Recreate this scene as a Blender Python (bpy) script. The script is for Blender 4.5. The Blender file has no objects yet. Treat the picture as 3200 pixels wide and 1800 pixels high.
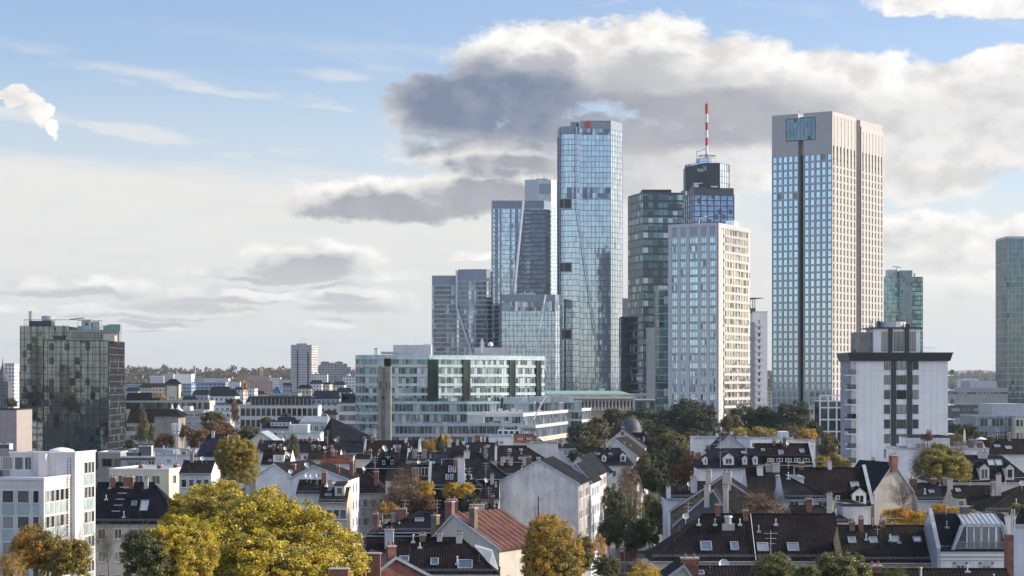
import bpy, math, random
import numpy as np
from mathutils import Vector, Matrix
random.seed(7); RNG = np.random.default_rng(7)
R = math.radians
scene = bpy.context.scene
col = scene.collection
# ------------------------------------------------------------------ camera
F = 6222.2; CZ = 38.0; HY = 1190.0          # focal length in photo pixels, eye height, horizon row
cam_d = bpy.data.cameras.new("camera"); cam_d.lens = 70; cam_d.sensor_width = 36
cam_d.shift_y = (HY - 900) / 3200.0; cam_d.clip_start = 1; cam_d.clip_end = 40000
cam = bpy.data.objects.new("camera", cam_d); col.objects.link(cam)
cam.location = (0, 0, CZ); cam.rotation_euler = (R(90), 0, 0); scene.camera = cam
# ------------------------------------------------------------------ sun and exposure
SUN_AZ, SUN_EL = 81.0, 24.0
sd = Vector((math.sin(R(SUN_AZ))*math.cos(R(SUN_EL)), math.cos(R(SUN_AZ))*math.cos(R(SUN_EL)), math.sin(R(SUN_EL))))
sl = bpy.data.lights.new("sun", 'SUN'); sl.energy = 4.3; sl.angle = R(0.5); sl.color = (1.0, 0.89, 0.75)
so = bpy.data.objects.new("sun", sl); col.objects.link(so); so.rotation_euler = sd.to_track_quat('Z', 'Y').to_euler()
scene.view_settings.view_transform = 'Standard'; scene.view_settings.look = 'None'
scene.view_settings.gamma = 1; scene.view_settings.exposure = 0.5
scene.cycles.max_bounces = 6; scene.cycles.diffuse_bounces = 2; scene.cycles.glossy_bounces = 3
scene.cycles.transmission_bounces = 2; scene.cycles.volume_bounces = 0; scene.cycles.transparent_max_bounces = 4
scene.cycles.use_denoising = True
try: scene.cycles.denoiser = 'OPENIMAGEDENOISE'
except Exception: pass

# ------------------------------------------------------------------ node expressions
class NT:
    def __init__(s, tree): s.t = tree; s.n = tree.nodes; s.l = tree.links
    def node(s, typ, **kw):
        n = s.n.new(typ)
        for k, v in kw.items(): setattr(n, k, v)
        return n
    def put(s, sock, v):
        if isinstance(v, X): s.l.new(v.s, sock)
        elif isinstance(v, (tuple, list)) and len(v) == 3 and sock.type == 'RGBA': sock.default_value = (*v, 1)
        else: sock.default_value = v
    def math(s, op, a, b=None, c=None, clamp=False):
        n = s.node('ShaderNodeMath', operation=op, use_clamp=clamp); s.put(n.inputs[0], a)
        if b is not None: s.put(n.inputs[1], b)
        if c is not None: s.put(n.inputs[2], c)
        return X(s, n.outputs[0])
    def comb(s, x, y, z=0.0):
        n = s.node('ShaderNodeCombineXYZ')
        for i, v in enumerate((x, y, z)): s.put(n.inputs[i], v)
        return X(s, n.outputs[0])
    def sep(s, v):
        n = s.node('ShaderNodeSeparateXYZ'); s.put(n.inputs[0], v); return [X(s, o) for o in n.outputs]
    def noise(s, v, scale=1.0, detail=4.0, rough=0.5, dist=0.0, color=False):
        n = s.node('ShaderNodeTexNoise'); s.put(n.inputs['Vector'], v)
        n.inputs['Scale'].default_value = scale; n.inputs['Detail'].default_value = detail
        n.inputs['Roughness'].default_value = rough; n.inputs['Distortion'].default_value = dist
        return X(s, n.outputs['Color' if color else 'Fac'])
    def white(s, v):
        n = s.node('ShaderNodeTexWhiteNoise', noise_dimensions='3D'); s.put(n.inputs['Vector'], v)
        return X(s, n.outputs['Value']), X(s, n.outputs['Color'])
    def ramp(s, x, a, b, lo=0.0, hi=1.0, smooth=True):
        n = s.node('ShaderNodeMapRange', interpolation_type='SMOOTHSTEP' if smooth else 'LINEAR')
        s.put(n.inputs['Value'], x)
        for k, v in (('From Min', a), ('From Max', b), ('To Min', lo), ('To Max', hi)): s.put(n.inputs[k], v)
        return X(s, n.outputs[0])
    def mix(s, f, a, b, mode='MIX'):
        n = s.node('ShaderNodeMixRGB', blend_type=mode); s.put(n.inputs[0], f); s.put(n.inputs[1], a); s.put(n.inputs[2], b)
        return X(s, n.outputs[0])
class X:
    def __init__(s, nt, sock): s.nt = nt; s.s = sock
    def __add__(a, b): return a.nt.math('ADD', a, b)
    def __radd__(a, b): return a.nt.math('ADD', b, a)
    def __sub__(a, b): return a.nt.math('SUBTRACT', a, b)
    def __rsub__(a, b): return a.nt.math('SUBTRACT', b, a)
    def __mul__(a, b): return a.nt.math('MULTIPLY', a, b)
    def __rmul__(a, b): return a.nt.math('MULTIPLY', b, a)
    def __truediv__(a, b): return a.nt.math('DIVIDE', a, b)

# ------------------------------------------------------------------ world: sky with clouds placed by direction
def build_world():
    w = bpy.data.worlds.new("World"); scene.world = w; w.use_nodes = True
    w.node_tree.nodes.clear(); t = NT(w.node_tree)
    out = t.node('ShaderNodeOutputWorld'); bg = t.node('ShaderNodeBackground')
    t.l.new(bg.outputs[0], out.inputs[0])
    sky = t.node('ShaderNodeTexSky', sky_type='NISHITA'); sky.sun_disc = False
    sky.sun_elevation = R(SUN_EL); sky.sun_rotation = R(SUN_AZ); sky.air_density = 1.0; sky.dust_density = 0.6; sky.ozone_density = 2.0
    tc = t.node('ShaderNodeTexCoord'); D = X(t, tc.outputs['Generated'])
    x, y, z = t.sep(D)
    hyp = t.math('SQRT', x*x + y*y)
    az = t.math('ARCTAN2', x, y)
    U = az*F + 1600.0                       # direction in units of 1/6222 rad
    V = HY - z/t.math('MAXIMUM', hyp, 0.02)*F
    P0 = t.comb(U*0.001, V*0.0016, 0.0)
    nw = t.noise(P0, 5.0, 5.0, 0.55, color=True); wx, wy, wz = t.sep(nw)
    wa = t.ramp(V, 480.0, 600.0, 1.0, 0.55); Uw = U + (wx-0.5)*190.0*wa; Vw = V + (wy-0.5)*150.0*wa
    nf = t.noise(t.comb(U*0.001, V*0.0014, 0.3), 10.0, 12.0, 0.66)
    nb = t.noise(t.comb(U*0.001, V*0.0014, 4.3), 7.0, 8.0, 0.55)
    BL = [(1400,350,230,130,95),(1620,260,280,190,200),(1720,150,200,100,60),(2020,180,270,150,230),(2250,240,330,140,250),
          (2480,330,380,190,200),(2750,330,330,170,260),(3050,360,320,170,230),(3050,30,380,60,55),(2870,590,210,120,70),
          (1900,470,760,110,100),(3120,230,220,80,60),(3090,520,130,60,50),
          (1230,640,430,95,62),(1500,600,300,90,80),(980,815,270,78,42),(900,855,420,36,30),(2950,795,210,60,55),(3170,745,140,75,70),
          (230,905,400,44,30),(700,930,440,34,30),(430,978,520,32,26),(1130,945,230,48,36),(55,322,66,20,24),(105,348,54,28,28),(150,378,46,28,34),(188,418,28,26,36),
          (2050,560,480,80,100),(2720,720,400,62,66),(2800,900,480,66,56),(1480,795,110,22,16),(480,1025,130,26,20),(1030,1010,100,22,18),(1100,905,150,22,18),(1150,760,0.1,1,1)]
    def field(uu, vv):
        m = None
        for cx, cy, rx, ru, rd in BL[:-1]:
            a = (uu-float(cx))/float(rx); dv = vv-float(cy)
            b = t.math('MAXIMUM', dv/float(rd), dv/(-float(ru)))
            e = 1.0 - t.math('SQRT', a*a + b*b)
            m = e if m is None else t.math('SMOOTH_MAX', m, e, 0.12)
        return m
    f0 = field(Uw, Vw); off = t.ramp(V, 430.0, 560.0, -88.0, -30.0); f1 = field(Uw+25.0, Vw+off)
    # anonymous clouds outside the photographed part of the sky
    far = t.ramp(t.math('ABSOLUTE', az), 0.33, 0.42) ; hi = t.ramp(V, -300.0, -900.0); far = t.math('MAXIMUM', far, hi)
    nd = t.noise(D, 3.2, 7.0, 0.55); f_far = (nd-0.54)*2.0 - t.ramp(V, 300.0, 900.0)*0.8
    f0 = f0 + far*(f_far - f0)
    d0 = t.ramp(f0 + (nf-0.5)*t.ramp(V, 480.0, 600.0, 0.85, 1.15), -0.02, t.ramp(V, 100.0, 700.0, 0.24, 0.34))
    d1 = t.ramp(f1 + (nb-0.5)*1.3, 0.05, 0.60)
    def ell(cx, cy, rx, ry):
        return t.ramp(1.0 - t.math('SQRT', (Uw-cx)*(Uw-cx)*(1/rx**2) + (Vw-cy)*(Vw-cy)*(1/ry**2)), 0.0, 0.60)
    head = ell(1540.0, 320.0, 540.0, 190.0); belly = ell(2050.0, 375.0, 900.0, 165.0)
    d1 = d1*t.ramp(U, 1900.0, 2600.0, 0.75, 0.32)*t.ramp(V, 380.0, 520.0, 1.0, t.ramp(U, 1650.0, 1800.0, 1.5, 0.7))
    d1 = t.math('MAXIMUM', d1, t.math('MAXIMUM', head, belly*0.95))
    # colours
    blue = t.mix(1.0, X(t, sky.outputs[0]), (0.118, 0.112, 0.122), 'MULTIPLY')
    # high thin veil: streaks, thick under the V = 520 line
    st = t.noise(t.comb(U*0.0007+V*0.0004, V*0.0045-U*0.0006, 1.0), 2.6, 6.0, 0.55)
    st2 = t.noise(t.comb(U*0.0012, V*0.009, 2.0), 3.0, 5.0, 0.6)
    edge = V + (st-0.5)*160.0 + (U-600.0)*-0.035
    veil = t.ramp(edge, 455.0, 580.0)*t.ramp(st2, 0.30, 0.55, t.ramp(V, 700.0, 950.0, 0.84, 0.55), 0.97)
    cir = t.ramp(st, 0.48, 0.68)*0.75*t.ramp(V, 60.0, 330.0)
    cir2 = t.ramp(t.noise(t.comb(U*0.0006, V*0.0032, 7.0), 5.0, 7.0, 0.62), 0.55, 0.78)*0.55*t.ramp(U,900.0,1700.0)
    low = t.ramp(V, 150.0, 520.0, 0.0, 0.33)
    veil = t.math('MAXIMUM', t.math('MAXIMUM', veil, cir), t.math('MAXIMUM', low, cir2))
    veil = veil*(1.0 - t.ramp(U, 2150.0, 2500.0)*t.ramp(V, 820.0, 650.0)*0.5)
    veil = veil*(1.0 - far*0.75)
    cream = t.mix(t.ramp(V, 650.0, 1190.0), (0.61, 0.60, 0.575), (0.575, 0.565, 0.535))
    base = t.mix(veil, blue, cream)
    white = t.mix(t.ramp(nb, 0.30, 0.62), (0.52, 0.505, 0.49), (0.78, 0.755, 0.72))
    grey = t.mix(head, t.mix(t.ramp(V, 500.0, 700.0), (0.26, 0.265, 0.295), (0.285, 0.285, 0.31)), (0.135, 0.165, 0.235))
    shade = t.math('MINIMUM', d1, 1.0)*t.ramp(nb, 0.28, 0.62, 0.80, 1.0)
    shade = shade*t.ramp(V, 700.0, 900.0, 1.0, 0.85)
    # the tall bank keeps a bright upper rim and a dark flat base
    cloud = t.mix(shade, white, grey)
    c = t.mix(d0*t.ramp(V,760.0,960.0,0.97,0.66), base, cloud)
    # the sky is whiter and brighter towards the sun, which stands beyond the right edge
    dt = t.node('ShaderNodeVectorMath', operation='DOT_PRODUCT'); t.put(dt.inputs[0], D); dt.inputs[1].default_value = tuple(sd)
    gl = t.ramp(X(t, dt.outputs['Value']), 0.42, 0.95); c = t.mix(gl*0.6, c, (1.6, 1.45, 1.2))
    c = t.mix(1.0, c, t.mix(t.ramp(t.math('ABSOLUTE', az), 1.2, 2.2), (1.0, 1.0, 1.0), (1.36, 1.38, 1.44)), 'MULTIPLY')  # sky behind the viewpoint brightened, added fill for shaded fronts and reflections
    c = t.mix(t.ramp(z, -0.01, -0.06), c, (0.12, 0.12, 0.115))
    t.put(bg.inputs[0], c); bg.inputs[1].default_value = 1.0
    w.cycles.sampling_method = 'MANUAL'; w.cycles.sample_map_resolution = 512
build_world()

# ------------------------------------------------------------------ pixel <-> world
def PX(px, D): return (px-1600.0)*D/F
def PZ(py, D): return CZ-(py-HY)*D/F

# ------------------------------------------------------------------ mesh collector
class MB:
    def __init__(s): s.v = []; s.f = []; s.o = []; s.m = []
    def poly(s, pts, o=(0, 0, 0), m=0):
        i = len(s.v); s.v.extend(pts); s.f.append(tuple(range(i, i+len(pts)))); s.o.append(o); s.m.append(m)
    def hexa(s, p, o=(0, 0, 0), m=0, bottom=True):
        i = len(s.v); s.v.extend(p)
        fs = [(0,1,5,4),(1,2,6,5),(2,3,7,6),(3,0,4,7),(4,5,6,7)]
        if bottom: fs.append((3,2,1,0))
        for f in fs: s.f.append(tuple(i+k for k in f)); s.o.append(o); s.m.append(m)
    def box(s, x0, x1, y0, y1, z0, z1, m=0):
        s.hexa([(x0,y0,z0),(x1,y0,z0),(x1,y1,z0),(x0,y1,z0),(x0,y0,z1),(x1,y0,z1),(x1,y1,z1),(x0,y1,z1)], m=m)
    def tube(s, a, b, r0, r1, n=6, m=0, cap=True):
        a = Vector(a); b = Vector(b); d = (b-a)
        if d.length < 1e-6: return
        d.normalize(); q = d.to_track_quat('Z', 'Y'); i = len(s.v)
        for c, r in ((a, r0), (b, r1)):
            for k in range(n):
                an = 2*math.pi*k/n; s.v.append(tuple(c + q @ Vector((math.cos(an)*r, math.sin(an)*r, 0))))
        for k in range(n):
            k2 = (k+1) % n; s.f.append((i+k, i+k2, i+n+k2, i+n+k)); s.o.append((0,0,0)); s.m.append(m)
        if cap:
            s.f.append(tuple(i+n+k for k in range(n))); s.o.append((0,0,0)); s.m.append(m)
    def lathe(s, c, prof, n=16, m=0):
        i = len(s.v)
        for r, z in prof:
            for k in range(n): an = 2*math.pi*k/n; s.v.append((c[0]+math.cos(an)*r, c[1]+math.sin(an)*r, c[2]+z))
        for j in range(len(prof)-1):
            for k in range(n):
                k2 = (k+1) % n
                s.f.append((i+j*n+k, i+j*n+k2, i+(j+1)*n+k2, i+(j+1)*n+k)); s.o.append((0,0,0)); s.m.append(m)
    def build(s, name, mats, parent=None, loc=(0,0,0), smooth=False, me_only=False):
        if not s.f: return None
        me = bpy.data.meshes.new(name); me.from_pydata(s.v, [], s.f)
        if not isinstance(mats, (list, tuple)): mats = [mats]
        for m in mats: me.materials.append(m)
        nf = len(s.f); me.polygons.foreach_set('material_index', s.m)
        if smooth: me.polygons.foreach_set('use_smooth', [True]*nf)
        nrm = np.empty(nf*3); me.polygons.foreach_get('normal', nrm); nrm = nrm.reshape(-1, 3)
        tot = np.empty(nf, int); me.polygons.foreach_get('loop_total', tot)
        li = np.empty(len(me.loops), int); me.loops.foreach_get('vertex_index', li)
        co = np.array(s.v, float)[li]; O = np.repeat(np.array(s.o, float), tot, axis=0); n = np.repeat(nrm, tot, axis=0)
        t = np.stack([-n[:,1], n[:,0], np.zeros(len(n))], 1); L = np.linalg.norm(t, axis=1)
        flat = L < 0.05; t[flat] = (1, 0, 0); L[flat] = 1; t /= L[:, None]; b = np.cross(n, t)
        d = co-O; uv = np.stack([(d*t).sum(1), (d*b).sum(1)], 1)
        l = me.uv_layers.new(name='UVMap'); l.data.foreach_set('uv', uv.astype(np.float32).ravel())
        me.update()
        if me_only: return me
        return link(name, me, parent, loc)
def link(name, me, parent=None, loc=(0,0,0), rz=0.0):
    o = bpy.data.objects.new(name, me); col.objects.link(o); o.parent = parent; o.location = loc; o.rotation_euler = (0,0,rz); return o
def thing(name, label, cat, loc=(0,0,0), rz=0.0, group=None):
    o = bpy.data.objects.new(name, None); col.objects.link(o); o.empty_display_size = 1
    o.location = loc; o.rotation_euler = (0,0,rz); o['label'] = label; o['category'] = cat
    if group: o['group'] = group
    return o
def tag(o, label, cat, group=None):
    o['label'] = label; o['category'] = cat
    if group: o['group'] = group
    return o

# ------------------------------------------------------------------ materials
MATS = {}
def newmat(name):
    m = bpy.data.materials.new(name); m.use_nodes = True; t = NT(m.node_tree)
    p = m.node_tree.nodes['Principled BSDF']; return m, t, p
def uvc(t): return X(t, t.node('ShaderNodeTexCoord').outputs['UV'])
def objc(t): return X(t, t.node('ShaderNodeTexCoord').outputs['Object'])
def geo(t, k='Position'): return X(t, t.node('ShaderNodeNewGeometry').outputs[k])
def bump(t, p, h, strength=0.3, dist=0.05):
    b = t.node('ShaderNodeBump'); b.inputs['Strength'].default_value = strength; b.inputs['Distance'].default_value = dist
    t.put(b.inputs['Height'], h); t.l.new(b.outputs[0], p.inputs['Normal'])
def scl(c, k): return tuple(min(1, x*k) for x in c)
def plaster(name, c, var=0.16, panel=None, rough=0.85):
    m, t, p = newmat(name); P = geo(t)
    n1 = t.noise(P, 0.35, 5, 0.6); n2 = t.noise(P, 3.0, 4, 0.6)
    x, y, z = t.sep(P); st = t.noise(t.comb(x*1.6, y*1.6, z*0.12), 1.0, 4, 0.6)
    f = (n1-0.5)*1.2 + (n2-0.5)*0.5 + (st-0.5)*0.9
    c2 = t.mix(t.ramp(f, -0.5, 0.5), scl(c, 1-var*1.6), scl(c, 1+var*0.6))
    if panel:
        u, v, _ = t.sep(uvc(t)); lw = panel[2]
        fu = t.math('FRACT', u/panel[0]); fv = t.math('FRACT', v/panel[1])
        ln = t.math('MAXIMUM', t.math('LESS_THAN', fu, lw/panel[0]), t.math('LESS_THAN', fv, lw/panel[1]))
        cell, _c = t.white(t.comb(t.math('FLOOR', u/panel[0]), t.math('FLOOR', v/panel[1])))
        c2 = t.mix(t.ramp(cell, 0, 1, 0.0, 0.10), c2, scl(c, 0.6))
        c2 = t.mix(ln*0.55, c2, scl(c, 0.35))
    t.put(p.inputs['Base Color'], c2); p.inputs['Roughness'].default_value = rough; MATS[name] = m; return m
def roofmat(name, c, c2, tw=0.30, th=0.34, rough=0.65, speck=0.25, bs=0.6):
    m, t, p = newmat(name); UV = uvc(t); P = geo(t)
    b = t.node('ShaderNodeTexBrick'); t.put(b.inputs['Vector'], UV); b.inputs['Scale'].default_value = 1
    b.inputs['Brick Width'].default_value = tw; b.inputs['Row Height'].default_value = th; b.inputs['Mortar Size'].default_value = 0.022
    b.inputs['Mortar Smooth'].default_value = 0.3
    t.put(b.inputs['Color1'], c); t.put(b.inputs['Color2'], c2); t.put(b.inputs['Mortar'], scl(c, 0.4)); b.offset = 0.5
    n = t.noise(P, 0.5, 5, 0.65); n2 = t.noise(P, 2.2, 3, 0.7)
    k = t.mix(t.ramp(n, 0.35, 0.7, 0, 0.6), X(t, b.outputs['Color']), scl(c2, 1.6))
    k = t.mix(t.ramp(n2, 0.64, 0.76, 0, speck*0.6), k, (0.10, 0.095, 0.08)); n3 = t.noise(P, 4.5, 2, 0.5); k = t.mix(t.ramp(n3, 0.72, 0.76, 0, 0.8), k, (0.22, 0.21, 0.19))
    t.put(p.inputs['Base Color'], k); p.inputs['Roughness'].default_value = rough; p.inputs['Specular IOR Level'].default_value = 0.03
    u, v, _ = t.sep(UV); saw = t.math('FRACT', v/th); wv = t.math('SINE', u*(2*math.pi/tw))
    bump(t, p, saw*-0.6 + wv*0.35 + (n2-0.5)*1.2, bs, 0.06); MATS[name] = m; return m
def brickmat(name, c, c2):
    m, t, p = newmat(name); P = geo(t)
    b = t.node('ShaderNodeTexBrick'); t.put(b.inputs['Vector'], uvc(t)); b.inputs['Scale'].default_value = 1
    b.inputs['Brick Width'].default_value = 0.30; b.inputs['Row Height'].default_value = 0.10; b.inputs['Mortar Size'].default_value = 0.012
    t.put(b.inputs['Color1'], c); t.put(b.inputs['Color2'], c2); t.put(b.inputs['Mortar'], (0.22, 0.19, 0.16))
    n = t.noise(P, 1.1, 5, 0.7)
    k = t.mix(t.ramp(n, 0.42, 0.7, 0, 0.7), X(t, b.outputs['Color']), scl(c, 0.45))
    t.put(p.inputs['Base Color'], k); p.inputs['Roughness'].default_value = 0.9; MATS[name] = m; return m
def metalmat(name, c, rough=0.45, metallic=0.0, seam=None):
    m, t, p = newmat(name); P = geo(t); n = t.noise(P, 0.8, 4, 0.6)
    k = t.mix(t.ramp(n, 0.3, 0.7), scl(c, 0.85), scl(c, 1.12))
    if seam:
        u, v, _ = t.sep(uvc(t)); ln = t.math('LESS_THAN', t.math('FRACT', u/seam), 0.12); k = t.mix(ln*0.5, k, scl(c, 0.45))
    t.put(p.inputs['Base Color'], k); p.inputs['Roughness'].default_value = rough; p.inputs['Metallic'].default_value = metallic
    MATS[name] = m; return m
def glassmat(name, c, cw=1.4, ch=3.4, var=0.35, dark=0.12, metallic=0.85, rough=0.06, wob=0.012, blind=(0.5,0.5,0.48), blindp=0.0, darkc=(0.02,0.025,0.03), colpat=False):
    """coated window glass, tinted mirror; every pane a little different in tint and tilt"""
    m, t, p = newmat(name); UV = uvc(t); u, v, _ = t.sep(UV)
    oi = X(t, t.node('ShaderNodeObjectInfo').outputs['Random'])
    cell = t.comb(t.math('FLOOR', u/cw + 0.001), t.math('FLOOR', v/ch + 0.001), oi*97.0)
    w1, wc = t.white(cell); r, g, b = t.sep(wc)
    k = t.mix(t.ramp(w1, 0.0, 1.0, 0, var), c, scl(c, 0.35))
    r2 = r if not colpat else r*0.22 + t.white(t.comb(t.math('FLOOR', u/cw + 0.001), 3.0, 1.0))[0]*0.78
    isd = t.math('LESS_THAN', r2, dark); k = t.mix(isd*0.8, k, darkc)
    met = metallic
    if blindp > 0:
        isb = t.math('LESS_THAN', g, blindp); k = t.mix(isb, k, blind); met = metallic - isb*metallic*0.75
    t.put(p.inputs['Base Color'], k); t.put(p.inputs['Metallic'], met); p.inputs['Roughness'].default_value = rough
    p.inputs['Specular IOR Level'].default_value = 0.8
    nm = t.noise(t.comb(u/cw*0.5, v/ch*0.5, b*9.0), 1.6, 2, 0.5, color=True)
    g0 = geo(t, 'Normal')
    vm = t.node('ShaderNodeVectorMath', operation='SUBTRACT'); t.put(vm.inputs[0], nm); vm.inputs[1].default_value = (0.5,0.5,0.5)
    v2 = t.node('ShaderNodeVectorMath', operation='SUBTRACT'); t.put(v2.inputs[0], wc); v2.inputs[1].default_value = (0.5,0.5,0.5)
    s1 = t.node('ShaderNodeVectorMath', operation='SCALE'); t.l.new(vm.outputs[0], s1.inputs[0]); s1.inputs['Scale'].default_value = wob*3
    s2 = t.node('ShaderNodeVectorMath', operation='SCALE'); t.l.new(v2.outputs[0], s2.inputs[0]); s2.inputs['Scale'].default_value = wob*1.5
    ad = t.node('ShaderNodeVectorMath', operation='ADD'); t.l.new(s1.outputs[0], ad.inputs[0]); t.l.new(s2.outputs[0], ad.inputs[1])
    a2 = t.node('ShaderNodeVectorMath', operation='ADD'); t.put(a2.inputs[0], g0); t.l.new(ad.outputs[0], a2.inputs[1])
    nz = t.node('ShaderNodeVectorMath', operation='NORMALIZE'); t.l.new(a2.outputs[0], nz.inputs[0]); t.l.new(nz.outputs[0], p.inputs['Normal'])
    MATS[name] = m; return m
def farwall(name, c, pw=3.0, ph=3.1, ww=0.5, wh=0.5, gc=(0.06,0.07,0.09)):
    """wall of a far building whose small windows are only a few pixels together"""
    m, t, p = newmat(name); u, v, _ = t.sep(uvc(t)); P = geo(t)
    fu = t.math('FRACT', u/pw); fv = t.math('FRACT', v/ph)
    iu = t.math('LESS_THAN', t.math('ABSOLUTE', fu-0.5), ww/2); iv = t.math('LESS_THAN', t.math('ABSOLUTE', fv-0.5), wh/2)
    w1, wc = t.white(t.comb(t.math('FLOOR', u/pw), t.math('FLOOR', v/ph)))
    n = t.noise(P, 0.05, 4, 0.6); k = t.mix(t.ramp(n, 0.3, 0.7), scl(c, 0.85), scl(c, 1.1))
    g = t.mix(w1, gc, scl(gc, 2.6)); k = t.mix(iu*iv, k, g)
    t.put(p.inputs['Base Color'], k); t.put(p.inputs['Roughness'], 0.8 - iu*iv*0.6); MATS[name] = m; return m
def leafmat(name, cols, trans=0.45, patch=0.5):
    """cols: three leaf colours, patched over the crown and varied leaf by leaf"""
    m, t, p = newmat(name); t.n.remove(p)
    P = geo(t); ri = geo(t, 'Random Per Island'); oi = X(t, t.node('ShaderNodeObjectInfo').outputs['Random'])
    n = t.noise(P, patch, 3, 0.6)
    f = n + (ri-0.5)*0.42 + (oi-0.5)*0.10
    k = t.mix(t.ramp(f, 0.36, 0.52), cols[0], cols[1]); k = t.mix(t.ramp(f, 0.54, 0.68), k, cols[2])
    w, _ = t.white(t.comb(ri, oi, 0.0)); k = t.mix(1.0, k, t.mix(w, (0.6,0.6,0.6), (1.35,1.35,1.35)), 'MULTIPLY')
    d = t.node('ShaderNodeBsdfDiffuse'); tr = t.node('ShaderNodeBsdfTranslucent'); gl = t.node('ShaderNodeBsdfGlossy'); gl.inputs['Roughness'].default_value = 0.5
    t.put(d.inputs[0], k); t.put(tr.inputs[0], k); mx = t.node('ShaderNodeMixShader'); mx.inputs[0].default_value = trans
    t.l.new(d.outputs[0], mx.inputs[1]); t.l.new(tr.outputs[0], mx.inputs[2])
    m2 = t.node('ShaderNodeMixShader'); m2.inputs[0].default_value = 0.06; t.l.new(mx.outputs[0], m2.inputs[1]); t.l.new(gl.outputs[0], m2.inputs[2])
    t.l.new(m2.outputs[0], t.n['Material Output'].inputs[0]); MATS[name] = m; return m
M = MATS
plaster('white', (0.74,0.74,0.74)); plaster('offwhite', (0.62,0.61,0.58)); plaster('cream', (0.66,0.60,0.47)); plaster('yellowish', (0.74,0.66,0.48))
plaster('grey', (0.36,0.37,0.39)); plaster('lightgrey', (0.52,0.53,0.55)); plaster('beige', (0.56,0.51,0.44)); plaster('pink', (0.58,0.47,0.45)); plaster('ochre', (0.60,0.42,0.22))
plaster('greyplaster', (0.60,0.60,0.61), 0.24); plaster('concrete', (0.30,0.28,0.25), 0.3); plaster('darkgrey', (0.10,0.105,0.12)); plaster('bluewhite', (0.66,0.70,0.76))
plaster('stone', (0.47,0.445,0.43), 0.06, (1.5,0.75,0.05)); plaster('stone_warm', (0.50,0.475,0.455), 0.06, (1.5,0.75,0.05))
plaster('parkstone', (0.60,0.60,0.62), 0.06, (1.8,1.2,0.06)); plaster('panelwhite', (0.80,0.80,0.80), 0.07, (1.35,20.0,0.06))
plaster('oldstone', (0.46,0.38,0.29), 0.2, (1.2,0.6,0.05)); plaster('taupe', (0.36,0.32,0.31), 0.1, (2.0,3.3,0.08)); plaster('officepanel', (0.66,0.63,0.62), 0.08, (2.2,6.0,0.05))
plaster('ridgemortar', (0.42,0.40,0.36)); plaster('redpaint', (0.52,0.05,0.035), 0.1); plaster('whitepaint', (0.72,0.73,0.74), 0.05)
roofmat('slate', (0.011,0.012,0.016), (0.019,0.020,0.026), 0.28, 0.22); roofmat('brownroof', (0.0115,0.0095,0.0110), (0.019,0.0155,0.0165)); roofmat('redroof', (0.078,0.030,0.026), (0.115,0.046,0.038), speck=0.1)
roofmat('tanroof', (0.16,0.115,0.085), (0.22,0.16,0.12)); roofmat('blueroof', (0.011,0.015,0.026), (0.017,0.022,0.035)); roofmat('mossroof', (0.012,0.011,0.011), (0.026,0.023,0.020), speck=0.5)
brickmat('brick', (0.22,0.065,0.045), (0.30,0.10,0.07)); brickmat('oldbrick', (0.13,0.085,0.055), (0.24,0.16,0.10)); brickmat('redchimney', (0.20,0.065,0.045), (0.26,0.095,0.065))
metalmat('zinc', (0.34,0.38,0.42), 0.4, 0.3, 0.6); metalmat('zincplain', (0.40,0.44,0.49), 0.4, 0.3); metalmat('darkmetal', (0.035,0.04,0.05), 0.4); metalmat('steel', (0.45,0.46,0.47), 0.35, 0.6)
metalmat('flatroof', (0.16,0.155,0.15), 0.9); metalmat('flatlight', (0.34,0.33,0.31), 0.9); metalmat('whiteframe', (0.75,0.75,0.74), 0.5); metalmat('greyframe', (0.32,0.34,0.37), 0.45)
metalmat('craneyellow', (0.62,0.30,0.04), 0.5); metalmat('seam', (0.62,0.66,0.72), 0.4, 0.1); metalmat('crown_metal', (0.24,0.28,0.35), 0.4, 0.3, 1.2); metalmat('band', (0.30,0.35,0.43), 0.4, 0.2); metalmat('domemat', (0.045,0.06,0.085), 0.6); metalmat('spandrel', (0.34,0.43,0.43), 0.4); metalmat('teal', (0.36,0.50,0.53), 0.25, 0.1)
metalmat('tealgrey', (0.33,0.42,0.44), 0.35); metalmat('mullion', (0.055,0.065,0.085), 0.4); metalmat('mullight', (0.42,0.46,0.52), 0.4, 0.2); metalmat('antenna', (0.55,0.56,0.57), 0.5); metalmat('scaffold', (0.32,0.30,0.27), 0.6)
metalmat('copper', (0.26,0.42,0.38), 0.6); metalmat('bluesheet', (0.02,0.11,0.30), 0.5); metalmat('greennet', (0.20,0.34,0.30), 0.8); metalmat('navy', (0.018,0.021,0.03), 0.5); metalmat('redsign', (0.75,0.02,0.03), 0.5)
metalmat('asphalt', (0.05,0.05,0.052), 0.9); metalmat('pavement', (0.17,0.165,0.155), 0.9); metalmat('carwhite', (0.6,0.6,0.6), 0.3); metalmat('carblack', (0.03,0.03,0.035), 0.3); metalmat('rubber', (0.02,0.02,0.02), 0.8)
glassmat('win', (0.27,0.32,0.35), 50, 50, 0.8, 0.25, 0.75, 0.08, 0.02, (0.34,0.34,0.32), 0.18); glassmat('windark', (0.06,0.075,0.09), 50, 50, 0.7, 0.4, 0.6, 0.08, 0.02)
glassmat('skyl', (0.45,0.52,0.60), 50, 50, 0.3, 0.0, 0.9, 0.05, 0.02)
glassmat('g_opera', (0.33,0.48,0.60), 50, 50, 0.25, 0.04, 0.95, 0.05, 0.003); glassmat('g_operad', (0.035,0.035,0.04), 50, 50, 0.5, 0.3, 0.0, 0.35, 0.01)
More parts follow.
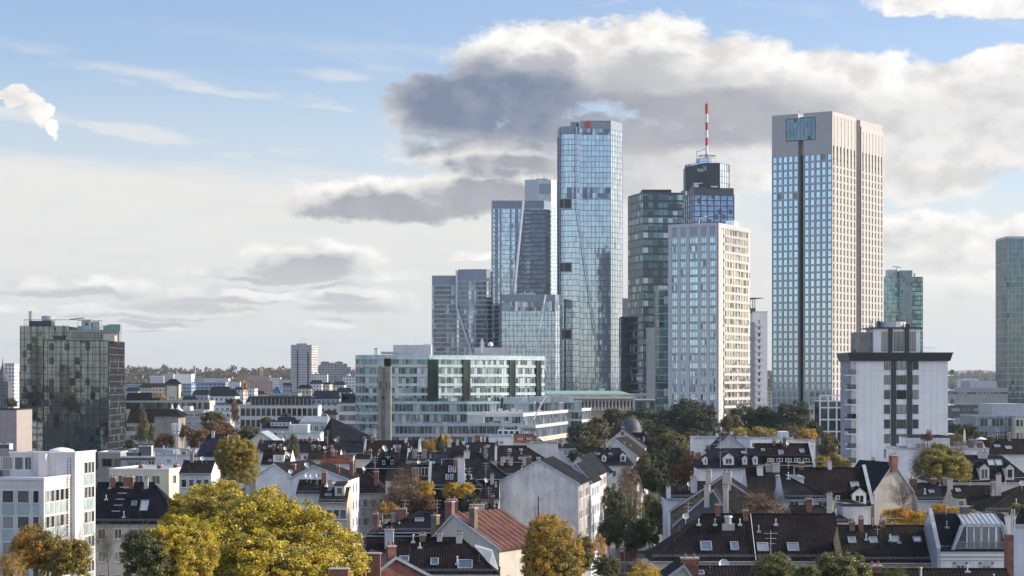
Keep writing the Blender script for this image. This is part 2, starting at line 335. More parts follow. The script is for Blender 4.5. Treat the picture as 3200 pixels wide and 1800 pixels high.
glassmat('g_t1', (0.44,0.535,0.62), 1.35, 4.05, 0.30, 0.0, 0.92, 0.05, 0.0045, (0.50,0.58,0.66), 0.10); glassmat('g_t2', (0.52,0.62,0.74), 1.3, 3.55, 0.6, 0.42, 0.9, 0.06, 0.008, darkc=(0.05,0.06,0.09), colpat=True); glassmat('g_t3', (0.42,0.50,0.61), 1.9, 3.5, 0.8, 0.55, 0.85, 0.08, 0.008, darkc=(0.035,0.045,0.07), colpat=True)
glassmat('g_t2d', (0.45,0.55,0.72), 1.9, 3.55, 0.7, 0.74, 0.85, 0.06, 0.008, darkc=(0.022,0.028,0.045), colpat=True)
glassmat('g_t4', (0.38,0.49,0.62), 1.4, 3.8, 0.40, 0.0, 0.9, 0.05, 0.005, (0.42,0.50,0.58), 0.10); glassmat('g_gal', (0.12,0.185,0.21), 2.6, 3.8, 0.8, 0.20, 0.85, 0.06, 0.012, (0.42,0.55,0.55), 0.12)
glassmat('g_main', (0.22,0.30,0.48), 2.6, 3.8, 0.45, 0.1, 0.9, 0.05, 0.01); glassmat('g_green', (0.22,0.38,0.38), 2.4, 3.8, 0.7, 0.15, 0.85, 0.06, 0.012, (0.45,0.5,0.42), 0.08)
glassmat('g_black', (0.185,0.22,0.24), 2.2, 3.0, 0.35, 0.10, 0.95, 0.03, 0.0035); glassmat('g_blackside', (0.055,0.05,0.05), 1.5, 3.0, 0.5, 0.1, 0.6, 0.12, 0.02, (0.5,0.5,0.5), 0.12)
glassmat('g_office', (0.22,0.31,0.34), 1.3, 3.5, 0.8, 0.30, 0.7, 0.08, 0.02, (0.40,0.47,0.52), 0.22); glassmat('g_right', (0.13,0.185,0.21), 1.5, 3.6, 0.4, 0.06, 0.9, 0.05, 0.004)
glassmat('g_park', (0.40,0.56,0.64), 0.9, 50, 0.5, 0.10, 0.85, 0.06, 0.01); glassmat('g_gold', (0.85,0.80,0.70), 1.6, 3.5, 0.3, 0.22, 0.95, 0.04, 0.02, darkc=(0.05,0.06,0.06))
glassmat('g_slot', (0.02,0.045,0.045), 2, 3.5, 0.4, 0.1, 0.7, 0.1, 0.01)
farwall('f_white', (0.66,0.67,0.68)); farwall('f_cream', (0.62,0.54,0.40)); farwall('f_grey', (0.36,0.39,0.43), 2.6, 3.1, 0.6, 0.5); farwall('f_blue', (0.30,0.37,0.45), 4, 3.3, 0.75, 0.5, (0.05,0.07,0.1))
farwall('f_pink', (0.50,0.30,0.25)); farwall('f_brown', (0.22,0.13,0.10)); farwall('f_hotel', (0.46,0.43,0.42), 60, 2.9, 0.96, 0.36, (0.12,0.13,0.16)); farwall('f_terrace', (0.30,0.30,0.31), 4.0, 3.0, 0.72, 0.55, (0.07,0.07,0.08))
farwall('f_strip', (0.30,0.31,0.33), 80, 3.6, 1.0, 0.4, (0.04,0.045,0.06))
leafmat('l_gold', [(0.19,0.175,0.025),(0.58,0.46,0.038),(0.84,0.66,0.06)], 0.5, 0.5); leafmat('l_goldolive', [(0.180,0.165,0.030),(0.390,0.300,0.045),(0.495,0.360,0.053)], 0.45, 0.4)
leafmat('l_green', [(0.035,0.055,0.015),(0.065,0.095,0.022),(0.13,0.15,0.03)]); leafmat('l_dark', [(0.022,0.038,0.015),(0.042,0.062,0.021),(0.075,0.092,0.027)], 0.3, 0.25)
leafmat('l_olive', [(0.055,0.066,0.020),(0.110,0.105,0.028),(0.220,0.154,0.033)], 0.4, 0.3); leafmat('l_orange', [(0.151,0.144,0.034),(0.574,0.321,0.034),(0.844,0.439,0.043)], 0.5, 0.5)
leafmat('l_rust', [(0.099,0.050,0.020),(0.187,0.077,0.022),(0.264,0.121,0.033)], 0.4, 0.4); leafmat('l_yellow', [(0.286,0.208,0.026),(0.598,0.390,0.039),(0.754,0.494,0.052)], 0.5, 0.6)
leafmat('l_brown', [(0.16,0.10,0.06),(0.27,0.17,0.10),(0.34,0.19,0.09)], 0.2, 0.4); leafmat('l_maple', [(0.15,0.15,0.025),(0.42,0.34,0.035),(0.68,0.34,0.03)], 0.5, 0.22); leafmat('l_lime', [(.10,.11,.04),(.17,.18,.055),(.28,.26,.07)], 0.45, 0.6); leafmat('l_limey', [(.13,.13,.035),(.25,.23,.05),(.42,.34,.06)], 0.45, 0.5)
leafmat('l_forest', [(0.04,0.045,0.018),(0.085,0.07,0.025),(0.20,0.11,0.035)], 0.3, 0.02)
plaster('bark', (0.09,0.075,0.06), 0.3); plaster('palebark', (0.20,0.18,0.15), 0.3); plaster('twig', (0.20,0.15,0.115), 0.3)
# ground
m, t, p = newmat('groundmat'); P = geo(t); n = t.noise(P, 0.02, 8, 0.7)
t.put(p.inputs['Base Color'], t.mix(t.ramp(n, 0.35, 0.65), (0.03,0.035,0.02), (0.07,0.065,0.055))); p.inputs['Roughness'].default_value = 0.95; M['ground'] = m
m, t, p = newmat('hillmat'); n = t.noise(geo(t), 0.004, 8, 0.7)
t.put(p.inputs['Base Color'], t.mix(t.ramp(n, 0.35, 0.65), (0.05,0.06,0.03), (0.12,0.09,0.04))); p.inputs['Roughness'].default_value = 1; M['hill'] = m
# ------------------------------------------------------------------ faces, windows
class Face:
    """local wall plane: u runs along it, out points outwards"""
    def __init__(s, o, ang, W): s.o = Vector((o[0], o[1], 0)); s.ang = ang; s.W = W; s.d = Vector((math.cos(ang), math.sin(ang), 0)); s.n = Vector((math.sin(ang), -math.cos(ang), 0))
    def p(s, u, out, z): q = s.o + s.d*u + s.n*out; return (q.x, q.y, z)
    def box(s, mb, u0, u1, o0, o1, z0, z1, m=0):
        mb.hexa([s.p(u0,o1,z0), s.p(u1,o1,z0), s.p(u1,o0,z0), s.p(u0,o0,z0), s.p(u0,o1,z1), s.p(u1,o1,z1), s.p(u1,o0,z1), s.p(u0,o0,z1)], o=s.p(0,0,0), m=m)
def faces(W, d): return {'f': Face((0,0), 0, W), 'r': Face((W,0), math.pi/2, d), 'l': Face((0,d), -math.pi/2, d)}
WIN = {}
def winmesh(w, h, style, gm='win'):
    key = (round(w,2), round(h,2), style, gm)
    if key in WIN: return WIN[key]
    b = MB(); fw = 0.07 if style != 'far' else 0.05
    if style == 'pane':                       # frameless opening filled with glass, slim dark frame
        b.box(0, w, -0.02, 0.02, 0, h, 1); f = 0.05
        b.box(0, f, -0.05, -0.02, 0, h); b.box(w-f, w, -0.05, -0.02, 0, h); b.box(f, w-f, -0.05, -0.02, h-f, h); b.box(f, w-f, -0.05, -0.02, 0, f)
    else:
        b.box(0.02, w-0.02, -0.01, 0.03, 0.02, h-0.02, 1)
        b.box(0, fw, -0.06, -0.01, 0, h); b.box(w-fw, w, -0.06, -0.01, 0, h); b.box(fw, w-fw, -0.06, -0.01, h-fw, h); b.box(fw, w-fw, -0.06, -0.01, 0, fw)
        if w > 0.95 and style != 'single': b.box(w/2-fw/2, w/2+fw/2, -0.05, -0.01, fw, h-fw)
        if w > 2.2: b.box(w*0.25-.03, w*0.25+.03, -0.05, -0.01, fw, h-fw); b.box(w*0.75-.03, w*0.75+.03, -0.05, -0.01, fw, h-fw)
        if style == 'sash': b.box(fw, w-fw, -0.055, -0.01, h*0.62, h*0.62+0.07)
        if style in ('sill', 'sash'): b.box(-0.12, w+0.12, -0.16, -0.06, -0.10, 0)
    fm = {'pane': 'navy', 'dark': 'navy', 'single': 'whiteframe'}.get(style, 'whiteframe')
    if style == 'far': fm = 'greyframe'
    me = b.build('window', [M[fm], M[gm]], me_only=True); WIN[key] = (me, b); return WIN[key]
def put_windows(root, face, items, style='sill', out=0.02, maxn=100, count=None, gm='win', name='window'):
    """items: (u, z, w, h). one object per window, what is past the limit goes into one mesh"""
    count = count if count is not None else [0]
    rest = MB()
    for (u, z, w, h) in items:
        me, b = winmesh(w, h, style, gm)
        if count[0] < maxn:
            link(name, me, root, face.p(u, out, z), face.ang); count[0] += 1
        else:
            i = len(rest.v); ca, sa = math.cos(face.ang), math.sin(face.ang); q = face.p(u, out, z)
            rest.v.extend([(q[0]+x*ca-y*sa, q[1]+x*sa+y*ca, q[2]+zz) for x, y, zz in b.v])
            rest.f.extend([tuple(k+i for k in f) for f in b.f]); rest.o.extend([(0,0,0)]*len(b.f)); rest.m.extend(b.m)
    if rest.f:
        fm = {'pane': 'navy', 'dark': 'navy'}.get(style, 'greyframe' if style == 'far' else 'whiteframe')
        r = rest.build(name+'_field', [M[fm], M[gm]], root); r['kind'] = 'stuff'
    return count
def spread(n, W, w, m=None):
    m = m if m is not None else (W-n*w)/(n+1)
    if n == 1: return [(W-w)/2]
    return [m + i*((W-2*m-w)/(n-1)) for i in range(n)]
def frame2(x0, x1, D, rz):
    """front wall whose left end is at px x0 and right end at px x1, right end at depth D"""
    B = Vector((PX(x1, D), D)); c, s = math.cos(rz), math.sin(rz); k = (x0-1600)/F
    W = (B.x-k*B.y)/(c-k*s); A = B - Vector((c, s))*W; return A, W
def side_depth(x2, x1, D, rz):
    B = Vector((PX(x1, D), D)); c, s = math.cos(rz), math.sin(rz); k = (x2-1600)/F
    return (B.x-k*B.y)/(s+k*c)
def depth_of(A, rz, u, y=0.0): return A.y + u*math.sin(rz) + y*math.cos(rz)

# ------------------------------------------------------------------ small roof gear, always children of their building
def chimney(root, x, y, z0, z1, w=0.6, l=0.9, mat='brick', pots=2):
    b = MB(); b.box(x-w/2, x+w/2, y-l/2, y+l/2, z0, z1-0.15); b.box(x-w/2-.06, x+w/2+.06, y-l/2-.06, y+l/2+.06, z1-0.15, z1, 1)
    for k in range(pots):
        yy = x-w/2 + (k+0.5)*w/pots; b.tube((yy, y, z1), (yy, y, z1+0.32), 0.10, 0.09, 8, 2)
    return b.build('chimney', [M[mat], M['ridgemortar'], M['brick']], root)
def dish(root, x, y, z, r=0.4, az=0.4):
    b = MB(); b.tube((x, y, z), (x, y, z+0.7), 0.03, 0.03, 6)
    prof = [(r*k/4, 0.25*r*(k/4)**2*2) for k in range(5)]; i0 = len(b.v); b.lathe((0,0,0), prof, 14)
    q = Vector((math.sin(az), -math.cos(az), 0.45)).to_track_quat('Z', 'Y')
    for k in range(i0, len(b.v)): b.v[k] = tuple(q @ Vector(b.v[k]) + Vector((x, y-0.05, z+0.8)))
    return b.build('satellite_dish', M['antenna'], root)
def aerial(root, x, y, z, h=3.0):
    b = MB(); b.tube((x, y, z), (x, y, z+h), 0.035, 0.025, 5)
    for k in range(3):
        zz = z+h-0.25-k*0.45; b.tube((x-0.6+k*.1, y, zz), (x+0.6-k*.1, y, zz), 0.02, 0.02, 4)
    for k in range(4): b.tube((x-0.5+k*0.33, y-0.25, z+h-0.25), (x-0.5+k*0.33, y+0.25, z+h-0.25), 0.015, 0.015, 4)
    return b.build('aerial', M['antenna'], root)
def vent(root, x, y, z, h=0.7, r=0.09, mat='antenna'):
    b = MB(); b.tube((x,y,z-0.3), (x,y,z+h), r, r, 8); b.tube((x,y,z+h+.02), (x,y,z+h+0.12), r*1.7, r*1.2, 8); b.box(x-.25,x+.25,y-.25,y+.25,z-.2,z+.03)
    return b.build('vent_pipe', M[mat], root)
def acbox(root, x, y, z, w=1.6, d=1.2, h=1.1, mat='lightgrey'):
    b = MB(); b.box(x, x+w, y, y+d, z+0.15, z+h, 0); b.box(x+.1, x+w-.1, y-.03, y, z+.3, z+h-.15, 1); b.box(x+.1,x+.25,y+.1,y+.3,z,z+.15,1); b.box(x+w-.25,x+w-.1,y+.1,y+.3,z,z+.15,1)
    b.lathe((x+w/2, y+d/2, z+h), [(min(w,d)*.36,0),(min(w,d)*.36,.12),(min(w,d)*.3,.14),(0.01,.1)], 12, 1)
    return b.build('air_conditioner', [M[mat], M['darkgrey']], root)
def railing(root, face, u0, u1, out, z, h=1.0, mat='greyframe', step=0.5):
    b = MB(); face.box(b, u0, u1, out-.03, out+.03, z+h-.05, z+h); face.box(b, u0, u1, out-.02, out+.02, z+.1, z+.13)
    n = max(2, int((u1-u0)/step))
    for k in range(n+1):
        u = u0+(u1-u0)*k/n; face.box(b, u-.015, u+.015, out-.015, out+.015, z, z+h-.05)
    return b.build('railing', M[mat], root)

# ------------------------------------------------------------------ pitched houses
def house(label, x0, x1, D, eave, ridge, d=10, rz=0.0, roof='gable', rm='slate', wm='white', base=0.0, hipl=None, hipr=None, floors=2, wins=(), sidewins=(),
          sky=(), dorm=(), chim=(), ph=2.9, cat='house', group=None, gear=(), parapet=(), ov=0.35, wst='sill', name='town_house', wrow0=1.1, flat=0.0, cm='brick', ww=0.95, wh=1.45, gutter=True, maxw=100, gablex=0.5, hipdepth=None):
    rz = R(rz); A, W = frame2(x0, x1, D, rz); A3 = (A.x, A.y, 0)
    dm = (depth_of(A, rz, 0)+D)/2
    ze = PZ(eave, dm) if roof != 'front' else PZ(eave, dm)
    t = thing(name, label, cat, A3, rz, group); fs = faces(W, d)
    yr = d/2 if hipdepth is None else hipdepth
    zr = PZ(ridge, dm + (0 if roof == 'front' else yr))
    w = MB(); r = MB()
    if roof == 'front':                                   # gable end faces the camera, ridge runs away
        gx = W*gablex
        w.poly([(0,0,base),(W,0,base),(W,0,ze),(gx,0,zr),(0,0,ze)]); w.poly([(W,d,base),(0,d,base),(0,d,ze),(gx,d,zr),(W,d,ze)])
        w.poly([(W,0,base),(W,d,base),(W,d,ze),(W,0,ze)]); w.poly([(0,d,base),(0,0,base),(0,0,ze),(0,d,ze)])
        th = 0.22
        for sx, ex in ((0, -ov), (W, W+ov)):
            k = (zr-ze)/abs(gx-sx); ze2 = ze - k*ov; y0, y1 = -0.12, d+0.12
            p = [(ex,y0,ze2),(gx,y0,zr),(gx,y1,zr),(ex,y1,ze2)]
            if sx == W: p = p[::-1]
            r.hexa([(q[0],q[1],q[2]+0.02) for q in p]+[(q[0],q[1],q[2]+th) for q in p], o=p[0])
        if not parapet:
            v = MB()
            for sx, ex in ((0, -ov), (W, W+ov)):
                k = (zr-ze)/abs(gx-sx); v.hexa([(ex,-.22,ze-k*ov-.05),(gx,-.22,zr-.05),(gx,-.12,zr-.05),(ex,-.12,ze-k*ov-.05),(ex,-.22,ze-k*ov+.26),(gx,-.22,zr+.26),(gx,-.12,zr+.26),(ex,-.12,ze-k*ov+.26)])
            v.build('verge', M['zincplain'], t)
    else:
        hl = hipl if hipl is not None else (yr if roof == 'hip' else 0); hr = hipr if hipr is not None else (yr if roof == 'hip' else 0)
        yb = d if hipdepth is None else 2*hipdepth
        w.box(0, W, 0, d, base, ze)
        e = ov; el = e if hl else 0.05; er = e if hr else 0.05; zz = ze-0.12; fl = flat
        a = (-el,-e,zz); b_ = (W+er,-e,zz); c = (W+er,yb+e,zz); dd = (-el,yb+e,zz)
        if fl > 0:                                        # mansard with a flat top
            p0 = (hl,yr-fl/2,zr); p1 = (W-hr,yr-fl/2,zr); p2 = (W-hr,yr+fl/2,zr); p3 = (hl,yr+fl/2,zr)
            r.poly([a,b_,p1,p0], o=a); r.poly([c,dd,p3,p2], o=c); r.poly([b_,c,p2,p1], o=b_); r.poly([dd,a,p0,p3], o=dd); r.poly([p0,p1,p2,p3])
            w.poly([a,dd,c,b_])
        else:
            p0 = (hl,yr,zr); p1 = (W-hr,yr,zr)
            r.poly([a,b_,p1,p0], o=a); r.poly([c,dd,p0,p1], o=c)
            (r if hr else w).poly([b_,c,p1], o=b_); (r if hl else w).poly([dd,a,p0], o=dd); w.poly([a,dd,c,b_])
            rd = MB(); rd.tube((hl,yr,zr),(W-hr,yr,zr),0.11,0.11,6)
            if hr: rd.tube((W-hr,yr,zr),b_,0.10,0.10,6)
            if hl: rd.tube((hl,yr,zr),a,0.10,0.10,6)
            rd.build('ridge_tiles', M[rm if rm in ('slate','blueroof') else 'mossroof'], t)
        if gutter:
            g = MB(); g.tube((-el,-e-.07,zz),(W+er,-e-.07,zz),0.08,0.08,6); g.build('gutter', M['zincplain'], t)
            if D < 320:                                   # snow guard
                g = MB(); yg = -e+0.55*1; zg = zz+(zr-zz)*0.09
                g.box(0,W,yg-.02,yg+.02,zg+.28,zg+.32); g.box(0,W,yg-.02,yg+.02,zg+.12,zg+.15)
                for k in range(int(W/0.5)+1): g.box(k*0.5-.015,k*0.5+.015,yg-.02,yg+.02,zg-.05,zg+.32)
                g.build('snow_guard', M['greyframe'], t)
    w.build('wall', M[wm], t); r.build('roof', M[rm], t)
    y_at = lambda v: -ov + v*(yr-flat/2+ov); z_at = lambda v: ze-0.12 + v*(zr-ze+0.12)
    slope = math.atan2(zr-ze, yr-flat/2+ov)
    for (u, v, sw, sh) in sky:                            # roof windows: u along, v up the slope
        x = u*W; cs, sn = math.cos(slope), math.sin(slope); b = MB()
        def q(a, l, o): return (x+a, y_at(v)+l*cs-o*sn, z_at(v)+l*sn+o*cs)
        def bx(a0,a1,l0,l1,o0,o1,mm): b.hexa([q(a0,l0,o0),q(a1,l0,o0),q(a1,l1,o0),q(a0,l1,o0),q(a0,l0,o1),q(a1,l0,o1),q(a1,l1,o1),q(a0,l1,o1)], m=mm)
        bx(-sw/2,sw/2,-sh/2,sh/2,-.02,.10,1); f=.10
        bx(-sw/2-f,-sw/2,-sh/2-f,sh/2+f,-.03,.17,0); bx(sw/2,sw/2+f,-sh/2-f,sh/2+f,-.03,.17,0); bx(-sw/2,sw/2,sh/2,sh/2+f,-.03,.17,0); bx(-sw/2,sw/2,-sh/2-f,-sh/2,-.03,.14,0)
        b.build('roof_window', [M['greyframe'], M['skyl']], t)
    for dk in dorm:                                       # dormers: (u, v, width, height, kind)
        u, v, dw, dh, kind = dk; x = u*W; y = y_at(v); z = z_at(v); tn = math.tan(slope); bk = min(dh/max(tn,0.2)+0.3, 6)
        b = MB(); rb = MB()
        b.box(-dw/2, dw/2, 0, bk, -0.1, dh)
        if kind == 'gable':
            gh = dw*0.42; o = .15
            b.poly([(-dw/2,0,dh),(dw/2,0,dh),(0,0,dh+gh)])
            L = min((dh+gh)/max(tn,0.2)+0.3, 8)
            rb.hexa([(-dw/2-o,-o,dh-o*.8),(0,-o,dh+gh),(0,L,dh+gh),(-dw/2-o,L,dh-o*.8),(-dw/2-o,-o,dh-o*.8+.12),(0,-o,dh+gh+.12),(0,L,dh+gh+.12),(-dw/2-o,L,dh-o*.8+.12)])
            rb.hexa([(0,-o,dh+gh),(dw/2+o,-o,dh-o*.8),(dw/2+o,L,dh-o*.8),(0,L,dh+gh),(0,-o,dh+gh+.12),(dw/2+o,-o,dh-o*.8+.12),(dw/2+o,L,dh-o*.8+.12),(0,L,dh+gh+.12)])
        else:
            o = .15; rb.hexa([(-dw/2-o,-o,dh),(dw/2+o,-o,dh),(dw/2+o,bk,dh+.25),(-dw/2-o,bk,dh+.25),(-dw/2-o,-o,dh+.15),(dw/2+o,-o,dh+.15),(dw/2+o,bk,dh+.4),(-dw/2-o,bk,dh+.4)])
        me = b.build('dormer', M[wm if kind != 'dark' else rm], me_only=True)   # its roof and windows are below it
        dg = link('dormer', me, t, (x, y, z)); rb.build('dormer_roof', M[rm if kind != 'zinc' else 'zinc'], dg)
        n = max(1, int(dw/1.5)); wd = min(1.2, (dw-0.3)/n-0.15)
        for k in range(n):
            wmh = winmesh(wd, dh-0.45, 'plain', 'win')[0]; cx = -dw/2+(k+.5)*dw/n-wd/2; link('window', wmh, dg, (cx, -0.02, 0.2))
    for (u, v, h, w_, l_, mt) in chim:
        y = y_at(v) if roof != 'front' else v*d; z = z_at(v) if roof != 'front' else (zr - abs(u*W-W*gablex)/(W/2)*(zr-ze))
        chimney(t, u*W, y, z-1.2, z+h, w_, l_, mt, 2 if w_ > .5 else 1)
    for g in gear:
        k, u, v = g[:3]; y = y_at(v) if roof != 'front' else v*d; z = z_at(v) if roof != 'front' else zr-abs(u*W-W*gablex)/(W/2)*(zr-ze)
        if k == 'aerial': aerial(t, u*W, y, z, g[3] if len(g) > 3 else 3)
        elif k == 'dish': dish(t, u*W, y, z)
        elif k == 'vent': vent(t, u*W, y, z)
    g9 = random.Random(int(x0*7+ridge))
    if roof != 'front' and D < 480:                       # the small clutter every old roof carries
        for k in range(g9.choice([1,2,3])): u = g9.uniform(.12,.88); v = g9.uniform(.3,.9); vent(t, u*W, y_at(v), z_at(v), g9.uniform(.35,.7), .06, g9.choice(['antenna','darkmetal','zincplain']))
        if g9.random() < .3: aerial(t, g9.uniform(.2,.8)*W, y_at(.95), z_at(.95), g9.uniform(1.8,3.5))
        if g9.random() < .35: dish(t, g9.uniform(.15,.85)*W, y_at(.8), z_at(.8), .4, g9.uniform(-.3,.9))
        if g9.random() < .45: u = g9.uniform(.1,.9); chimney(t, u*W, y_at(.9), z_at(.9)-1.2, z_at(.9)+g9.uniform(.9,1.7), .6, .55, g9.choice(['brick','oldbrick','beige','concrete']))
        if g9.random() < .6 and W > 6:
            m9 = MB(); u = g9.uniform(.1,.5)*W; m9.tube((u,y_at(.97),z_at(.97)+.9),(u+g9.uniform(3,W*.45),y_at(.97),z_at(.97)+1.0),.025,.025,4); m9.tube((u,y_at(.97),z_at(.97)-.2),(u,y_at(.97),z_at(.97)+.95),.03,.03,4); m9.build('cable', M['antenna'], t)
    cnt = [0]
    def grid(face, n, fl, ww_=ww, wh_=wh):
        out = []
        for f in range(fl):
            z = ze - wrow0 - wh_ - f*ph
            for u in spread(n, face.W, ww_): out.append((u, z, ww_, wh_))
        return out
    if wins: put_windows(t, fs['f'], grid(fs['f'], wins[0], wins[1]), wst, 0.02, maxw, cnt)
    if sidewins: put_windows(t, fs[sidewins[2]], grid(fs[sidewins[2]], sidewins[0], sidewins[1]), wst, 0.02, maxw, cnt)
    for pr in parapet:                                    # fire walls above the roof at 'l' or 'r', material, height
        side, mt, hh = pr; xx = (-0.35 if side == 'l' else W); b = MB(); c_ = MB()
        prof = [(-.4,base),(-.4,ze+hh*.6),(yr,zr+hh),(yb+.4,ze+hh*.6),(yb+.4,base)] if roof != 'front' else []
        if prof:
            L = [(xx,y,z) for y,z in prof]; Rr = [(xx+.35,y,z) for y,z in prof]
            b.poly(L[::-1]); b.poly(Rr)
            for i in range(len(prof)-1): 
                j = i+1; (c_ if i in (1,2) else b).poly([L[i],Rr[i],Rr[j],L[j]] if True else [])
            b.build('fire_wall', M[mt], t); 
            for i in (1,2):
                (y0,z0),(y1,z1) = prof[i],prof[i+1]; c_.hexa([(xx-.06,y0,z0+.01),(xx+.41,y0,z0+.01),(xx+.41,y1,z1+.01),(xx-.06,y1,z1+.01),(xx-.06,y0,z0+.09),(xx+.41,y0,z0+.09),(xx+.41,y1,z1+.09),(xx-.06,y1,z1+.09)])
            c_.build('coping', M['zincplain'], t)
        elif roof == 'front':
            for sx in (0, W):
                gx = W*gablex; c_.hexa([(sx,-.25,ze-.02),(gx,-.25,zr-.02),(gx,.15,zr-.02),(sx,.15,ze-.02),(sx,-.25,ze+hh),(gx,-.25,zr+hh),(gx,.15,zr+hh),(sx,.15,ze+hh)])
            c_.build('coping', M[mt], t)
    t['W'] = W
    return t, A, W, ze, zr, fs

# ------------------------------------------------------------------ flat-roofed blocks
def block(label, x0, x1, D, top, rz=0.0, d=14, wm='white', rows=4, pitch=3.3, cols=8, ww=1.3, wh=1.5, first=1.0, faces_='f', side_cols=4, style='sill', par=0.35, rm='flatroof', cat='office block', name='office_block',
          group=None, base=0.0, gear=(), roofhouse=None, trim='zincplain', gm='win', strip=False, x2=None, maxw=100, margin=None, z0=None):
    rz = R(rz); A, W = frame2(x0, x1, D, rz); dm = (depth_of(A, rz, 0)+D)/2; zt = PZ(top, dm)
    if x2 is not None: d = side_depth(x2, x1, D, rz)
    t = thing(name, label, cat, (A.x, A.y, 0), rz, group); fs = faces(W, d)
    b = MB(); b.box(0, W, 0, d, base, zt-par, 0); b.build('wall', M[wm], t)
    r = MB(); r.box(0.3, W-0.3, 0.3, d-0.3, zt-par, zt-par+0.06); r.build('roof', M[rm], t)
    p = MB(); p.box(-.08,W+.08,-.08,.3,zt-par,zt); p.box(-.08,W+.08,d-.3,d+.08,zt-par,zt); p.box(-.08,.3,.3,d-.3,zt-par,zt); p.box(W-.3,W+.08,.3,d-.3,zt-par,zt); p.build('parapet', M[trim], t)
    cnt = [0]; items = {}
    for k in faces_:
        n = cols if k == 'f' else side_cols; it = []
        if strip:
            bd = MB()
            for f in range(rows):
                z = zt-first-wh-f*pitch; n2 = n; w1 = (fs[k].W-1.0)/n2
                for i in range(n2): it.append((0.5+i*w1, z, w1-0.04, wh))
        else:
            for f in range(rows):
                z = zt-first-wh-f*pitch
                for u in spread(n, fs[k].W, ww, margin): it.append((u, z, ww, wh))
        put_windows(t, fs[k], it, style, 0.02, maxw, cnt, gm)
    if roofhouse:
        for (u0,u1,y0,y1,h,mt) in roofhouse:
            b = MB(); b.box(u0*W,u1*W,y0*d,y1*d,zt-par+.06,zt+h); b.build('roof_house', M[mt], t)
    for g in gear:
        k,u,v = g[:3]; z = zt-par+0.06
        if k == 'ac': acbox(t, u*W, v*d, z, *(g[3:] if len(g) > 3 else ()))
        elif k == 'aerial': aerial(t, u*W, v*d, z, g[3] if len(g)>3 else 3)
        elif k == 'dish': dish(t, u*W, v*d, z)
        elif k == 'vent': vent(t, u*W, v*d, z, 1.0, 0.15)
        elif k == 'chim': chimney(t, u*W, v*d, z, z+g[3], 0.8, 0.8, g[4] if len(g)>4 else 'brick')
        elif k == 'rail': railing(t, fs['f'], 0.1, W-.1, -0.2, zt, 0.9, 'greyframe', 1.0)
    return t, A, W, zt, fs, d

# ------------------------------------------------------------------ towers with curtain walls
def poly_tower(label, pts, top, zb, gm, pitch=3.8, colw=2.8, bandh=0.5, bandm='band', mull='mullion', crown=0.0, crownm='crown_metal', back=35, cat='skyscraper', name='skyscraper', group=None, bandout=0.12, mullout=0.10, skip=(), mw=0.12, flat='flatlight', mz=None, bands=True):
    """pts: visible corners left to right as (px, depth)"""
    P = [Vector((PX(px, D), D)) for px, D in pts]; zt = PZ(top, pts[0][1]) if not isinstance(top, tuple) else top[0]
    o = P[0].copy(); L = [p-o for p in P]
    n = len(L); q0, q1 = P[0].copy(), P[-1].copy(); bk = [q1*((q1.y+back)/q1.y)-o, q0*((q0.y+back)/q0.y)-o]
    poly = L+bk
    t = thing(name, label, cat, (o.x, o.y, 0), 0, group)
    g = MB(); cr = MB(); bd = MB(); ml = MB(); rf = MB(); zc = zt-crown
    N = len(poly)
    for i in range(N):
        a, b = poly[i], poly[(i+1) % N]
        g.poly([(a.x,a.y,zb),(b.x,b.y,zb),(b.x,b.y,zc),(a.x,a.y,zc)], o=(a.x,a.y,zb), m=0)
        if crown: cr.poly([(a.x,a.y,zc),(b.x,b.y,zc),(b.x,b.y,zt),(a.x,a.y,zt)], o=(a.x,a.y,zc))
    rf.poly([(p.x,p.y,zt-.3) for p in poly])
    g.build('glass_facade', M[gm], t)
    if crown: cr.build('roof_crown', M[crownm], t)
    rf.build('roof', M[flat], t); fc = []
    for i in range(n-1):
        a, b = L[i], L[i+1]; W = (b-a).length; f = Face((a.x,a.y), math.atan2(b.y-a.y, b.x-a.x), W); fc.append(f)
        if i in skip: continue
        if bands:
            z = zc
            while z > max(zb, mz or zb):
                f.box(bd, 0, W, -.02, bandout, z-bandh, z); z -= pitch
        nn = max(1, round(W/colw))
        for k in range(nn+1):
            u = W*k/nn; f.box(ml, u-mw/2, u+mw/2, -.02, mullout+0.03, max(zb, mz or zb), zc)
    if bd.f: bd.build('floor_bands', M[bandm], t)
    if ml.f: ml.build('mullions', M[mull], t)
    return t, L, fc, zt, o
def rod(root, name, o, pts, r, mat):
    """a slanting or upright strip on a facade given by (px, py, D)"""
    b = MB(); W = [Vector((PX(px,D)-o.x, D-o.y, PZ(py,D))) for px,py,D in pts]
    for a, c in zip(W, W[1:]): b.tube(a, c, r, r, 5)
    return b.build(name, M[mat], root)

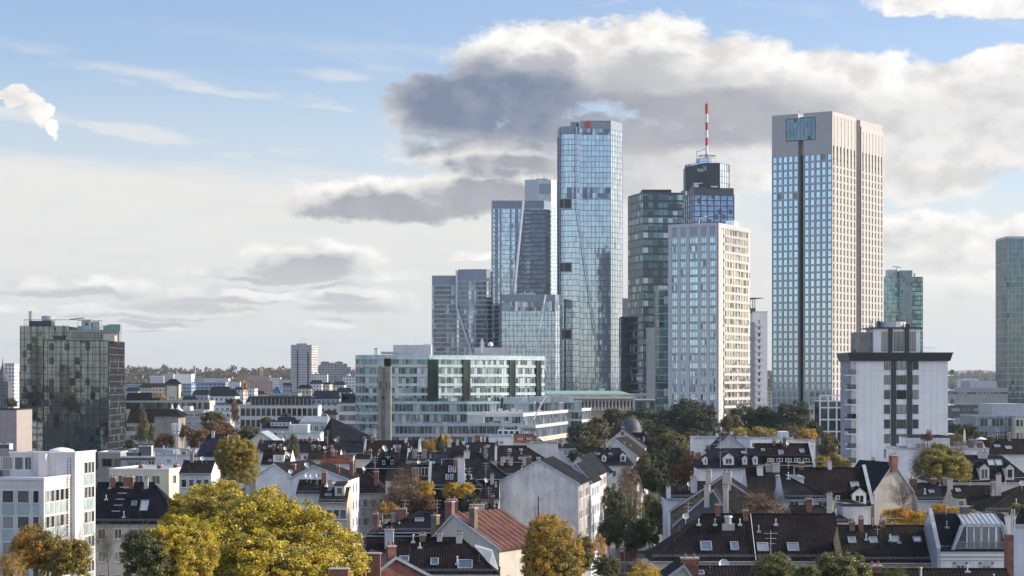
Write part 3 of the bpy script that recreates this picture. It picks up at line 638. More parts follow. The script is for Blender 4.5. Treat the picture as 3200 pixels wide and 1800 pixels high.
# ------------------------------------------------------------------ trees
def leaf_mesh(seed, n, leaf, nclump, shape=(1,1,1), spread_=0.20, hollow=0.45, low=-0.75, outline=0.25, top=0.0):
    g = np.random.default_rng(seed)
    d = g.normal(size=(nclump*3, 3)); d /= np.linalg.norm(d, axis=1)[:,None]
    d = d[d[:,2] > low][:nclump]; k = len(d)
    # uneven outline from a few broad lobes
    lobes = g.normal(size=(9,3)); lobes /= np.linalg.norm(lobes, axis=1)[:,None]; amp = g.uniform(-outline, outline*0.8, 9)
    rr = 1 + (np.exp((d@lobes.T-1)*4)*amp).sum(1); r = (hollow + (1-hollow)*g.random(k)**0.6)*rr*0.86
    c = d*r[:,None]; cr = g.uniform(0.6, 1.35, k)*spread_
    w = cr**2; idx = g.choice(k, n, p=w/w.sum())
    e = g.normal(size=(n,3)); e /= np.linalg.norm(e, axis=1)[:,None]; rad = g.random(n)**0.45
    p = c[idx] + e*(rad*cr[idx])[:,None]*np.array([1,1,0.75])
    if top: p[:,:2] *= (1 - top*np.clip(p[:,2]+0.2,0,1.3))[:,None]
    p *= np.array(shape)
    outw = p/np.maximum(np.linalg.norm(p, axis=1),1e-3)[:,None]
    nr = g.normal(size=(n,3)) + outw*0.9 + np.array([0,0,0.35]); nr /= np.linalg.norm(nr, axis=1)[:,None]
    a = np.cross(nr, g.normal(size=(n,3))); a /= np.linalg.norm(a, axis=1)[:,None]; b = np.cross(nr, a)
    s = leaf*g.uniform(0.6, 1.35, n)[:,None]; a = a*s; b = b*s*0.72
    V = np.stack([p-a, p-b*0.9+a*0.1, p+a, p+b], 1).reshape(-1,3)
    me = bpy.data.meshes.new('crown'); me.vertices.add(n*4); me.vertices.foreach_set('co', V.astype(np.float32).ravel())
    me.loops.add(n*4); me.loops.foreach_set('vertex_index', np.arange(n*4, dtype=np.int32)); me.polygons.add(n)
    me.polygons.foreach_set('loop_start', np.arange(n, dtype=np.int32)*4); me.polygons.foreach_set('loop_total', np.full(n,4,dtype=np.int32)); me.update(); me.validate()
    return me
def branch_mesh(seed, levels=3, r0=0.03, fine=False, stem=0.0, spreadv=0.9):
    """trunk from z=-stem up into a crown of radius 1 round the origin"""
    g = random.Random(seed); b = MB()
    def grow(p, d, L, r, lv):
        q = p; dd = d.copy(); n = 3
        for i in range(n):
            dd = (dd + Vector((g.uniform(-.18,.18), g.uniform(-.18,.18), g.uniform(-.05,.16)))).normalized()
            q2 = q + dd*(L/n); b.tube(q, q2, r*(1-.25*i), r*(1-.25*(i+1)), 5 if lv < 2 else 3, cap=False); q = q2
            if lv < levels:
                for j in range((2 if lv else 3) + (1 if fine else 0)):
                    an = g.uniform(0, 6.28); tilt = g.uniform(.45,.95)*spreadv
                    side = dd.orthogonal().normalized(); side.rotate(Matrix.Rotation(an, 3, dd))
                    nd = (dd*math.cos(tilt)+side*math.sin(tilt)).normalized()
                    grow(q, nd, L*g.uniform(.55,.75), r*(.42-.0*i), lv+1)
    if stem: b.tube((0,0,-stem), (0.02,0.01,-0.85), r0*1.5, r0*1.15, 8, cap=False)
    grow(Vector((0.02,0.01,-0.85)), Vector((0,0,1)), 1.0, r0*1.15, 0)
    return b.build('trunk', M['bark'], me_only=True)
CR = {}
def crown(kind, k):
    key = (kind, k)
    if key not in CR:
        s = hash(kind) % 1000 if False else sum(map(ord, kind))*7+k*13
        if kind == 'hero': CR[key] = leaf_mesh(s, 100000, 0.0145, 1100, spread_=0.075, hollow=0.35, outline=0.45)
        elif kind == 'fine': CR[key] = leaf_mesh(s, 24000, 0.026, 260, spread_=0.125, hollow=0.4, outline=0.5)
        elif kind == 'sparse': CR[key] = leaf_mesh(s, 9000, 0.020, 220, spread_=0.13, hollow=0.25, outline=0.4)
        elif kind == 'mid': CR[key] = leaf_mesh(s, 7000, 0.045, 80, spread_=0.24, hollow=0.45, outline=0.35)
        elif kind == 'far': CR[key] = leaf_mesh(s, 900, 0.12, 30, spread_=0.34, hollow=0.35, outline=0.35)
        elif kind == 'poplar': CR[key] = leaf_mesh(s, 7000, 0.036, 160, spread_=0.24, hollow=0.3, outline=0.2, top=0.45)
        elif kind == 'fir': CR[key] = leaf_mesh(s, 6000, 0.045, 120, spread_=0.2, hollow=0.3, outline=0.1, top=0.75, low=-0.95)
        elif kind == 'hedge': CR[key] = leaf_mesh(s, 9000, 0.03, 150, spread_=0.22, hollow=0.3, outline=0.4, low=-0.5)
    return CR[key]
TR = {}
def trunkm(kind, k):
    key = (kind, k)
    if key not in TR:
        TR[key] = {'plain': lambda: branch_mesh(k*3+1, 2, 0.035, stem=4.5), 'twiggy': lambda: branch_mesh(k*5+2, 4, 0.022, fine=False, stem=4, spreadv=0.8),
                   'bare': lambda: branch_mesh(k*7+3, 4, 0.018, fine=True, stem=4, spreadv=1.0), 'far': lambda: branch_mesh(k, 1, 0.05, stem=4)}[kind]()
    return TR[key]
def tree(label, cx, top, hw, D, mat, kind='mid', asp=1.0, cat='tree', var=0, group=None, trunk='plain', name='tree', depth=None, rot=None):
    """cx centre, top row and half width in photo pixels, asp = half height over half width"""
    rad = hw*D/F; hh = rad*asp; zt = PZ(top, D); zc = zt-hh*0.97
    if rot is None: rot = (cx*0.37+var) % 6.28
    t = thing(name, label, cat, (PX(cx, D), D, 0), 0, group)
    tm = trunkm(trunk, var % 3)
    o = link('trunk', tm, t, (0,0,zc), rot); o.scale = (rad*0.9, rad*0.9, hh*0.93)
    if trunk == 'plain' and zc-hh*0.85*0.93 > 0.5:
        pass
    if kind:
        me = crown(kind, var % 3); key = (kind, var % 3, mat)
        if key not in CR: c = me.copy(); c.materials.append(M[mat]); CR[key] = c
        o = link('crown', CR[key], t, (0,0,zc), rot); o.scale = (rad, (depth*D/F if depth else rad), hh)
    return t
# ================================================================== SETTING
def structure(o): o['kind'] = 'structure'; return o
b = MB(); b.poly([(-15000,-3000,0),(15000,-3000,0),(15000,26000,0),(-15000,26000,0)]); structure(b.build('ground', M['ground']))
def hill(name, px0, px1, D, prof, mat, wid=900, n=60, seed=1):
    g = random.Random(seed); b = MB(); rows = []
    for i in range(n+1):
        f = i/n; px = px0+(px1-px0)*f; y = prof[0][1]
        for (a, ya), (c, yc) in zip(prof, prof[1:]):
            if a <= px <= c: y = ya+(yc-ya)*(px-a)/(c-a)
        h = max(2, PZ(y, D)) ; rows.append((PX(px, D), h))
    for (xa, ha), (xb, hb) in zip(rows, rows[1:]):
        b.poly([(xa,D-wid,0),(xb,D-wid,0),(xb,D-wid*.35,hb*.72),(xa,D-wid*.35,ha*.72)]); b.poly([(xa,D-wid*.35,ha*.72),(xb,D-wid*.35,hb*.72),(xb,D,hb),(xa,D,ha)])
        b.poly([(xa,D,ha),(xb,D,hb),(xb,D+wid*1.5,0),(xa,D+wid*1.5,0)])
    return structure(b.build(name, M[mat]))
hill('hill', -400, 2600, 4700, [(-400,1184),(100,1182),(395,1180),(600,1183),(760,1185),(840,1179),(920,1179),(1000,1180),(1200,1184),(1800,1188),(2600,1188)], 'hill', 1500)
hill('hills', 2200, 4200, 8800, [(2200,1181),(2700,1180),(4200,1180)], 'hill', 1500)
b = MB(); 
hill('mountains', 2300, 4400, 14000, [(2300,1180),(2600,1176),(2900,1164),(2990,1158),(3060,1156),(3150,1163),(3300,1170),(4400,1175)], 'hill', 2500, 80)
# wood on the far ridge: nobody could count it
def forest(name, px0, px1, D, yf, n, size, seed, mat):
    g = np.random.default_rng(seed); base = leaf_mesh(seed, 240, 0.15, 16, spread_=0.36, hollow=0.3)
    nv = len(base.vertices); co = np.empty(nv*3); base.vertices.foreach_get('co', co); co = co.reshape(-1,3); Vs = []
    for i in range(n):
        px = g.uniform(px0, px1); d = D - abs(g.normal())*500; y = yf(px); hz = PZ(y, D)*(1-(D-d)/1500*0.28/0.35)
        s = size*g.uniform(.7,1.5); an = g.uniform(0,6.28); ca, sa = math.cos(an), math.sin(an)
        c = co*np.array([s,s,s*g.uniform(.8,1.3)]); c = np.stack([c[:,0]*ca-c[:,1]*sa, c[:,0]*sa+c[:,1]*ca, c[:,2]],1)
        Vs.append(c + np.array([PX(px,d), d, hz+s*0.5]))
    V = np.concatenate(Vs); k = len(V)//4
    me = bpy.data.meshes.new(name); me.vertices.add(k*4); me.vertices.foreach_set('co', V.astype(np.float32).ravel())
    me.loops.add(k*4); me.loops.foreach_set('vertex_index', np.arange(k*4, dtype=np.int32)); me.polygons.add(k)
    me.polygons.foreach_set('loop_start', np.arange(k, dtype=np.int32)*4); me.polygons.foreach_set('loop_total', np.full(k,4,dtype=np.int32)); me.update()
    me.materials.append(M[mat]); o = link(name, me); o['kind'] = 'stuff'; o['label'] = 'autumn wood along the far ridge'; return o
rid = [(-400,1184),(395,1181),(600,1184),(760,1186),(840,1181),(920,1180),(1000,1182),(1300,1185),(2600,1187)]
def yfr(px):
    for (a, ya), (c, yc) in zip(rid, rid[1:]):
        if a <= px <= c: return ya+(yc-ya)*(px-a)/(c-a)
    return 1183
forest('forest', 380, 1130, 4700, yfr, 520, 13, 5, 'l_forest')
forest('forest', -400, 60, 4700, yfr, 220, 13, 6, 'l_forest'); forest('forest', 1130, 2600, 4650, yfr, 500, 13, 8, 'l_forest'); forest('forest', 2900, 4200, 6500, lambda p: 1185, 700, 13, 9, 'l_forest')

# ================================================================== SKYSCRAPERS
# --- stone tower with two slabs either side of a slot
def stone_tower():
    D = 972; rz = R(-33); A, W = frame2(2412, 2600, D, rz); d = side_depth(2760, 2600, D, rz); zt = PZ(347, D)
    t = thing('stone_tower', 'tall beige stone tower with a blue sky window near its top', 'skyscraper', (A.x, A.y, 0), rz); fs = faces(W, d)
    core = MB(); w = MB(); th = 0.55
    s0, s1 = W*0.44, W*0.53                                   # slot in the front
    r0, r1 = d*0.46, d*0.56                                   # slot in the side
    # core volumes set behind the piers, notched at the slots
    core.box(0.2, s0, 0.6, d-.2, 0, zt-.3); core.box(s1, W-.6, 0.6, r0, 0, zt-.3); core.box(s1, W-.6, r1, d-.2, 0, zt-.3); core.box(s0, s1, 3.2, d-1, 0, zt-1.2); core.box(s1-.01, W-3.4, r0-.01, r1+.01, 0, zt-1.25)
    core.build('core', M['stone'], t)
    f = fs['f']; r = fs['r']; P = 3.63; ztop = PZ(485, D+8)-.2; n = int(ztop/P)
    cnt = [0]; cntr = [0]
    def bay(face, u0, u1, cols, ww, wh, zt_, z_first, count, gm, top_fins=None, out=-0.6):
        """stone grid with real openings; face plane is the outer skin, glass sits at out"""
        step = (u1-u0)/cols; m = (step-ww)/2; o0, o1 = out, 0.0
        zlow = z_first - n*P
        xs = [u0]+[v for k in range(cols) for v in (u0+k*step+m, u0+k*step+m+ww)]+[u1]
        ztp = zt_ if top_fins is None else zt_
        for k in range(0, len(xs), 2): face.box(w, xs[k], xs[k+1], o0, o1, 0, top_fins if top_fins else z_first)
        face.box(w, u0, u1, o0, o1, top_fins if top_fins else z_first, zt_)
        for k in range(cols):
            a = u0+k*step+m
            if top_fins:
                face.box(w, a, a+ww, o0, -0.18, z_first+wh*1.2, top_fins)   # stone behind the tall fins
            for i in range(n+1):
                z = z_first - i*P
                lo = z-P+(P-wh); 
                if i > 0 or not top_fins: face.box(w, a, a+ww, o0, -0.02 if not top_fins else -0.10, z-(P-wh)*1.0 if False else z-P, z-wh)
        its = [(u0+k*step+m, z_first-i*P-wh, ww, wh) for i in range(n) for k in range(cols)]
        put_windows(t, face, its, 'pane', out+0.05, 100, count, gm)
    bay(f, 0, s0, 5, 2.15, 2.75, zt, ztop, cnt, 'g_opera')
    cnt[0] = 50; bay(f, s1, W, 5, 2.15, 2.75, zt, ztop, cnt, 'g_opera')
    zf = PZ(480, D+8)
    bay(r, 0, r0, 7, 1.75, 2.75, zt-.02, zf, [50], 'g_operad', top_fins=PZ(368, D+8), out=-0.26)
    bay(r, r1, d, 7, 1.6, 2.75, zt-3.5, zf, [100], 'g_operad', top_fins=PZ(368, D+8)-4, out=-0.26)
    # glass in the slots
    g = MB(); f.box(g, s0+.02, s1-.02, -3.2, -3.0, 0, PZ(650, D+6)); f.box(g, s0+.3, s0+1.6, -3.19, -2.9, PZ(650,D+6), PZ(480,D+6)); g.build('slot_glazing', M['g_slot'], t)
    g = MB()
    for k in range(int(zt/P)-6):
        if k % 1 == 0: r.box(g, r0+1.0, r1-1.2, -3.4, -3.2, k*P+1, k*P+3.2)
    g.build('slot_windows', M['g_operad'], t)
    # the sky window: a glass box across the slot, proud of nothing, framed dark
    z0, z1 = PZ(437, D+9), PZ(371, D+9); u0, u1 = W*0.25, W*0.72
    fr = MB(); f.box(fr, u0-.4, u1+.4, -.5, .10, z0-.4, z0); f.box(fr, u0-.4, u1+.4, -.5, .10, z1, z1+.4); f.box(fr, u0-.4, u0, -.5, .10, z0, z1); f.box(fr, u1, u1+.4, -.5, .10, z0, z1)
    for k in range(1, 8): f.box(fr, u0+(u1-u0)*k/8-.06, u0+(u1-u0)*k/8+.06, .06, .12, z0, z1)
    for k in range(1, 9): f.box(fr, u0, u1, .06, .13, z0+(z1-z0)*k/9-.05, z0+(z1-z0)*k/9+.05)
    gl = MB(); f.box(gl, u0, s0+.8, -.4, .06, z0, z1); f.box(gl, s0+.82, u1, -.4, .05, z0, z1)
    gl.build('sky_window', M['g_right'], t); fr.build('sky_window_frame', M['mullion'], t)
    w.build('wall', M['stone_warm'], t)
    rf = MB(); rf.box(.3, s0-.3, .8, d-.5, zt-.5, zt-.4); rf.build('roof', M['flatlight'], t)
    m_ = MB(); m_.tube((W*.42, 3, zt-.4), (W*.42, 3, zt+1.5), .12, .12); m_.tube((W*.42-.9, 3, zt+1.6), (W*.42+.4, 3, zt+1.3), .2, .12); m_.tube((W*.5,4,zt-1.2),(W*.5,4,zt+3.5),.05,.03); m_.build('roof_crane', M['steel'], t)
stone_tower()

# --- white stone high-rise with paired windows, lit glass side
def park_tower():
    D = 860; rz = R(-28); A, W = frame2(2088, 2245, D, rz); d = side_depth(2345, 2245, D, rz); zt = PZ(690, D)
    t = thing('office_tower', 'white stone high-rise with five window columns and bright glass side, before the masted tower', 'skyscraper', (A.x, A.y, 0), rz); fs = faces(W, d)
    f, r = fs['f'], fs['r']; w = MB()
    core = MB(); core.box(0.1, W-.5, .5, d-.1, 0, zt-1); core.build('core', M['parkstone'], t)
    bays = [(15,38),(53,74),(90,124),(138,161),(175,199)]; bays = [(a/212*W, b/212*W) for a, b in bays]
    dm = D+4; P = 49.0*dm/F; ztop = PZ(743, dm); n = 12
    edges = [0]+[v for b_ in bays for v in b_]+[W]
    for k in range(0, len(edges), 2): f.box(w, edges[k], edges[k+1], -.5, 0, 0, zt-.8)
    its = []; sp = MB(); SPM = {}
    for (a, b_) in bays:
        f.box(w, a, b_, -.5, 0, PZ(708, dm), zt-.8)
        sp = MB(); f.box(sp, a, b_, -.35, -.2, PZ(738, dm), PZ(709, dm)); sp.build('louvre', M['band'], t)
        f.box(w, a, b_, -.5, 0, ztop+P*0, PZ(738, dm))
        for i in range(n):
            z = ztop-i*P; hw_ = P*0.33
            k = 3 if (b_-a) > 4 else 2
            its += [(a, z-hw_, (b_-a), hw_), (a, z-P*0.50-hw_, (b_-a), hw_)]
            q_ = MB(); q_.box(0, b_-a, 0, .28, 0, P*.5-hw_); spm = SPM.setdefault(round(b_-a,2), None) or SPM.__setitem__(round(b_-a,2), q_.build('spandrel_panel', M['band'], me_only=True)) or SPM[round(b_-a,2)]; link('spandrel_panel', spm, t, f.p(a, -.12, z-P*.5), f.ang)
            f.box(w, a, b_, -.5, 0, z-P, z-P*0.50-hw_)
    w.build('wall', M['parkstone'], t)
    # windows of three lights
    def pw(wd, h):
        b = MB(); b.box(0, wd, -.02, .03, 0, h, 1)
        for k in range(1, 4 if wd > 4 else 3): x = wd*k/(4 if wd > 4 else 3); b.box(x-.06, x+.06, -.14, -.02, 0, h)
        b.box(0, .08, -.08, -.02, 0, h); b.box(wd-.08, wd, -.08, -.02, 0, h); return b.build('window', [M['mullion'], M['g_park']], me_only=True)
    cache = {}; q = 0; lo = MB()
    for (u, z, wd, h) in its:
        k_ = (round(wd,2), round(h,2)); cache.setdefault(k_, None) or cache.__setitem__(k_, pw(wd, h)) if cache.get(k_) is None else None
        link('window', cache[k_], t, f.p(u, -.38, z), f.ang); q += 1
    # side: stone edge, dark slot, glass with stone floor bands and a column of loggias
    b = MB(); r.box(b, 0, d*.10, -.5, 0, 0, zt-.8); r.box(b, d*.10, d, -.5, 0, zt-3.0, zt-.8); r.box(b, d*.10, d*.16, -2, -1.4, 0, zt-3.0)
    P2 = 3.55; z = zt-3.0; k = 0; bal = MB(); gl = MB()
    r.box(gl, d*.18, d*.58, -.45, -.25, 0, zt-3.0); r.box(gl, d*.68, d, -.45, -.25, 0, zt-3.0)
    lo = MB(); r.box(lo, d*.58, d*.68, -2.2, -2.0, 0, zt-3.0)
    while z > 1:
        z -= P2; r.box(b, d*.18, d*.995, -.45 if True else 0, .03, z, z+1.15)
    b.build('side_wall', M['stone_warm'], t); gl.build('side_glazing', M['g_gold'], t); lo.build('loggia_back', M['g_operad'], t)
    ml = MB()
    for k in range(1, 16): r.box(ml, d*(.18+.8*k/16)-.08, d*(.18+.8*k/16)+.08, -.26, -.12, 0, zt-3.0)
    r.box(ml, d*.10, d*.12, -.5, -.3, 0, zt-3.0); ml.build('mullions', M['mullion'], t)
    s = MB()
    for k in range(14): r.box(s, d*.20+k*d*.055, d*.20+k*d*.055+.1, .3, .38, zt-12, zt-2.2)
    s.build('glass_screen', M['mullight'], t)
    rb = MB(); rb.box(.4, W-.4, .4, d-.4, zt-1.1, zt-.9); rb.build('roof', M['flatlight'], t)
    m_ = MB(); m_.tube((W*.52, 5, zt-.9), (W*.54, 5, zt+1.6), .3, .25); m_.hexa([(W*.53,4.7,zt+1.3),(W*.53+3.5,4.7,zt+2.4),(W*.53+3.5,5.3,zt+2.4),(W*.53,5.3,zt+1.3),(W*.53,4.7,zt+1.9),(W*.53+3.5,4.7,zt+2.8),(W*.53+3.5,5.3,zt+2.8),(W*.53,5.3,zt+1.9)]); m_.build('roof_crane', M['whitepaint'], t)
    g = MB(); g.box(W-5, W-1.2, d*.55, d*.8, zt-1, zt+1.7); g.build('roof_house', M['g_t1'], t)
park_tower()

# --- tallest glass tower with a red sign
def glass_tall():
    D = 1490; t, L, fc, zt, o = poly_tower('tallest blue glass tower with a red emblem on its top edge', 'x' if 0 else [(1812,D),(1909,D+1),(1945,D+18)], PZ and 376, 0, 'g_t1', 4.05, 2.75, .32, 'mullion', 'mullion', crown=6.5, back=38, bandout=.12, mw=.22)
    # lower shoulder on the left, chamfered
    zb = PZ(394, D); s = MB(); cr = MB(); bd = MB(); ml = MB(); pts = [(1742,D+25),(1749,D+8),(1763,D+1.5),(1812,D+.2)]
    P = [Vector((PX(px,d_)-o.x, d_-o.y)) for px, d_ in pts]
    for a, b_ in zip(P, P[1:]):
        W = (b_-a).length; f = Face((a.x,a.y), math.atan2(b_.y-a.y, b_.x-a.x), W)
        s.poly([(a.x,a.y,0),(b_.x,b_.y,0),(b_.x,b_.y,zb-5.5),(a.x,a.y,zb-5.5)], o=(a.x,a.y,0)); f.box(cr, 0, W, -.3, .06, zb-5.5, zb)
        z = zb-5.5
        while z > 0: f.box(bd, 0, W, 0, .12, z-.35, z); z -= 4.05
        for k in range(max(1, round(W/2.75))+1): u = W*k/max(1, round(W/2.75)); f.box(ml, u-.07, u+.07, 0, .13, 0, zb-5.5)
    s.poly([(P[0].x,P[0].y+20,0),(P[0].x,P[0].y,0),(P[0].x,P[0].y,zb-5.5),(P[0].x,P[0].y+20,zb-5.5)])
    s.build('shoulder_glazing', M['g_t1'], t); cr.build('shoulder_crown', M['crown_metal'], t); bd.build('floor_bands', M['mullion'], t); ml.build('mullions', M['mullion'], t)
    rf = MB(); rf.poly([(p.x,p.y,zb-.1) for p in P]+[(P[-1].x,P[-1].y+24,zb-.1),(P[0].x,P[0].y+18,zb-.1)]); rf.build('roof', M['flatlight'], t)
    # dark service floors
    b = MB()
    f = fc[0]; f.box(b, 0, f.W, .1, .2, PZ(421,D), PZ(402,D)); b.build('service_floor', M['g_t3'], t); b = MB(); f.box(b, 0, f.W, .1, .2, PZ(621,D), PZ(585,D))
    a, b_ = P[2], P[3]; f = Face((a.x,a.y), math.atan2(b_.y-a.y, b_.x-a.x), (b_-a).length); f.box(b, 0, f.W, .1, .2, PZ(621,D), PZ(585,D))
    b.build('service_floor', M['g_t3'], t)
    # corner loggias: proud dark panels stand in for the shaded recesses
    nb = MB(); ns = MB()
    for y0, y1 in ((622,650),(822,848),(1032,1058)):
        nb = MB(); f.box(nb, -3.5, 5.2, .12, .25, PZ(y1,D), PZ(y0,D)); f.box(ns, -3.9, 6.2, .1, 1.0, PZ(y1+3,D), PZ(y1,D)); f.box(ns, -3.9, 6.2, .1, 1.0, PZ(y0,D), PZ(y0-3,D)); f.box(ns, 5.2, 5.9, .1, .7, PZ(y1,D), PZ(y0,D))
        f.box(ns, -.3, 0.1, .25, .6, PZ(y1,D), PZ(y0,D)); nb.build('loggia_shade', M['navy'], t)
    ns.build('loggia_frame', M['band'], t)
    rod(t, 'facade_seam', o, [(1801,398,D-.2),(1801,625,D-.3),(1862,1045,D-.5),(1862,1215,D-.5)], .45, 'seam'); rod(t, 'facade_seam', o, [(1796,398,D-.2),(1796,640,D-.3),(1856,1050,D-.5)], .25, 'mullion')
    rod(t, 'facade_seam', o, [(1812,378,D-.3),(1812,1215,D-.3)], .35, 'seam'); rod(t, 'facade_seam', o, [(1749,398,D+7.5),(1749,1210,D+7.5)], .6, 'band'); rod(t, 'facade_seam', o, [(1909,378,D),(1909,1215,D)], .3, 'seam')
    g = MB(); W2 = PX(1812,D)-PX(1784,D); x0 = PX(1784,D)-o.x
    g.box(x0, -.3, 6, 20, zb-.1, zt-.4); g.build('roof_house', M['crown_metal'], t); g = MB(); g.box(PX(1802,D)-o.x, PX(1809,D)-o.x, 1.5, 5, zb, zt-2.4); g.build('lift_shaft', M['navy'], t)
    rr = MB(); rr.box(0, fc[0].W, -.1, .3, zt-.4, zt+.25); rr.build('roof_rail', M['whitepaint'], t)
    # the emblem: an S with a dot above, proud of the crown
    e = MB(); cx = PX(1837,D)-o.x; y = -.55; s_ = 1.0
    def bx(x0,x1,z0,z1): e.box(cx+x0*s_, cx+x1*s_, y, y+.4, zc+z0*s_, zc+z1*s_)
    zc = PZ(392, D)
    bx(-2,2,1.5,2.4); bx(-2,-1.1,.95,1.5); bx(-2,2,.1,.95); bx(1.1,2,-.5,.1); bx(-2,2,-1.4,-.5)
    e.tube((cx, y+.4, zc+3.0), (cx, y, zc+3.0), .55, .55, 16); e.build('emblem', M['redsign'], t)
glass_tall()

# --- residential towers of the same cluster
D = 1540
t, L, fc, zt, o = poly_tower('blue residential tower with small balconies and a slanting seam, behind the two lower glass towers', [(1536,D+4),(1541,D),(1634,D+1),(1700,D+1),(1716,D+5),(1722,D+14)], 628, 0, 'g_t2', 3.55, 2.6, .5, 'mullight', 'band', crown=6.0, back=34, bandout=.16)
g = MB(); a = fc[2]; b_ = fc[3]
x0 = PX(1634,D)-o.x
# the darker half right of the seam
zt2 = zt-8
W = [Vector((PX(px,D)-o.x, D-o.y, PZ(py,D))) for px, py in ((1637,640),(1722,640),(1722,1215),(1600,1215),(1603,920))]
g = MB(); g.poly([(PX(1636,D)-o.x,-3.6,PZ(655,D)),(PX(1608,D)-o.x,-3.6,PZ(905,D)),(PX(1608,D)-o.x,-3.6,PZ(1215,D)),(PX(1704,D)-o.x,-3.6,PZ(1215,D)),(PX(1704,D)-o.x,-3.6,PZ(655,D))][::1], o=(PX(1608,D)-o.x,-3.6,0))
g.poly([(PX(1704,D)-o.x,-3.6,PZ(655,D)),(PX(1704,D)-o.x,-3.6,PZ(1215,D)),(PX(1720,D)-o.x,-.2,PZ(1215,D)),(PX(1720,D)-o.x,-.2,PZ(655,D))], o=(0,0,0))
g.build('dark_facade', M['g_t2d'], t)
bb = MB(); z = PZ(655,D)
while z > PZ(1215,D):
    x_l = PX(1636-28*min(1,(PZ(655,D)-z)/(PZ(655,D)-PZ(905,D))),D)-o.x; bb.box(x_l, PX(1704,D)-o.x, -3.9, -3.6, z-.5, z); z -= 3.55
bb.build('floor_bands', M['mullion'], t)
rod(t, 'facade_seam', o, [(1635,628,D-4.5),(1607,912,D-4.5),(1607,1210,D-4.5)], 1.1, 'seam')
b = MB(); z = PZ(668,D)
while z > PZ(900,D):
    for xa, xb in ((1640,1655),(1543,1552)): b = MB(); b.box(PX(xa,D)-o.x, PX(xb,D)-o.x, -5.2, -3.9, z-.4, z+.7); b.build('balcony', M['mullight'], t)
    z -= 3.55
D = 1470
t, L, fc, zt, o = poly_tower('dark grey-blue residential tower with curved front and horizontal bands, leftmost of the skyscrapers', [(1427,D-1),(1480,D-5),(1520,D-4),(1540,D)], 842, 0, 'g_t3', 3.5, 2.6, .7, 'mullight', 'mullion', crown=8.5, back=30, bandout=.25)
s = MB(); cr = MB(); bd = MB(); zb = PZ(861,D); x0 = PX(1350,D)-o.x; f = Face((x0, 1), 0, -x0)
s.box(x0, 0, 1, 25, 0, zb-7); f.box(cr, 0, f.W, -.2, .1, zb-7, zb); z = zb-7
s.build('side_volume', M['g_t3'], t); cr.build('side_crown', M['crown_metal'], t)
while z > 20: f.box(bd, 0, f.W, 0, .25, z-.8, z); z -= 3.5
bd.build('floor_bands', M['mullight'], t); ml = MB()
for k in range(8): f.box(ml, f.W*k/7-.1, f.W*k/7+.1, 0, .15, 20, zb-7)
ml.build('mullions', M['mullion'], t)
rod(t, 'facade_seam', o, [(1427,842,D-2),(1427,962,D-2.5),(1478,1112,D-6)], .9, 'seam'); rod(t, 'facade_seam', o, [(1540,848,D-.6),(1540,1110,D-.6)], .7, 'band')
D = 1430
t, L, fc, zt, o = poly_tower('low glass tower with a pale crown and slanting white seam, beside the tallest tower', [(1562,D+5),(1568,D),(1690,D),(1735,D+1),(1750,D+5),(1756,D+14)], 921, 0, 'g_t4', 3.8, 2.7, .3, 'mullion', 'mullion', crown=7.0, back=30, bandout=.12, mw=.22)
rod(t, 'facade_seam', o, [(1704,921,D-.4),(1671,1125,D-.5)], .6, 'seam')
b = MB(); f = fc[1]; f.box(b, 0, f.W+12, .1, .2, PZ(972,D), PZ(942,D)); b.build('service_floor', M['g_t3'], t)
b = MB(); f.box(b, 0, 6, .2, .5, PZ(972,D), PZ(946,D)); b.build('corner_panel', M['band'], t)
b = MB()
for k in range(7): b.box(14+k*1.8, 15+k*1.8, 4, 5, zt-.3, zt+1.2+(k%3)*.5)
b.build('roof_plant', M['whitepaint'], t)
# pale tower behind
D = 2150
t, L, fc, zt, o = poly_tower('pale grey tower with a louvred top, rising behind the blue residential tower', [(1640,D+5),(1681,D),(1694,D+1),(1722,D+2),(1742,D+10)], 562, 0, 'g_t1', 4.0, 6.0, 1.0, 'band', 'band', crown=30, crownm='mullight', back=40)
b = MB(); x0, x1 = PX(1686,D)-o.x, PX(1722,D)-o.x; b.box(x0,x1,-5.4,-5.1,PZ(604,D),PZ(574,D)); b.box(PX(1676,D)-o.x, PX(1712,D)-o.x, 2, 20, zt-.3, PZ(556,D)); b.build('louvres', M['crown_metal'], t)
b = MB()
for px, h in ((1662,8),(1668,5),(1700,14),(1704,8),(1735,16)): b.tube((PX(px,D)-o.x,8,zt),(PX(px,D)-o.x,8,zt+h*.7),.5,.2,5)
b.build('antenna', M['antenna'], t)

# --- dark green slab tower
D = 1021
t, L, fc, zt, o = poly_tower('dark green glass tower with a receding left side, left of the masted tower', [(1963,D+24),(2010,D),(2135,D+4)], (PZ(600,D),), 0, 'g_gal', 3.9, 2.65, 1.1, 'mullion', 'mullion', crown=0.0, back=26, bandout=.1)
g = MB(); f = Face((PX(2010,D)-o.x, D-o.y), 0, 20); g.box(PX(2008,D)-o.x, PX(2100,D)-o.x, -20, -4, zt-.2, PZ(590,D)); g.build('roof_house', M['navy'], t)
g = MB(); g.box(PX(1948,D)-o.x, PX(2010,D)-o.x, -3, 20, 0, PZ(985,D)); g.build('podium_glazing', M['windark'], t)
g = MB()
for k in range(14): z = PZ(985,D)-k*3.9; g.box(PX(1948,D)-o.x-.1, PX(2010,D)-o.x, -3.15, -3, z-.5, z)
g.build('podium_bands', M['mullion'], t)
D = 985
t, L, fc, zt, o = poly_tower('pale green glass block in front of the dark green tower', [(2046,D+10),(2060,D),(2095,D)], 906, 0, 'g_green', 3.8, 2.0, .3, 'tealgrey', 'mullion', crown=.6, back=14)
D = 960
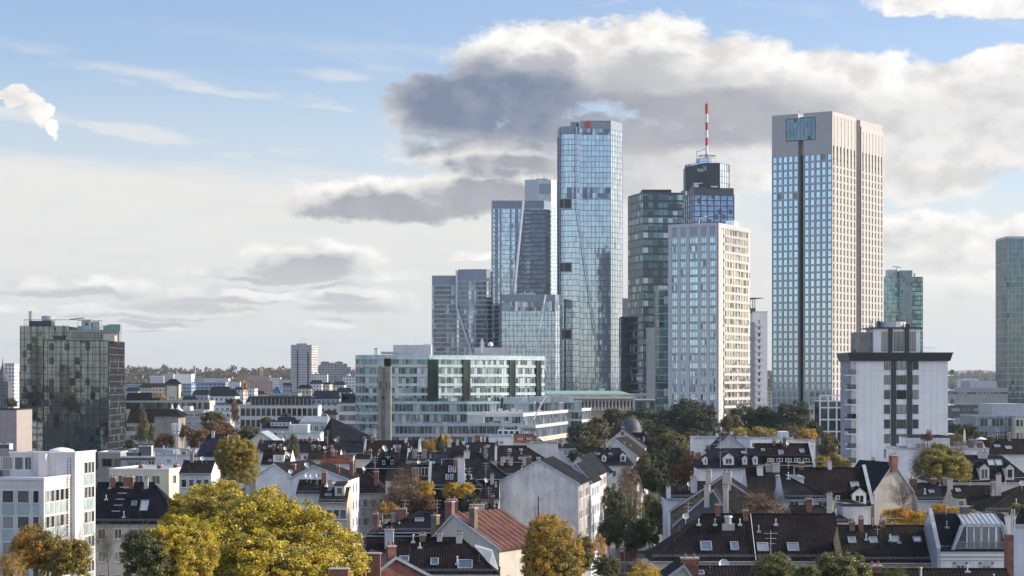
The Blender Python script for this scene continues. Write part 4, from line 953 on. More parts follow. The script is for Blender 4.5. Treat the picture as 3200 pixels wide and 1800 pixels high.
t, A, W, zt, fs, d = block('narrow grey windowless shaft standing before the dark green tower', 2023, 2048, D, 1024, rm='flatroof', d=8, wm='grey', rows=0, cols=0, name='lift_shaft_tower', cat='tower')
D = 1600
t, A, W, zt, fs, d = block('grey-brown slab just visible between the tallest tower and the dark green one', 1944, 1962, D, 932, d=30, wm='taupe', rows=0, cols=0, name='slab_tower', cat='skyscraper')

# --- masted tower: square shaft, dark drum head, red and white mast
def masted():
    D = 1450; t, L, fc, zt, o = poly_tower('square dark tower with a round glass head, bank lettering and a red and white mast', [(2128,D+27),(2169,D),(2293,D+5)], (PZ(586,D),), 0, 'g_main', 3.95, 4.7, .7, 'mullion', 'mullion', crown=5.0, crownm='mullion', back=30, bandout=.3, mullout=.3, mw=.8)
    cx = PX(2218,D)-o.x; cy = -8.0; r = PX(2288,D)-PX(2218,D); zh = PZ(508,D)
    # drum
    g = MB(); n = 40
    for k in range(n):
        a0 = 2*math.pi*k/n; a1 = 2*math.pi*(k+1)/n
        g.poly([(cx+r*math.cos(a0),cy+r*math.sin(a0),zt-4),(cx+r*math.cos(a1),cy+r*math.sin(a1),zt-4),(cx+r*math.cos(a1),cy+r*math.sin(a1),zh),(cx+r*math.cos(a0),cy+r*math.sin(a0),zh)], o=(cx,cy,zt))
    g.poly([(cx+r*math.cos(2*math.pi*k/n),cy+r*math.sin(2*math.pi*k/n),zh-.1) for k in range(n)]); g.build('drum_glazing', M['g_t1'], t)
    ml = MB()
    for k in range(n): a0 = 2*math.pi*k/n; ml.tube((cx+(r+.1)*math.cos(a0),cy+(r+.1)*math.sin(a0),zt-1),(cx+(r+.1)*math.cos(a0),cy+(r+.1)*math.sin(a0),zh),.12,.12,4)
    for z in (zt+4,zt+8.5,zt+13,zh-.3):
        for k in range(n): a0 = 2*math.pi*k/n; a1 = 2*math.pi*(k+1)/n; ml.tube((cx+(r+.1)*math.cos(a0),cy+(r+.1)*math.sin(a0),z),(cx+(r+.1)*math.cos(a1),cy+(r+.1)*math.sin(a1),z),.12,.12,4)
    ml.build('drum_mullions', M['mullion'], t)
    # dark screen wrapped round the front left of the drum, three flat sides
    y_f = cy-r-.6; pts = [(PX(2147,D)-o.x, y_f+11),(PX(2182,D)-o.x, y_f+1.5),(PX(2207,D)-o.x, y_f-.3),(PX(2251,D)-o.x, y_f-.3)]
    tops = [PZ(516,D), PZ(512,D), PZ(508,D), PZ(508,D)]; s = MB()
    for (a, za), (b_, zb_) in zip(zip(pts, tops), zip(pts[1:], tops[1:])):
        s.hexa([(a[0],a[1],zt-1),(b_[0],b_[1],zt-1),(b_[0],b_[1]+.6,zt-1),(a[0],a[1]+.6,zt-1),(a[0],a[1],za),(b_[0],b_[1],zb_),(b_[0],b_[1]+.6,zb_),(a[0],a[1]+.6,za)])
    s.poly([(pts[0][0],pts[0][1]+18,zt-1),(pts[0][0],pts[0][1],zt-1),(pts[0][0],pts[0][1],tops[0]),(pts[0][0],pts[0][1]+18,tops[0])]); s.build('screen', M['navy'], t)
    # lettering
    def text(body, px, py, size, D_, ang=0.0, yy=0):
        c = bpy.data.curves.new('lettering', 'FONT'); c.body = body; c.size = size; c.extrude = .08; c.materials.append(M['whiteframe']); c.offset = .02
        o_ = bpy.data.objects.new('lettering', c); col.objects.link(o_); o_.parent = t; o_.location = (PX(px,D_)-o.x, yy, PZ(py,D_)); o_.rotation_euler = (R(90), 0, ang); o_.scale = (.5, 1.25, 1)
        me = bpy.data.meshes.new_from_object(o_); me.materials.clear(); me.materials.append(M['whiteframe']); n_ = link('lettering', me, t, o_.location); n_.rotation_euler = o_.rotation_euler; n_.scale = o_.scale; bpy.data.objects.remove(o_); return n_
    a, b_ = pts[1], pts[2]; an = math.atan2(b_[1]-a[1], b_[0]-a[0]); text('Helaba', 2180.5, 535, 3.0, D, an, y_f+1.0)
    s = MB(); x0 = PX(2202.5,D)-o.x; z0 = PZ(532,D); y_ = y_f-.75; s.box(PX(2199.3,D)-o.x-.1,PX(2199.3,D)-o.x+.1,y_,y_+.2,z0-1,z0+3.4)
    for q in ((0,.0,1.9,.35),(1.55,.35,1.9,.9),(0,.9,1.9,1.25),(0,1.25,.35,1.8),(0,1.8,1.9,2.15)): s.box(x0+q[0]*.6,x0+q[2]*.6,y_,y_+.2,z0+q[1],z0+q[3])
    s.tube((x0+.57,y_+.2,z0+2.8),(x0+.57,y_,z0+2.8),.3,.38,12); s.build('emblem', M['whiteframe'], t)
    # upper drum, ring of dishes
    cx2 = PX(2216,D)-o.x; r2 = PX(2248,D)-PX(2216,D); g = MB(); z2 = PZ(489,D); g.lathe((cx2,cy,0), [(r2,zh-.2),(r2,z2),(.1,z2)], 28); g.build('upper_drum', M['g_t1'], t)
    ml = MB()
    for k in range(28): a0 = 2*math.pi*k/28; ml.tube((cx2+(r2+.2)*math.cos(a0),cy+(r2+.2)*math.sin(a0),zh-.2),(cx2+(r2+.2)*math.cos(a0),cy+(r2+.2)*math.sin(a0),z2+2.6),.12,.12,4)
    for z in (z2, z2+2.6, (zh+z2)/2):
        for k in range(28): a0 = 2*math.pi*k/28; a1 = 2*math.pi*(k+1)/28; ml.tube((cx2+(r2+.2)*math.cos(a0),cy+(r2+.2)*math.sin(a0),z),(cx2+(r2+.2)*math.cos(a1),cy+(r2+.2)*math.sin(a1),z),.12,.12,4)
    ml.tube((cx2-r2,cy-3,z2),(cx2-r2,cy-3,z2+6.5),.3,.3); ml.tube((cx2-r2,cy-3,z2+5),(cx2-1,cy-3,z2+7.5),.3,.25); ml.build('ring_frame', M['steel'], t)
    ds = MB(); g_ = random.Random(4)
    for k in range(12): x = cx2-r2+2+k*(2*r2-3)/12+g_.uniform(-.4,.4); y = cy-r2*.6; ds.tube((x,y,z2),(x,y,z2+g_.uniform(1.5,3.5)),.12,.1,5); ds.tube((x,y,z2+2),(x,y-.5,z2+2),.7,.7,8)
    ds.build('antenna_cluster', M['antenna'], t)
    # mast
    xm = PX(2216.5,D)-o.x; ys = [(489,472),(472,446),(446,421),(421,397),(397,372),(372,345),(345,314)]
    for i, (a, b_) in enumerate(ys):
        m_ = MB(); m_.tube((xm,cy,PZ(a,D)),(xm,cy,PZ(b_,D)),1.0,1.0,12)
        if i == 6:
            for q in range(6): z = PZ(a,D)+q*1.15; m_.tube((xm-1.8,cy,z),(xm+1.8,cy,z),.1,.1,4)
            m_.tube((xm-1.5,cy,PZ(b_,D)),(xm+1.5,cy,PZ(b_,D)),.25,.25); m_.tube((xm,cy,PZ(b_,D)),(xm,cy,PZ(b_,D)+1.2),.3,.2)
        m_.build('mast', M['redpaint' if i % 2 == 0 else 'whitepaint'], t)
    w = MB(); x = PX(2165,D)-o.x; y = L[1].y-2
    w.tube((x-1,y,zt),(x+2.5,y,zt+3.5),.25,.2); w.tube((x,y,zt+2.6),(x+7,y,zt+3.0),.35,.3); w.box(x+1,x+4,y-.5,y+.5,zt,zt+2); w.box(x+13,x+18,y-.2,y+1,zt,zt+1); w.build('window_cleaning_crane', M['whitepaint'], t)
masted()

# --- white narrow apartment tower with balconies, roof canopy
def narrow_white():
    D = 915; t, A, W, zt, fs, d = block('narrow white apartment tower with a column of balconies and a dark roof canopy', 2352, 2398, D, 973, d=9, wm='whitepaint', rows=0, name='apartment_tower', cat='apartment tower')
    f = fs['f']; b = MB(); w = []
    for k in range(15):
        z = zt-6.5-k*3.0; f.box(b, W*.22, W*.66, 0, 1.1, z-.2, z+.8); w.append((W*.38, z+1.0, .9, 1.5))
    b.build('balconies', M['whitepaint'], t); put_windows(t, f, w, 'dark', .02)
    b = MB(); f.box(b, -1.2, W*.12, .02, .5, 0, zt-5)
    for k in range(16): f.box(b, -1.5, -1.2+W*.2, .5, .6, zt-6.5-k*3.0, zt-6.2-k*3.0)
    b.build('fire_stairs', M['crown_metal'], t)
    b = MB(); zc_ = PZ(932, D); p = [(-2.5,-.5),(W*.78,1.5),(-2.5,6)]; b.poly([(x,y,zc_+(.25)) for x,y in p]); b.poly([(x,y,zc_-.5 if x < 0 else zc_) for x,y in p][::-1]); b.hexa([(-2.5,-.5,zc_-.6),(W*.78,1.4,zc_-.02),(W*.78,1.6,zc_-.02),(-2.5,6,zc_-.6),(-2.5,-.5,zc_+.2),(W*.78,1.4,zc_+.2),(W*.78,1.6,zc_+.2),(-2.5,6,zc_+.2)])
    for x in (-2,-1,.2,1.2): b.tube((x,1.5,zt-1),(x,1.5,zc_-.4),.18,.18)
    b.build('roof_canopy', M['navy'], t); b = MB(); b.box(-2.3,1.5,1,5,zt-.5,zt+1.5); b.build('roof_house', M['darkgrey'], t)
narrow_white()

# --- blue-green twin slabs behind the apartment block
D = 1700
t, L, fc, zt, o = poly_tower('blue-green glass tower with a raised middle slab, behind the white apartment block on the right', [(2762,D+6),(2812,D+6)], 864, 0, 'g_green', 3.8, 3.4, .7, 'tealgrey', 'mullion', back=30)
g = MB(); xm0, xm1 = PX(2812,D)-o.x, PX(2850,D)-o.x; f = Face((xm0,-7),0,xm1-xm0); zm = PZ(845,D); g.box(xm0,xm1,-7,20,0,zm); g.build('middle_slab', M['g_right'], t)
ml = MB()
for k in range(5): f.box(ml, f.W*k/4-.12, f.W*k/4+.12, 0, .2, 20, zm)
for k in range(24): f.box(ml, 0, f.W, 0, .15, zm-4*k-.3, zm-4*k)
ml.build('mullions', M['band'], t)
g = MB(); x2 = PX(2888,D)-o.x; f2 = Face((xm1,0),0,x2-xm1); g.box(xm1,x2,0,25,0,PZ(864,D)); g.build('right_slab', M['g_green'], t); ml = MB()
for k in range(26): f2.box(ml, 0, f2.W, 0, .2, PZ(864,D)-4*k-.9, PZ(864,D)-4*k)
for k in range(6): f2.box(ml, f2.W*k/5-.12, f2.W*k/5+.12, 0, .25, 20, PZ(864,D))
ml.build('floor_bands', M['mullion'], t)
b = MB(); b.box(4,12,2,14,zt,zt+6); b.tube((xm0-1,4,zt),(xm0-1,4,zm+4),.5,.3); b.tube((xm0-4,4,zm+4),(xm0+3,4,zm+3),.6,.4); b.tube((xm1+4,3,zt),(xm1+4,3,zt+3),.8,.8); b.build('roof_plant', M['mullight'], t)
# --- tower cut by the right edge
D = 1200
t, L, fc, zt, o = poly_tower('teal glass tower with a paler left side, cut by the right edge', [(3112,D+26),(3146,D),(3330,D+3)], 748, 0, 'g_right', 3.7, 2.3, .3, 'tealgrey', 'mullion', back=30, crown=1.2, crownm='mullight')

# ================================================================== DARK GLASS OFFICE, LEFT
def black_office():
    D = 850; t = thing('glass_office', 'dark mirror-glass office block with scaffolding and plant on its roof, left', 'office building', (PX(137,D), D, 0)); ox = PX(137,D)
    X_ = lambda px: PX(px,D)-ox
    zf = PZ(1064,D); zb = PZ(1018,D+6); W = X_(338); d = 34
    g = MB(); g.box(0,W,0,d,0,zf-.3); g.build('front_glazing', M['g_black'], t)
    g = MB(); g.box(X_(52),X_(206),6,d+4,0,zb-.3); g.box(X_(206),X_(318),6,d+4,zf-.3,PZ(1030,D)); g.build('rear_glazing', M['g_black'], t)
    P = 21.3*D/F; ml = MB(); f = Face((0,0),0,W); fb = Face((X_(52),6),0,X_(206)-X_(52))
    xs = [x/1064 for x in (430,468,512,550,590,604,655,668,712,726,742,790,803,850,865,905,934,972,984,1022,1064)]
    for x in (430,468,512,550,592,604,662,672,726,742,790,803,858,868,912,934,980,986,1022,1064): u = (x-430)/634*W; f.box(ml, u-.09,u+.09,0,.14,0,zf)
    for k in range(22): z = zf-k*P; f.box(ml, 0, W, 0, .10, z-.10, z+.10)
    for x in (168,212,270,284,330,345,398,412,460,520,600): u = (x-168)/ (660-168)*fb.W; fb.box(ml, u-.09,u+.09,0,.14,0 if x<430 else zf,zb)
    for k in range(24): z = zb-.15-k*P; fb.box(ml, 0, fb.W if z > zf else X_(137)-X_(52), 0, .10, z-.10, z+.10)
    f.box(ml, -.2, .0, -.3, .16, 0, zf); ml.build('mullions', M['navy'], t)
    fr = Face((W,0), math.pi/2, d); g = MB(); fr.box(g, 0, d, 0, .1, 0, zf-.3); g.build('side_glazing', M['g_blackside'], t)
    ml = MB()
    for k in range(15): fr.box(ml, d*k/14-.12, d*k/14+.12, .1, .45, 0, zf)
    for k in range(23): z = zf-k*P; fr.box(ml, 0, d, .1, .3, z-.22, z+.1)
    ml.build('side_frame', M['darkgrey'], t)
    rf = MB(); rf.box(.2,W-.2,.2,d-.2,zf-.3,zf-.2); rf.build('roof', M['flatroof'], t)
    m2 = MB(); f3 = Face((X_(206),6),0,X_(318)-X_(206))
    for k in range(13): f3.box(m2, f3.W*k/12-.08, f3.W*k/12+.08, 0, .12, zf-.3, PZ(1030,D))
    for k in range(2): f3.box(m2, 0, f3.W, 0, .1, zf+1.4+k*2.2, zf+1.6+k*2.2)
    m2.build('rear_mullions', M['navy'], t)
    # roof things
    b = MB(); b.tube((X_(77),9,zb-.3),(X_(77),9,PZ(970,D)),.45,.45,10); b.tube((X_(82),9,zb-.3),(X_(82),9,PZ(970,D)),.45,.45,10); b.build('flue', M['steel'], t)
    b = MB(); b.lathe((X_(127),14,zb-.3), [(2.6,0),(2.6,2.8),(2.9,2.9),(2.9,4.6),(2.5,4.8),(.1,4.9)], 20); b.build('cooling_drum', M['zincplain'], t)
    b = MB(); b.box(X_(78),X_(150),7,12,zb-.2,PZ(1001,D)); b.build('plant_screen', M['darkmetal'], t)
    b = MB()
    for px in (63,71,150,160,232,270,306): b.tube((X_(px),7,zb-.3 if px<210 else zf),(X_(px),7,PZ(997,D)),.12,.12,4)
    b.box(X_(62),X_(275),6.8,7.0,PZ(998,D)-.1,PZ(998,D)+.15); b.box(X_(232),X_(308),6.8,7.0,PZ(1000,D)-.1,PZ(1000,D)+.1); b.tube((X_(205),8,PZ(996,D)),(X_(252),8,PZ(992,D)),.25,.25,5); b.build('gantry', M['scaffold'], t)
    b = MB(); b.box(X_(243),X_(272),7.5,11,PZ(1033,D),PZ(1000,D)); b.box(X_(276),X_(299),8,11,PZ(1033,D),PZ(1002,D)); b.build('plant_room', M['tealgrey'], t)
    b = MB(); b.poly([(X_(252),7.4,PZ(1015,D)),(X_(266),7.4,PZ(1015,D)),(X_(259),7.4,PZ(1006,D))]); b.build('louvre', M['navy'], t)
    b = MB(); g_ = random.Random(3)
    for k in range(17): x = X_(218)+(X_(372)-X_(218))*k/16; b.tube((x,3,zf-.3),(x,3,PZ(1036 if k<8 else 1012,D)),.06,.06,4); b.tube((x,6,zf-.3),(x,6,PZ(1036 if k<8 else 1012,D)),.06,.06,4)
    for k in range(6): z = zf+k*1.15; b.tube((X_(218 if k<4 else 300),3,z),(X_(372),3,z),.05,.05,4)
    for k in range(6): b.tube((X_(225+k*24),3,zf),(X_(240+k*24),3,zf+3.4),.05,.05,4)
    b.box(X_(218),X_(374),2.6,6.4,PZ(1040,D),PZ(1038,D)); b.build('scaffolding', M['scaffold'], t)
    b = MB(); b.box(X_(332),X_(372),2.85,2.92,PZ(1036,D),PZ(1013,D)); b.box(X_(232),X_(248),6.9,7.0,PZ(1036,D),PZ(1017,D)); b.box(X_(316),X_(334),4,7,PZ(1036,D),PZ(1016,D)); b.build('safety_net', M['greennet'], t)
    b = MB(); b.box(X_(160),X_(192),3.4,5.6,PZ(1063,D)+.3,PZ(1050,D))
    for px in (157,165,187,197): b.tube((X_(px),4,PZ(1050,D)),(X_(160 if px<170 else 190),5,PZ(1015,D)),.12,.12,4)
    b.box(X_(154),X_(199),3.6,5.4,PZ(1051,D),PZ(1048,D)); b.build('facade_lift', M['darkmetal'], t)
    b = MB(); b.box(X_(320),X_(355),2,8,zf-.3,PZ(1042,D)); b.build('hoarding', M['beige'], t)
black_office()

# ================================================================== CURVED TEAL GLASS OFFICE
def curved_office():
    pl = [(1112,705),(1116,698),(1124,694),(1140,692),(1240,690),(1341,692),(1450,700),(1560,711),(1640,722),(1676,727),(1700,731)]
    o = Vector((PX(1112,705), 705)); P = [Vector((PX(a,d_),d_))-o for a,d_ in pl]; zt = PZ(1110,700)
    t = thing('curved_office', 'long curved office building with teal glass parapets and dark vertical slots', 'office building', (o.x,o.y,0))
    gl = MB(); pa = MB(); ml = MB(); sl = MB(); lip = MB(); Pf = 3.3
    acc = 0
    for a, b_ in zip(P, P[1:]):
        W = (b_-a).length; f = Face((a.x,a.y), math.atan2(b_.y-a.y,b_.x-a.x), W)
        gl.poly([(a.x,a.y,0),(b_.x,b_.y,0),(b_.x,b_.y,zt-1),(a.x,a.y,zt-1)], o=(a.x-acc*f.d.x,a.y-acc*f.d.y,zt-50)); acc += W
        for k in range(12):
            z = zt-k*Pf; h = 1.45 if k == 0 else 0.85
            f.box(pa, -.02, W+.02, .0, .28, z-h, z); f.box(lip, -.02, W+.02, .28, .42, z-h-.06, z-h)
        n = max(1, round(W/1.35))
        for k in range(n): f.box(ml, W*k/n-.05, W*k/n+.05, 0, .10, 0, zt-1)
    bk = [P[-1]+Vector((1,14)), P[5]+Vector((-8,18)), P[0]+Vector((2,16))]; allp = P+bk
    for a, b_ in zip([P[-1]]+bk, bk+[P[0]]): gl.poly([(a.x,a.y,0),(b_.x,b_.y,0),(b_.x,b_.y,zt-.1),(a.x,a.y,zt-.1)])
    gl.build('glazing', M['g_office'], t); pa.build('parapet_band', M['teal'], t); ml.build('mullions', M['mullight'], t); lip.build('sunshade_lip', M['whitepaint'], t)
    rf = MB(); rf.poly([(p.x,p.y,zt-.4) for p in allp]); rf.build('roof', M['flatlight'], t)
    def at(px):
        for (a,pa_),(b_,pb_) in zip(zip(pl,P),zip(pl[1:],P[1:])):
            if a[0] <= px <= b_[0]: k = (px-a[0])/(b_[0]-a[0]); return pa_.lerp(pb_, k), math.atan2(pb_.y-pa_.y, pb_.x-pa_.x)
    for px, w in ((1341,2.6),(1449,1.9),(1592,2.3),(1676,1.6)):
        p, an = at(px); f = Face((p.x,p.y), an, w); s = MB(); f.box(s, 0, w, .05, .45, 0, zt-1.5); s.build('stair_slot', M['g_slot'], t)
        s = MB(); f.box(s, -.5, 0, .05, .6, 0, zt-1.5); f.box(s, w, w+.6, .05, .6, 0, zt-1.5); s.build('slot_fin', M['windark'], t)
    for (x0,x1,y,h,mt) in ((1229,1290,6,8.6-5.2,'lightgrey'),(1290,1348,5,3.4,'pink')):
        pass
    D_ = 712; b = MB(); b.box(PX(1229,D_)-o.x,PX(1347,D_)-o.x,7,18,zt-.3,PZ(1078,D_)); b.build('roof_house', M['lightgrey'], t)
    b = MB(); b.box(PX(1484,735)-o.x,PX(1590,735)-o.x,14,22,zt-.3,PZ(1088,735)); b.build('roof_house', M['lightgrey'], t)
    b = MB()
    for px in (1167,1172): b.tube((PX(px,700)-o.x,3,zt-.3),(PX(px,700)-o.x,3,zt+2.4),.12,.12,6); b.tube((PX(px,700)-o.x,3,zt+2.2),(PX(px,700)-o.x,3,zt+2.6),.25,.25,6)
    b.build('flue', M['darkmetal'], t)
    b = MB(); b.tube((PX(1187,700)-o.x,2,zt+.9),(PX(1250,700)-o.x,2,zt+.8),.45,.45,10)
    for k in range(9): b.tube((PX(1188+k*7,700)-o.x,2,zt+.9),(PX(1190+k*7,700)-o.x,2,zt+.9),.56,.56,10)
    b.build('air_duct', M['steel'], t)
    b = MB()
    for px in (1298,1330,1342,1500,1512,1532): b.tube((PX(px,715)-o.x,14 if px<1400 else 13,zt+3),(PX(px,715)-o.x,14 if px<1400 else 13,zt+(8 if px==1298 else 5)),.1,.06,5)
    b.box(PX(1322,715)-o.x,PX(1345,715)-o.x,12,14,zt+3.3,zt+4.3); b.lathe((PX(1534,735)-o.x,15,zt+3.6),[(.9,0),(.9,.8),(.5,1.3),(.05,1.5)],10); b.box(PX(1505,735)-o.x,PX(1512,735)-o.x,12,13,zt+1,zt+6); b.build('antenna_cluster', M['whitepaint'], t)
    railing(t, Face((P[4].x,P[4].y+2),0.05,30), 12, 30, 0, zt-.4, 1.2)
curved_office()

def terrace_wing(label, pts, top, floors, Pf=3.4, wm='teal', capm='teal', gm='g_office', back=16, base=0, name='office_wing', bh=.9, box=None, colw=1.35, lowm=None, fl_beige=0):
    o = Vector((PX(*pts[0]), pts[0][1])); P = [Vector((PX(a,d_),d_))-o for a,d_ in pts]; zt = PZ(top, pts[0][1])
    t = thing(name, label, 'office building', (o.x,o.y,0)); gl = MB(); pa = MB(); ml = MB(); be = MB()
    for a, b_ in zip(P, P[1:]):
        W = (b_-a).length; f = Face((a.x,a.y), math.atan2(b_.y-a.y,b_.x-a.x), W)
        gl.poly([(a.x,a.y,base),(b_.x,b_.y,base),(b_.x,b_.y,zt-.6),(a.x,a.y,zt-.6)], o=(a.x,a.y,zt-60*Pf))
        for k in range(floors+3):
            z = zt-k*Pf
            if z < base: break
            (be if k >= floors and fl_beige else pa) and f.box(be if (fl_beige and k >= fl_beige) else pa, -.02, W+.02, 0, .3, max(base, z-(bh if not (fl_beige and k >= fl_beige) else 1.6)), z)
        n = max(1, round(W/colw))
        for k in range(n+1): f.box(ml, W*k/n-.06, W*k/n+.06, 0, .14, base, zt-.6)
    bk = [P[-1]+Vector((.5,back)), P[0]+Vector((0,back))]; al = P+bk
    for a, b_ in zip([P[-1]]+bk, bk+[P[0]]): gl.poly([(a.x,a.y,base),(b_.x,b_.y,base),(b_.x,b_.y,zt-.1),(a.x,a.y,zt-.1)])
    gl.build('glazing', M[gm], t); pa.build('parapet_band', M[wm], t); ml.build('mullions', M['mullight'], t)
    if be.f: be.build('wall_band', M['beige'], t)
    rf = MB(); rf.poly([(p.x,p.y,zt-.4) for p in al]); rf.build('roof', M['flatlight'], t); return t, P, zt, o
terrace_wing('two-storey glass wing mirroring pink clouds, along the foot of the curved office', [(1222,672),(1330,668),(1460,668),(1560,672)], 1254, 2)
t, P, zt, o = terrace_wing('low grey wing with one long window row, at the foot of the concrete tower', [(1222,640),(1560,640),(1632,636)], 1322, 2, capm='zincplain', wm='zincplain', bh=1.0)
b = MB(); b.box(PX(1460,640)-o.x, PX(1512,640)-o.x, 1, 8, zt-.4, PZ(1295,640)); b.build('roof_house', M['lightgrey'], t)
t, P, zt, o = terrace_wing('teal stepped upper wing with box-shaped roof plant, right of the curved office', [(1572,705),(1668,705),(1690,722),(1745,722),(1762,738),(1818,738)], 1254, 3)
for a, b_, y0 in ((1574,1645,1239),(1650,1717,1237),(1720,1784,1236)):
    b = MB(); b.box(PX(a,745)-o.x, PX(b_-16,745)-o.x, 3, 12, zt-.4, PZ(y0,745)); b.build('roof_plant', M['zincplain'], t)
    b = MB(); b.box(PX(b_-16,745)-o.x+.05, PX(b_,745)-o.x, 3, 12, zt-.4, PZ(y0,745)); b.build('roof_plant', M['offwhite'], t)
t, P, zt, o = terrace_wing('pale terraced office with long window rows and stone lower floors, ending at the park trees', [(1515,650),(1632,652),(1845,790)], 1292, 1, Pf=4.3, wm='lightgrey', bh=1.1, fl_beige=2, back=30)
b = MB()
for k in range(5): b.box(2+k*2.2, 3.6+k*2.2, 5, 6.5, zt, zt+1+(k%2)*.5)
b.tube((16,2,zt-2),(20,2,zt+6),.25,.25); b.build('roof_gear', M['whitepaint'], t)
# white roof plant at the front
D = 600; t = thing('roof_plant', 'white box with ducts and square vents, on the low roof before the pale terraced office', 'ventilation plant', (PX(1555,D), D, 0)); b = MB(); zz = PZ(1360,D)
b.box(0,PX(1627,D)-PX(1555,D),0,4,0,PZ(1344,D)); b.build('housing', M['whitepaint'], t); b = MB()
for k in range(4): b.box(.3+k*1.7,1.3+k*1.7,-.06,0,PZ(1356,D),PZ(1347,D))
b.build('vent_opening', M['navy'], t); b = MB(); z = PZ(1332,D); b.tube((1.6,1,PZ(1344,D)),(1.6,1,z),.45,.45,10); b.tube((1.6,1,z),(5.2,1,z),.45,.45,10); b.tube((6,2,PZ(1338,D)),(11.5,2,PZ(1338,D)),1.0,1.0,10); b.build('duct', M['steel'], t)

# concrete bell tower
def bell():
    D = 560; x0 = PX(1180,D); t = thing('bell_tower', 'slender bare concrete tower with narrow slots, before the curved office', 'tower', (x0, D, 0)); W = PX(1221,D)-x0; zt = PZ(1145,D)
    b = MB(); b.box(0,W*.28,0,3.4,0,zt); b.box(W*.58,W,0,3.4,0,zt); b.box(W*.28,W*.58,.5,3.4,0,zt-.3); b.build('shaft', M['concrete'], t)
    b = MB(); b.box(W*.5,W*.97,.4,3,zt,PZ(1120,D)); b.build('head', M['mossroof'], t)
    b = MB()
    for u0,u1,y0,y1 in ((.14,.24,1193,1218),(.64,.74,1193,1218),(.34,.52,1240,1246),(.2,.26,1240,1246),(.7,.76,1240,1246),(.92,.98,1193,1218)): b.box(u0*W,u1*W,-.03 if not .28<u0<.58 else .45,0 if not .28<u0<.58 else .5,PZ(y1,D),PZ(y0,D))
    b.build('slot', M['navy'], t); b = MB(); b.tube((W*.75,1.5,PZ(1120,D)),(W*.75,1.5,PZ(1110,D)),.05,.03); b.build('lightning_rod', M['antenna'], t)
bell()
# dark tent-shaped church roof
D = 520; t = thing('church', 'church with a dark pyramid roof spreading to the right, beside the concrete tower', 'church', (PX(990,D), D, 0)); ap = (PX(1026,D)-PX(990,D), 8, PZ(1306,D)); wL = 0; wR = PX(1178,D)-PX(990,D)
b = MB(); ze = PZ(1384,D); c = [(wL,-1,ze),(PX(1045,D)-PX(990,D),-6,ze-1),(wR,2,PZ(1372,D)),(wR-1,20,ze),(0,20,ze)]
for a, q in zip(c, c[1:]+c[:1]): b.poly([a,q,ap])
b.build('roof', M['darkslate'] if 'darkslate' in M else M['slate'], t); b = MB()
for a, q in zip(c, c[1:]+c[:1]): b.poly([(a[0]*.97+.3,a[1]+.4,0),(q[0]*.97+.3,q[1]+.4,0),(q[0]*.97+.3,q[1]+.4,q[2]),(a[0]*.97+.3,a[1]+.4,a[2])])
b.build('wall', M['concrete'], t)
b = MB(); b.tube((PX(1174,D)-PX(990,D),0,ze),(PX(1174,D)-PX(990,D),0,ze+3.5),.06,.05); b.build('aerial', M['antenna'], t)

# opera house with statue
def opera():
    D = 900; rz = R(14); A, W = frame2(1715, 1990, D+50, rz); t = thing('opera_house', 'sandstone opera house with carved panels, green roof and a rooftop statue', 'opera house', (A.x,A.y,0), rz); f = Face((0,0),0,W); zc_ = PZ(1243, D+25)
    b = MB(); b.box(0,W,0,28,0,zc_); b.build('wall', M['oldstone'], t)
    b = MB(); f.box(b, -.8, W+.8, 0, .9, zc_-.8, zc_); f.box(b, -.3, W+.3, 0, .5, zc_-6.2, zc_-5.8); f.box(b, -.3, W+.3, 0, .4, zc_, zc_+.5); f.box(b, -.3, W+.3, 0, .5, zc_+1.5, zc_+1.8)
    for k in range(60): f.box(b, W*k/60+.1, W*k/60+.35, .1, .3, zc_+.5, zc_+1.5)
    for k in range(26): f.box(b, W*k/25-.3, W*k/25+.3, 0, .35, zc_-5.8, zc_-.8)
    b.build('cornice', M['stone_warm'], t)
    b = MB()
    for k in range(25): f.box(b, W*(k+.35)/25, W*(k+.65)/25, .02, .12, zc_-4.6, zc_-2)
    b.build('niche', M['mossroof'], t)
    b = MB(); zr = PZ(1222, D+30); b.poly([(0,1,zc_+1),(W,1,zc_+1),(W*.86,8,zr),(0,8,zr)]); b.poly([(W,1,zc_+1),(W,27,zc_+1),(W*.86,20,zr),(W*.86,8,zr)]); b.poly([(0,8,zr),(W*.86,8,zr),(W*.86,20,zr),(0,20,zr)]); b.build('roof', M['copper'], t)
    s = MB(); x = W*.66; s.box(x-1.3,x+1.3,8,10,zr-.3,zr+1.2, 1); s.tube((x-1,9,zr+1.9),(x+.9,9,zr+2.4),.45,.5,8)
    for dx, dz in ((-.9,0),(-.5,.1),(.5,.2),(.9,.5)): s.tube((x+dx,9,zr+2.0),(x+dx-.1,9,zr+1.2+dz*.8),.15,.1,5)
    s.tube((x+.8,9,zr+2.5),(x+1.3,9,zr+3.4),.28,.2,6); s.tube((x+1.25,9,zr+3.4),(x+1.8,9,zr+3.2),.2,.12,6)
    for sg in (-1,1): s.hexa([(x-.2,9,zr+2.6),(x+.4,9,zr+2.7),(x+.4,9+.15*sg,zr+2.7),(x-.2,9+.15*sg,zr+2.6),(x-1.6,9+1.2*sg,zr+4.2),(x-.9,9+1.2*sg,zr+4.5),(x-.9,9+1.35*sg,zr+4.5),(x-1.6,9+1.35*sg,zr+4.2)])
    s.build('statue', [M['copper'], M['beige']], t)
opera()
block('low white and dark glass pavilion beside the opera house', 1990, 2046, 840, 1248, d=12, wm='darkgrey', rows=2, pitch=3.6, cols=4, ww=1.7, wh=2.6, style='pane', trim='whitepaint', cat='pavilion', name='pavilion')
block('small lit white roof storey between the opera house and the green tower', 1984, 2024, 905, 1230, d=10, wm='offwhite', rows=1, pitch=3.5, cols=2, ww=2, wh=1.4, trim='whitepaint', cat='pavilion', name='pavilion')
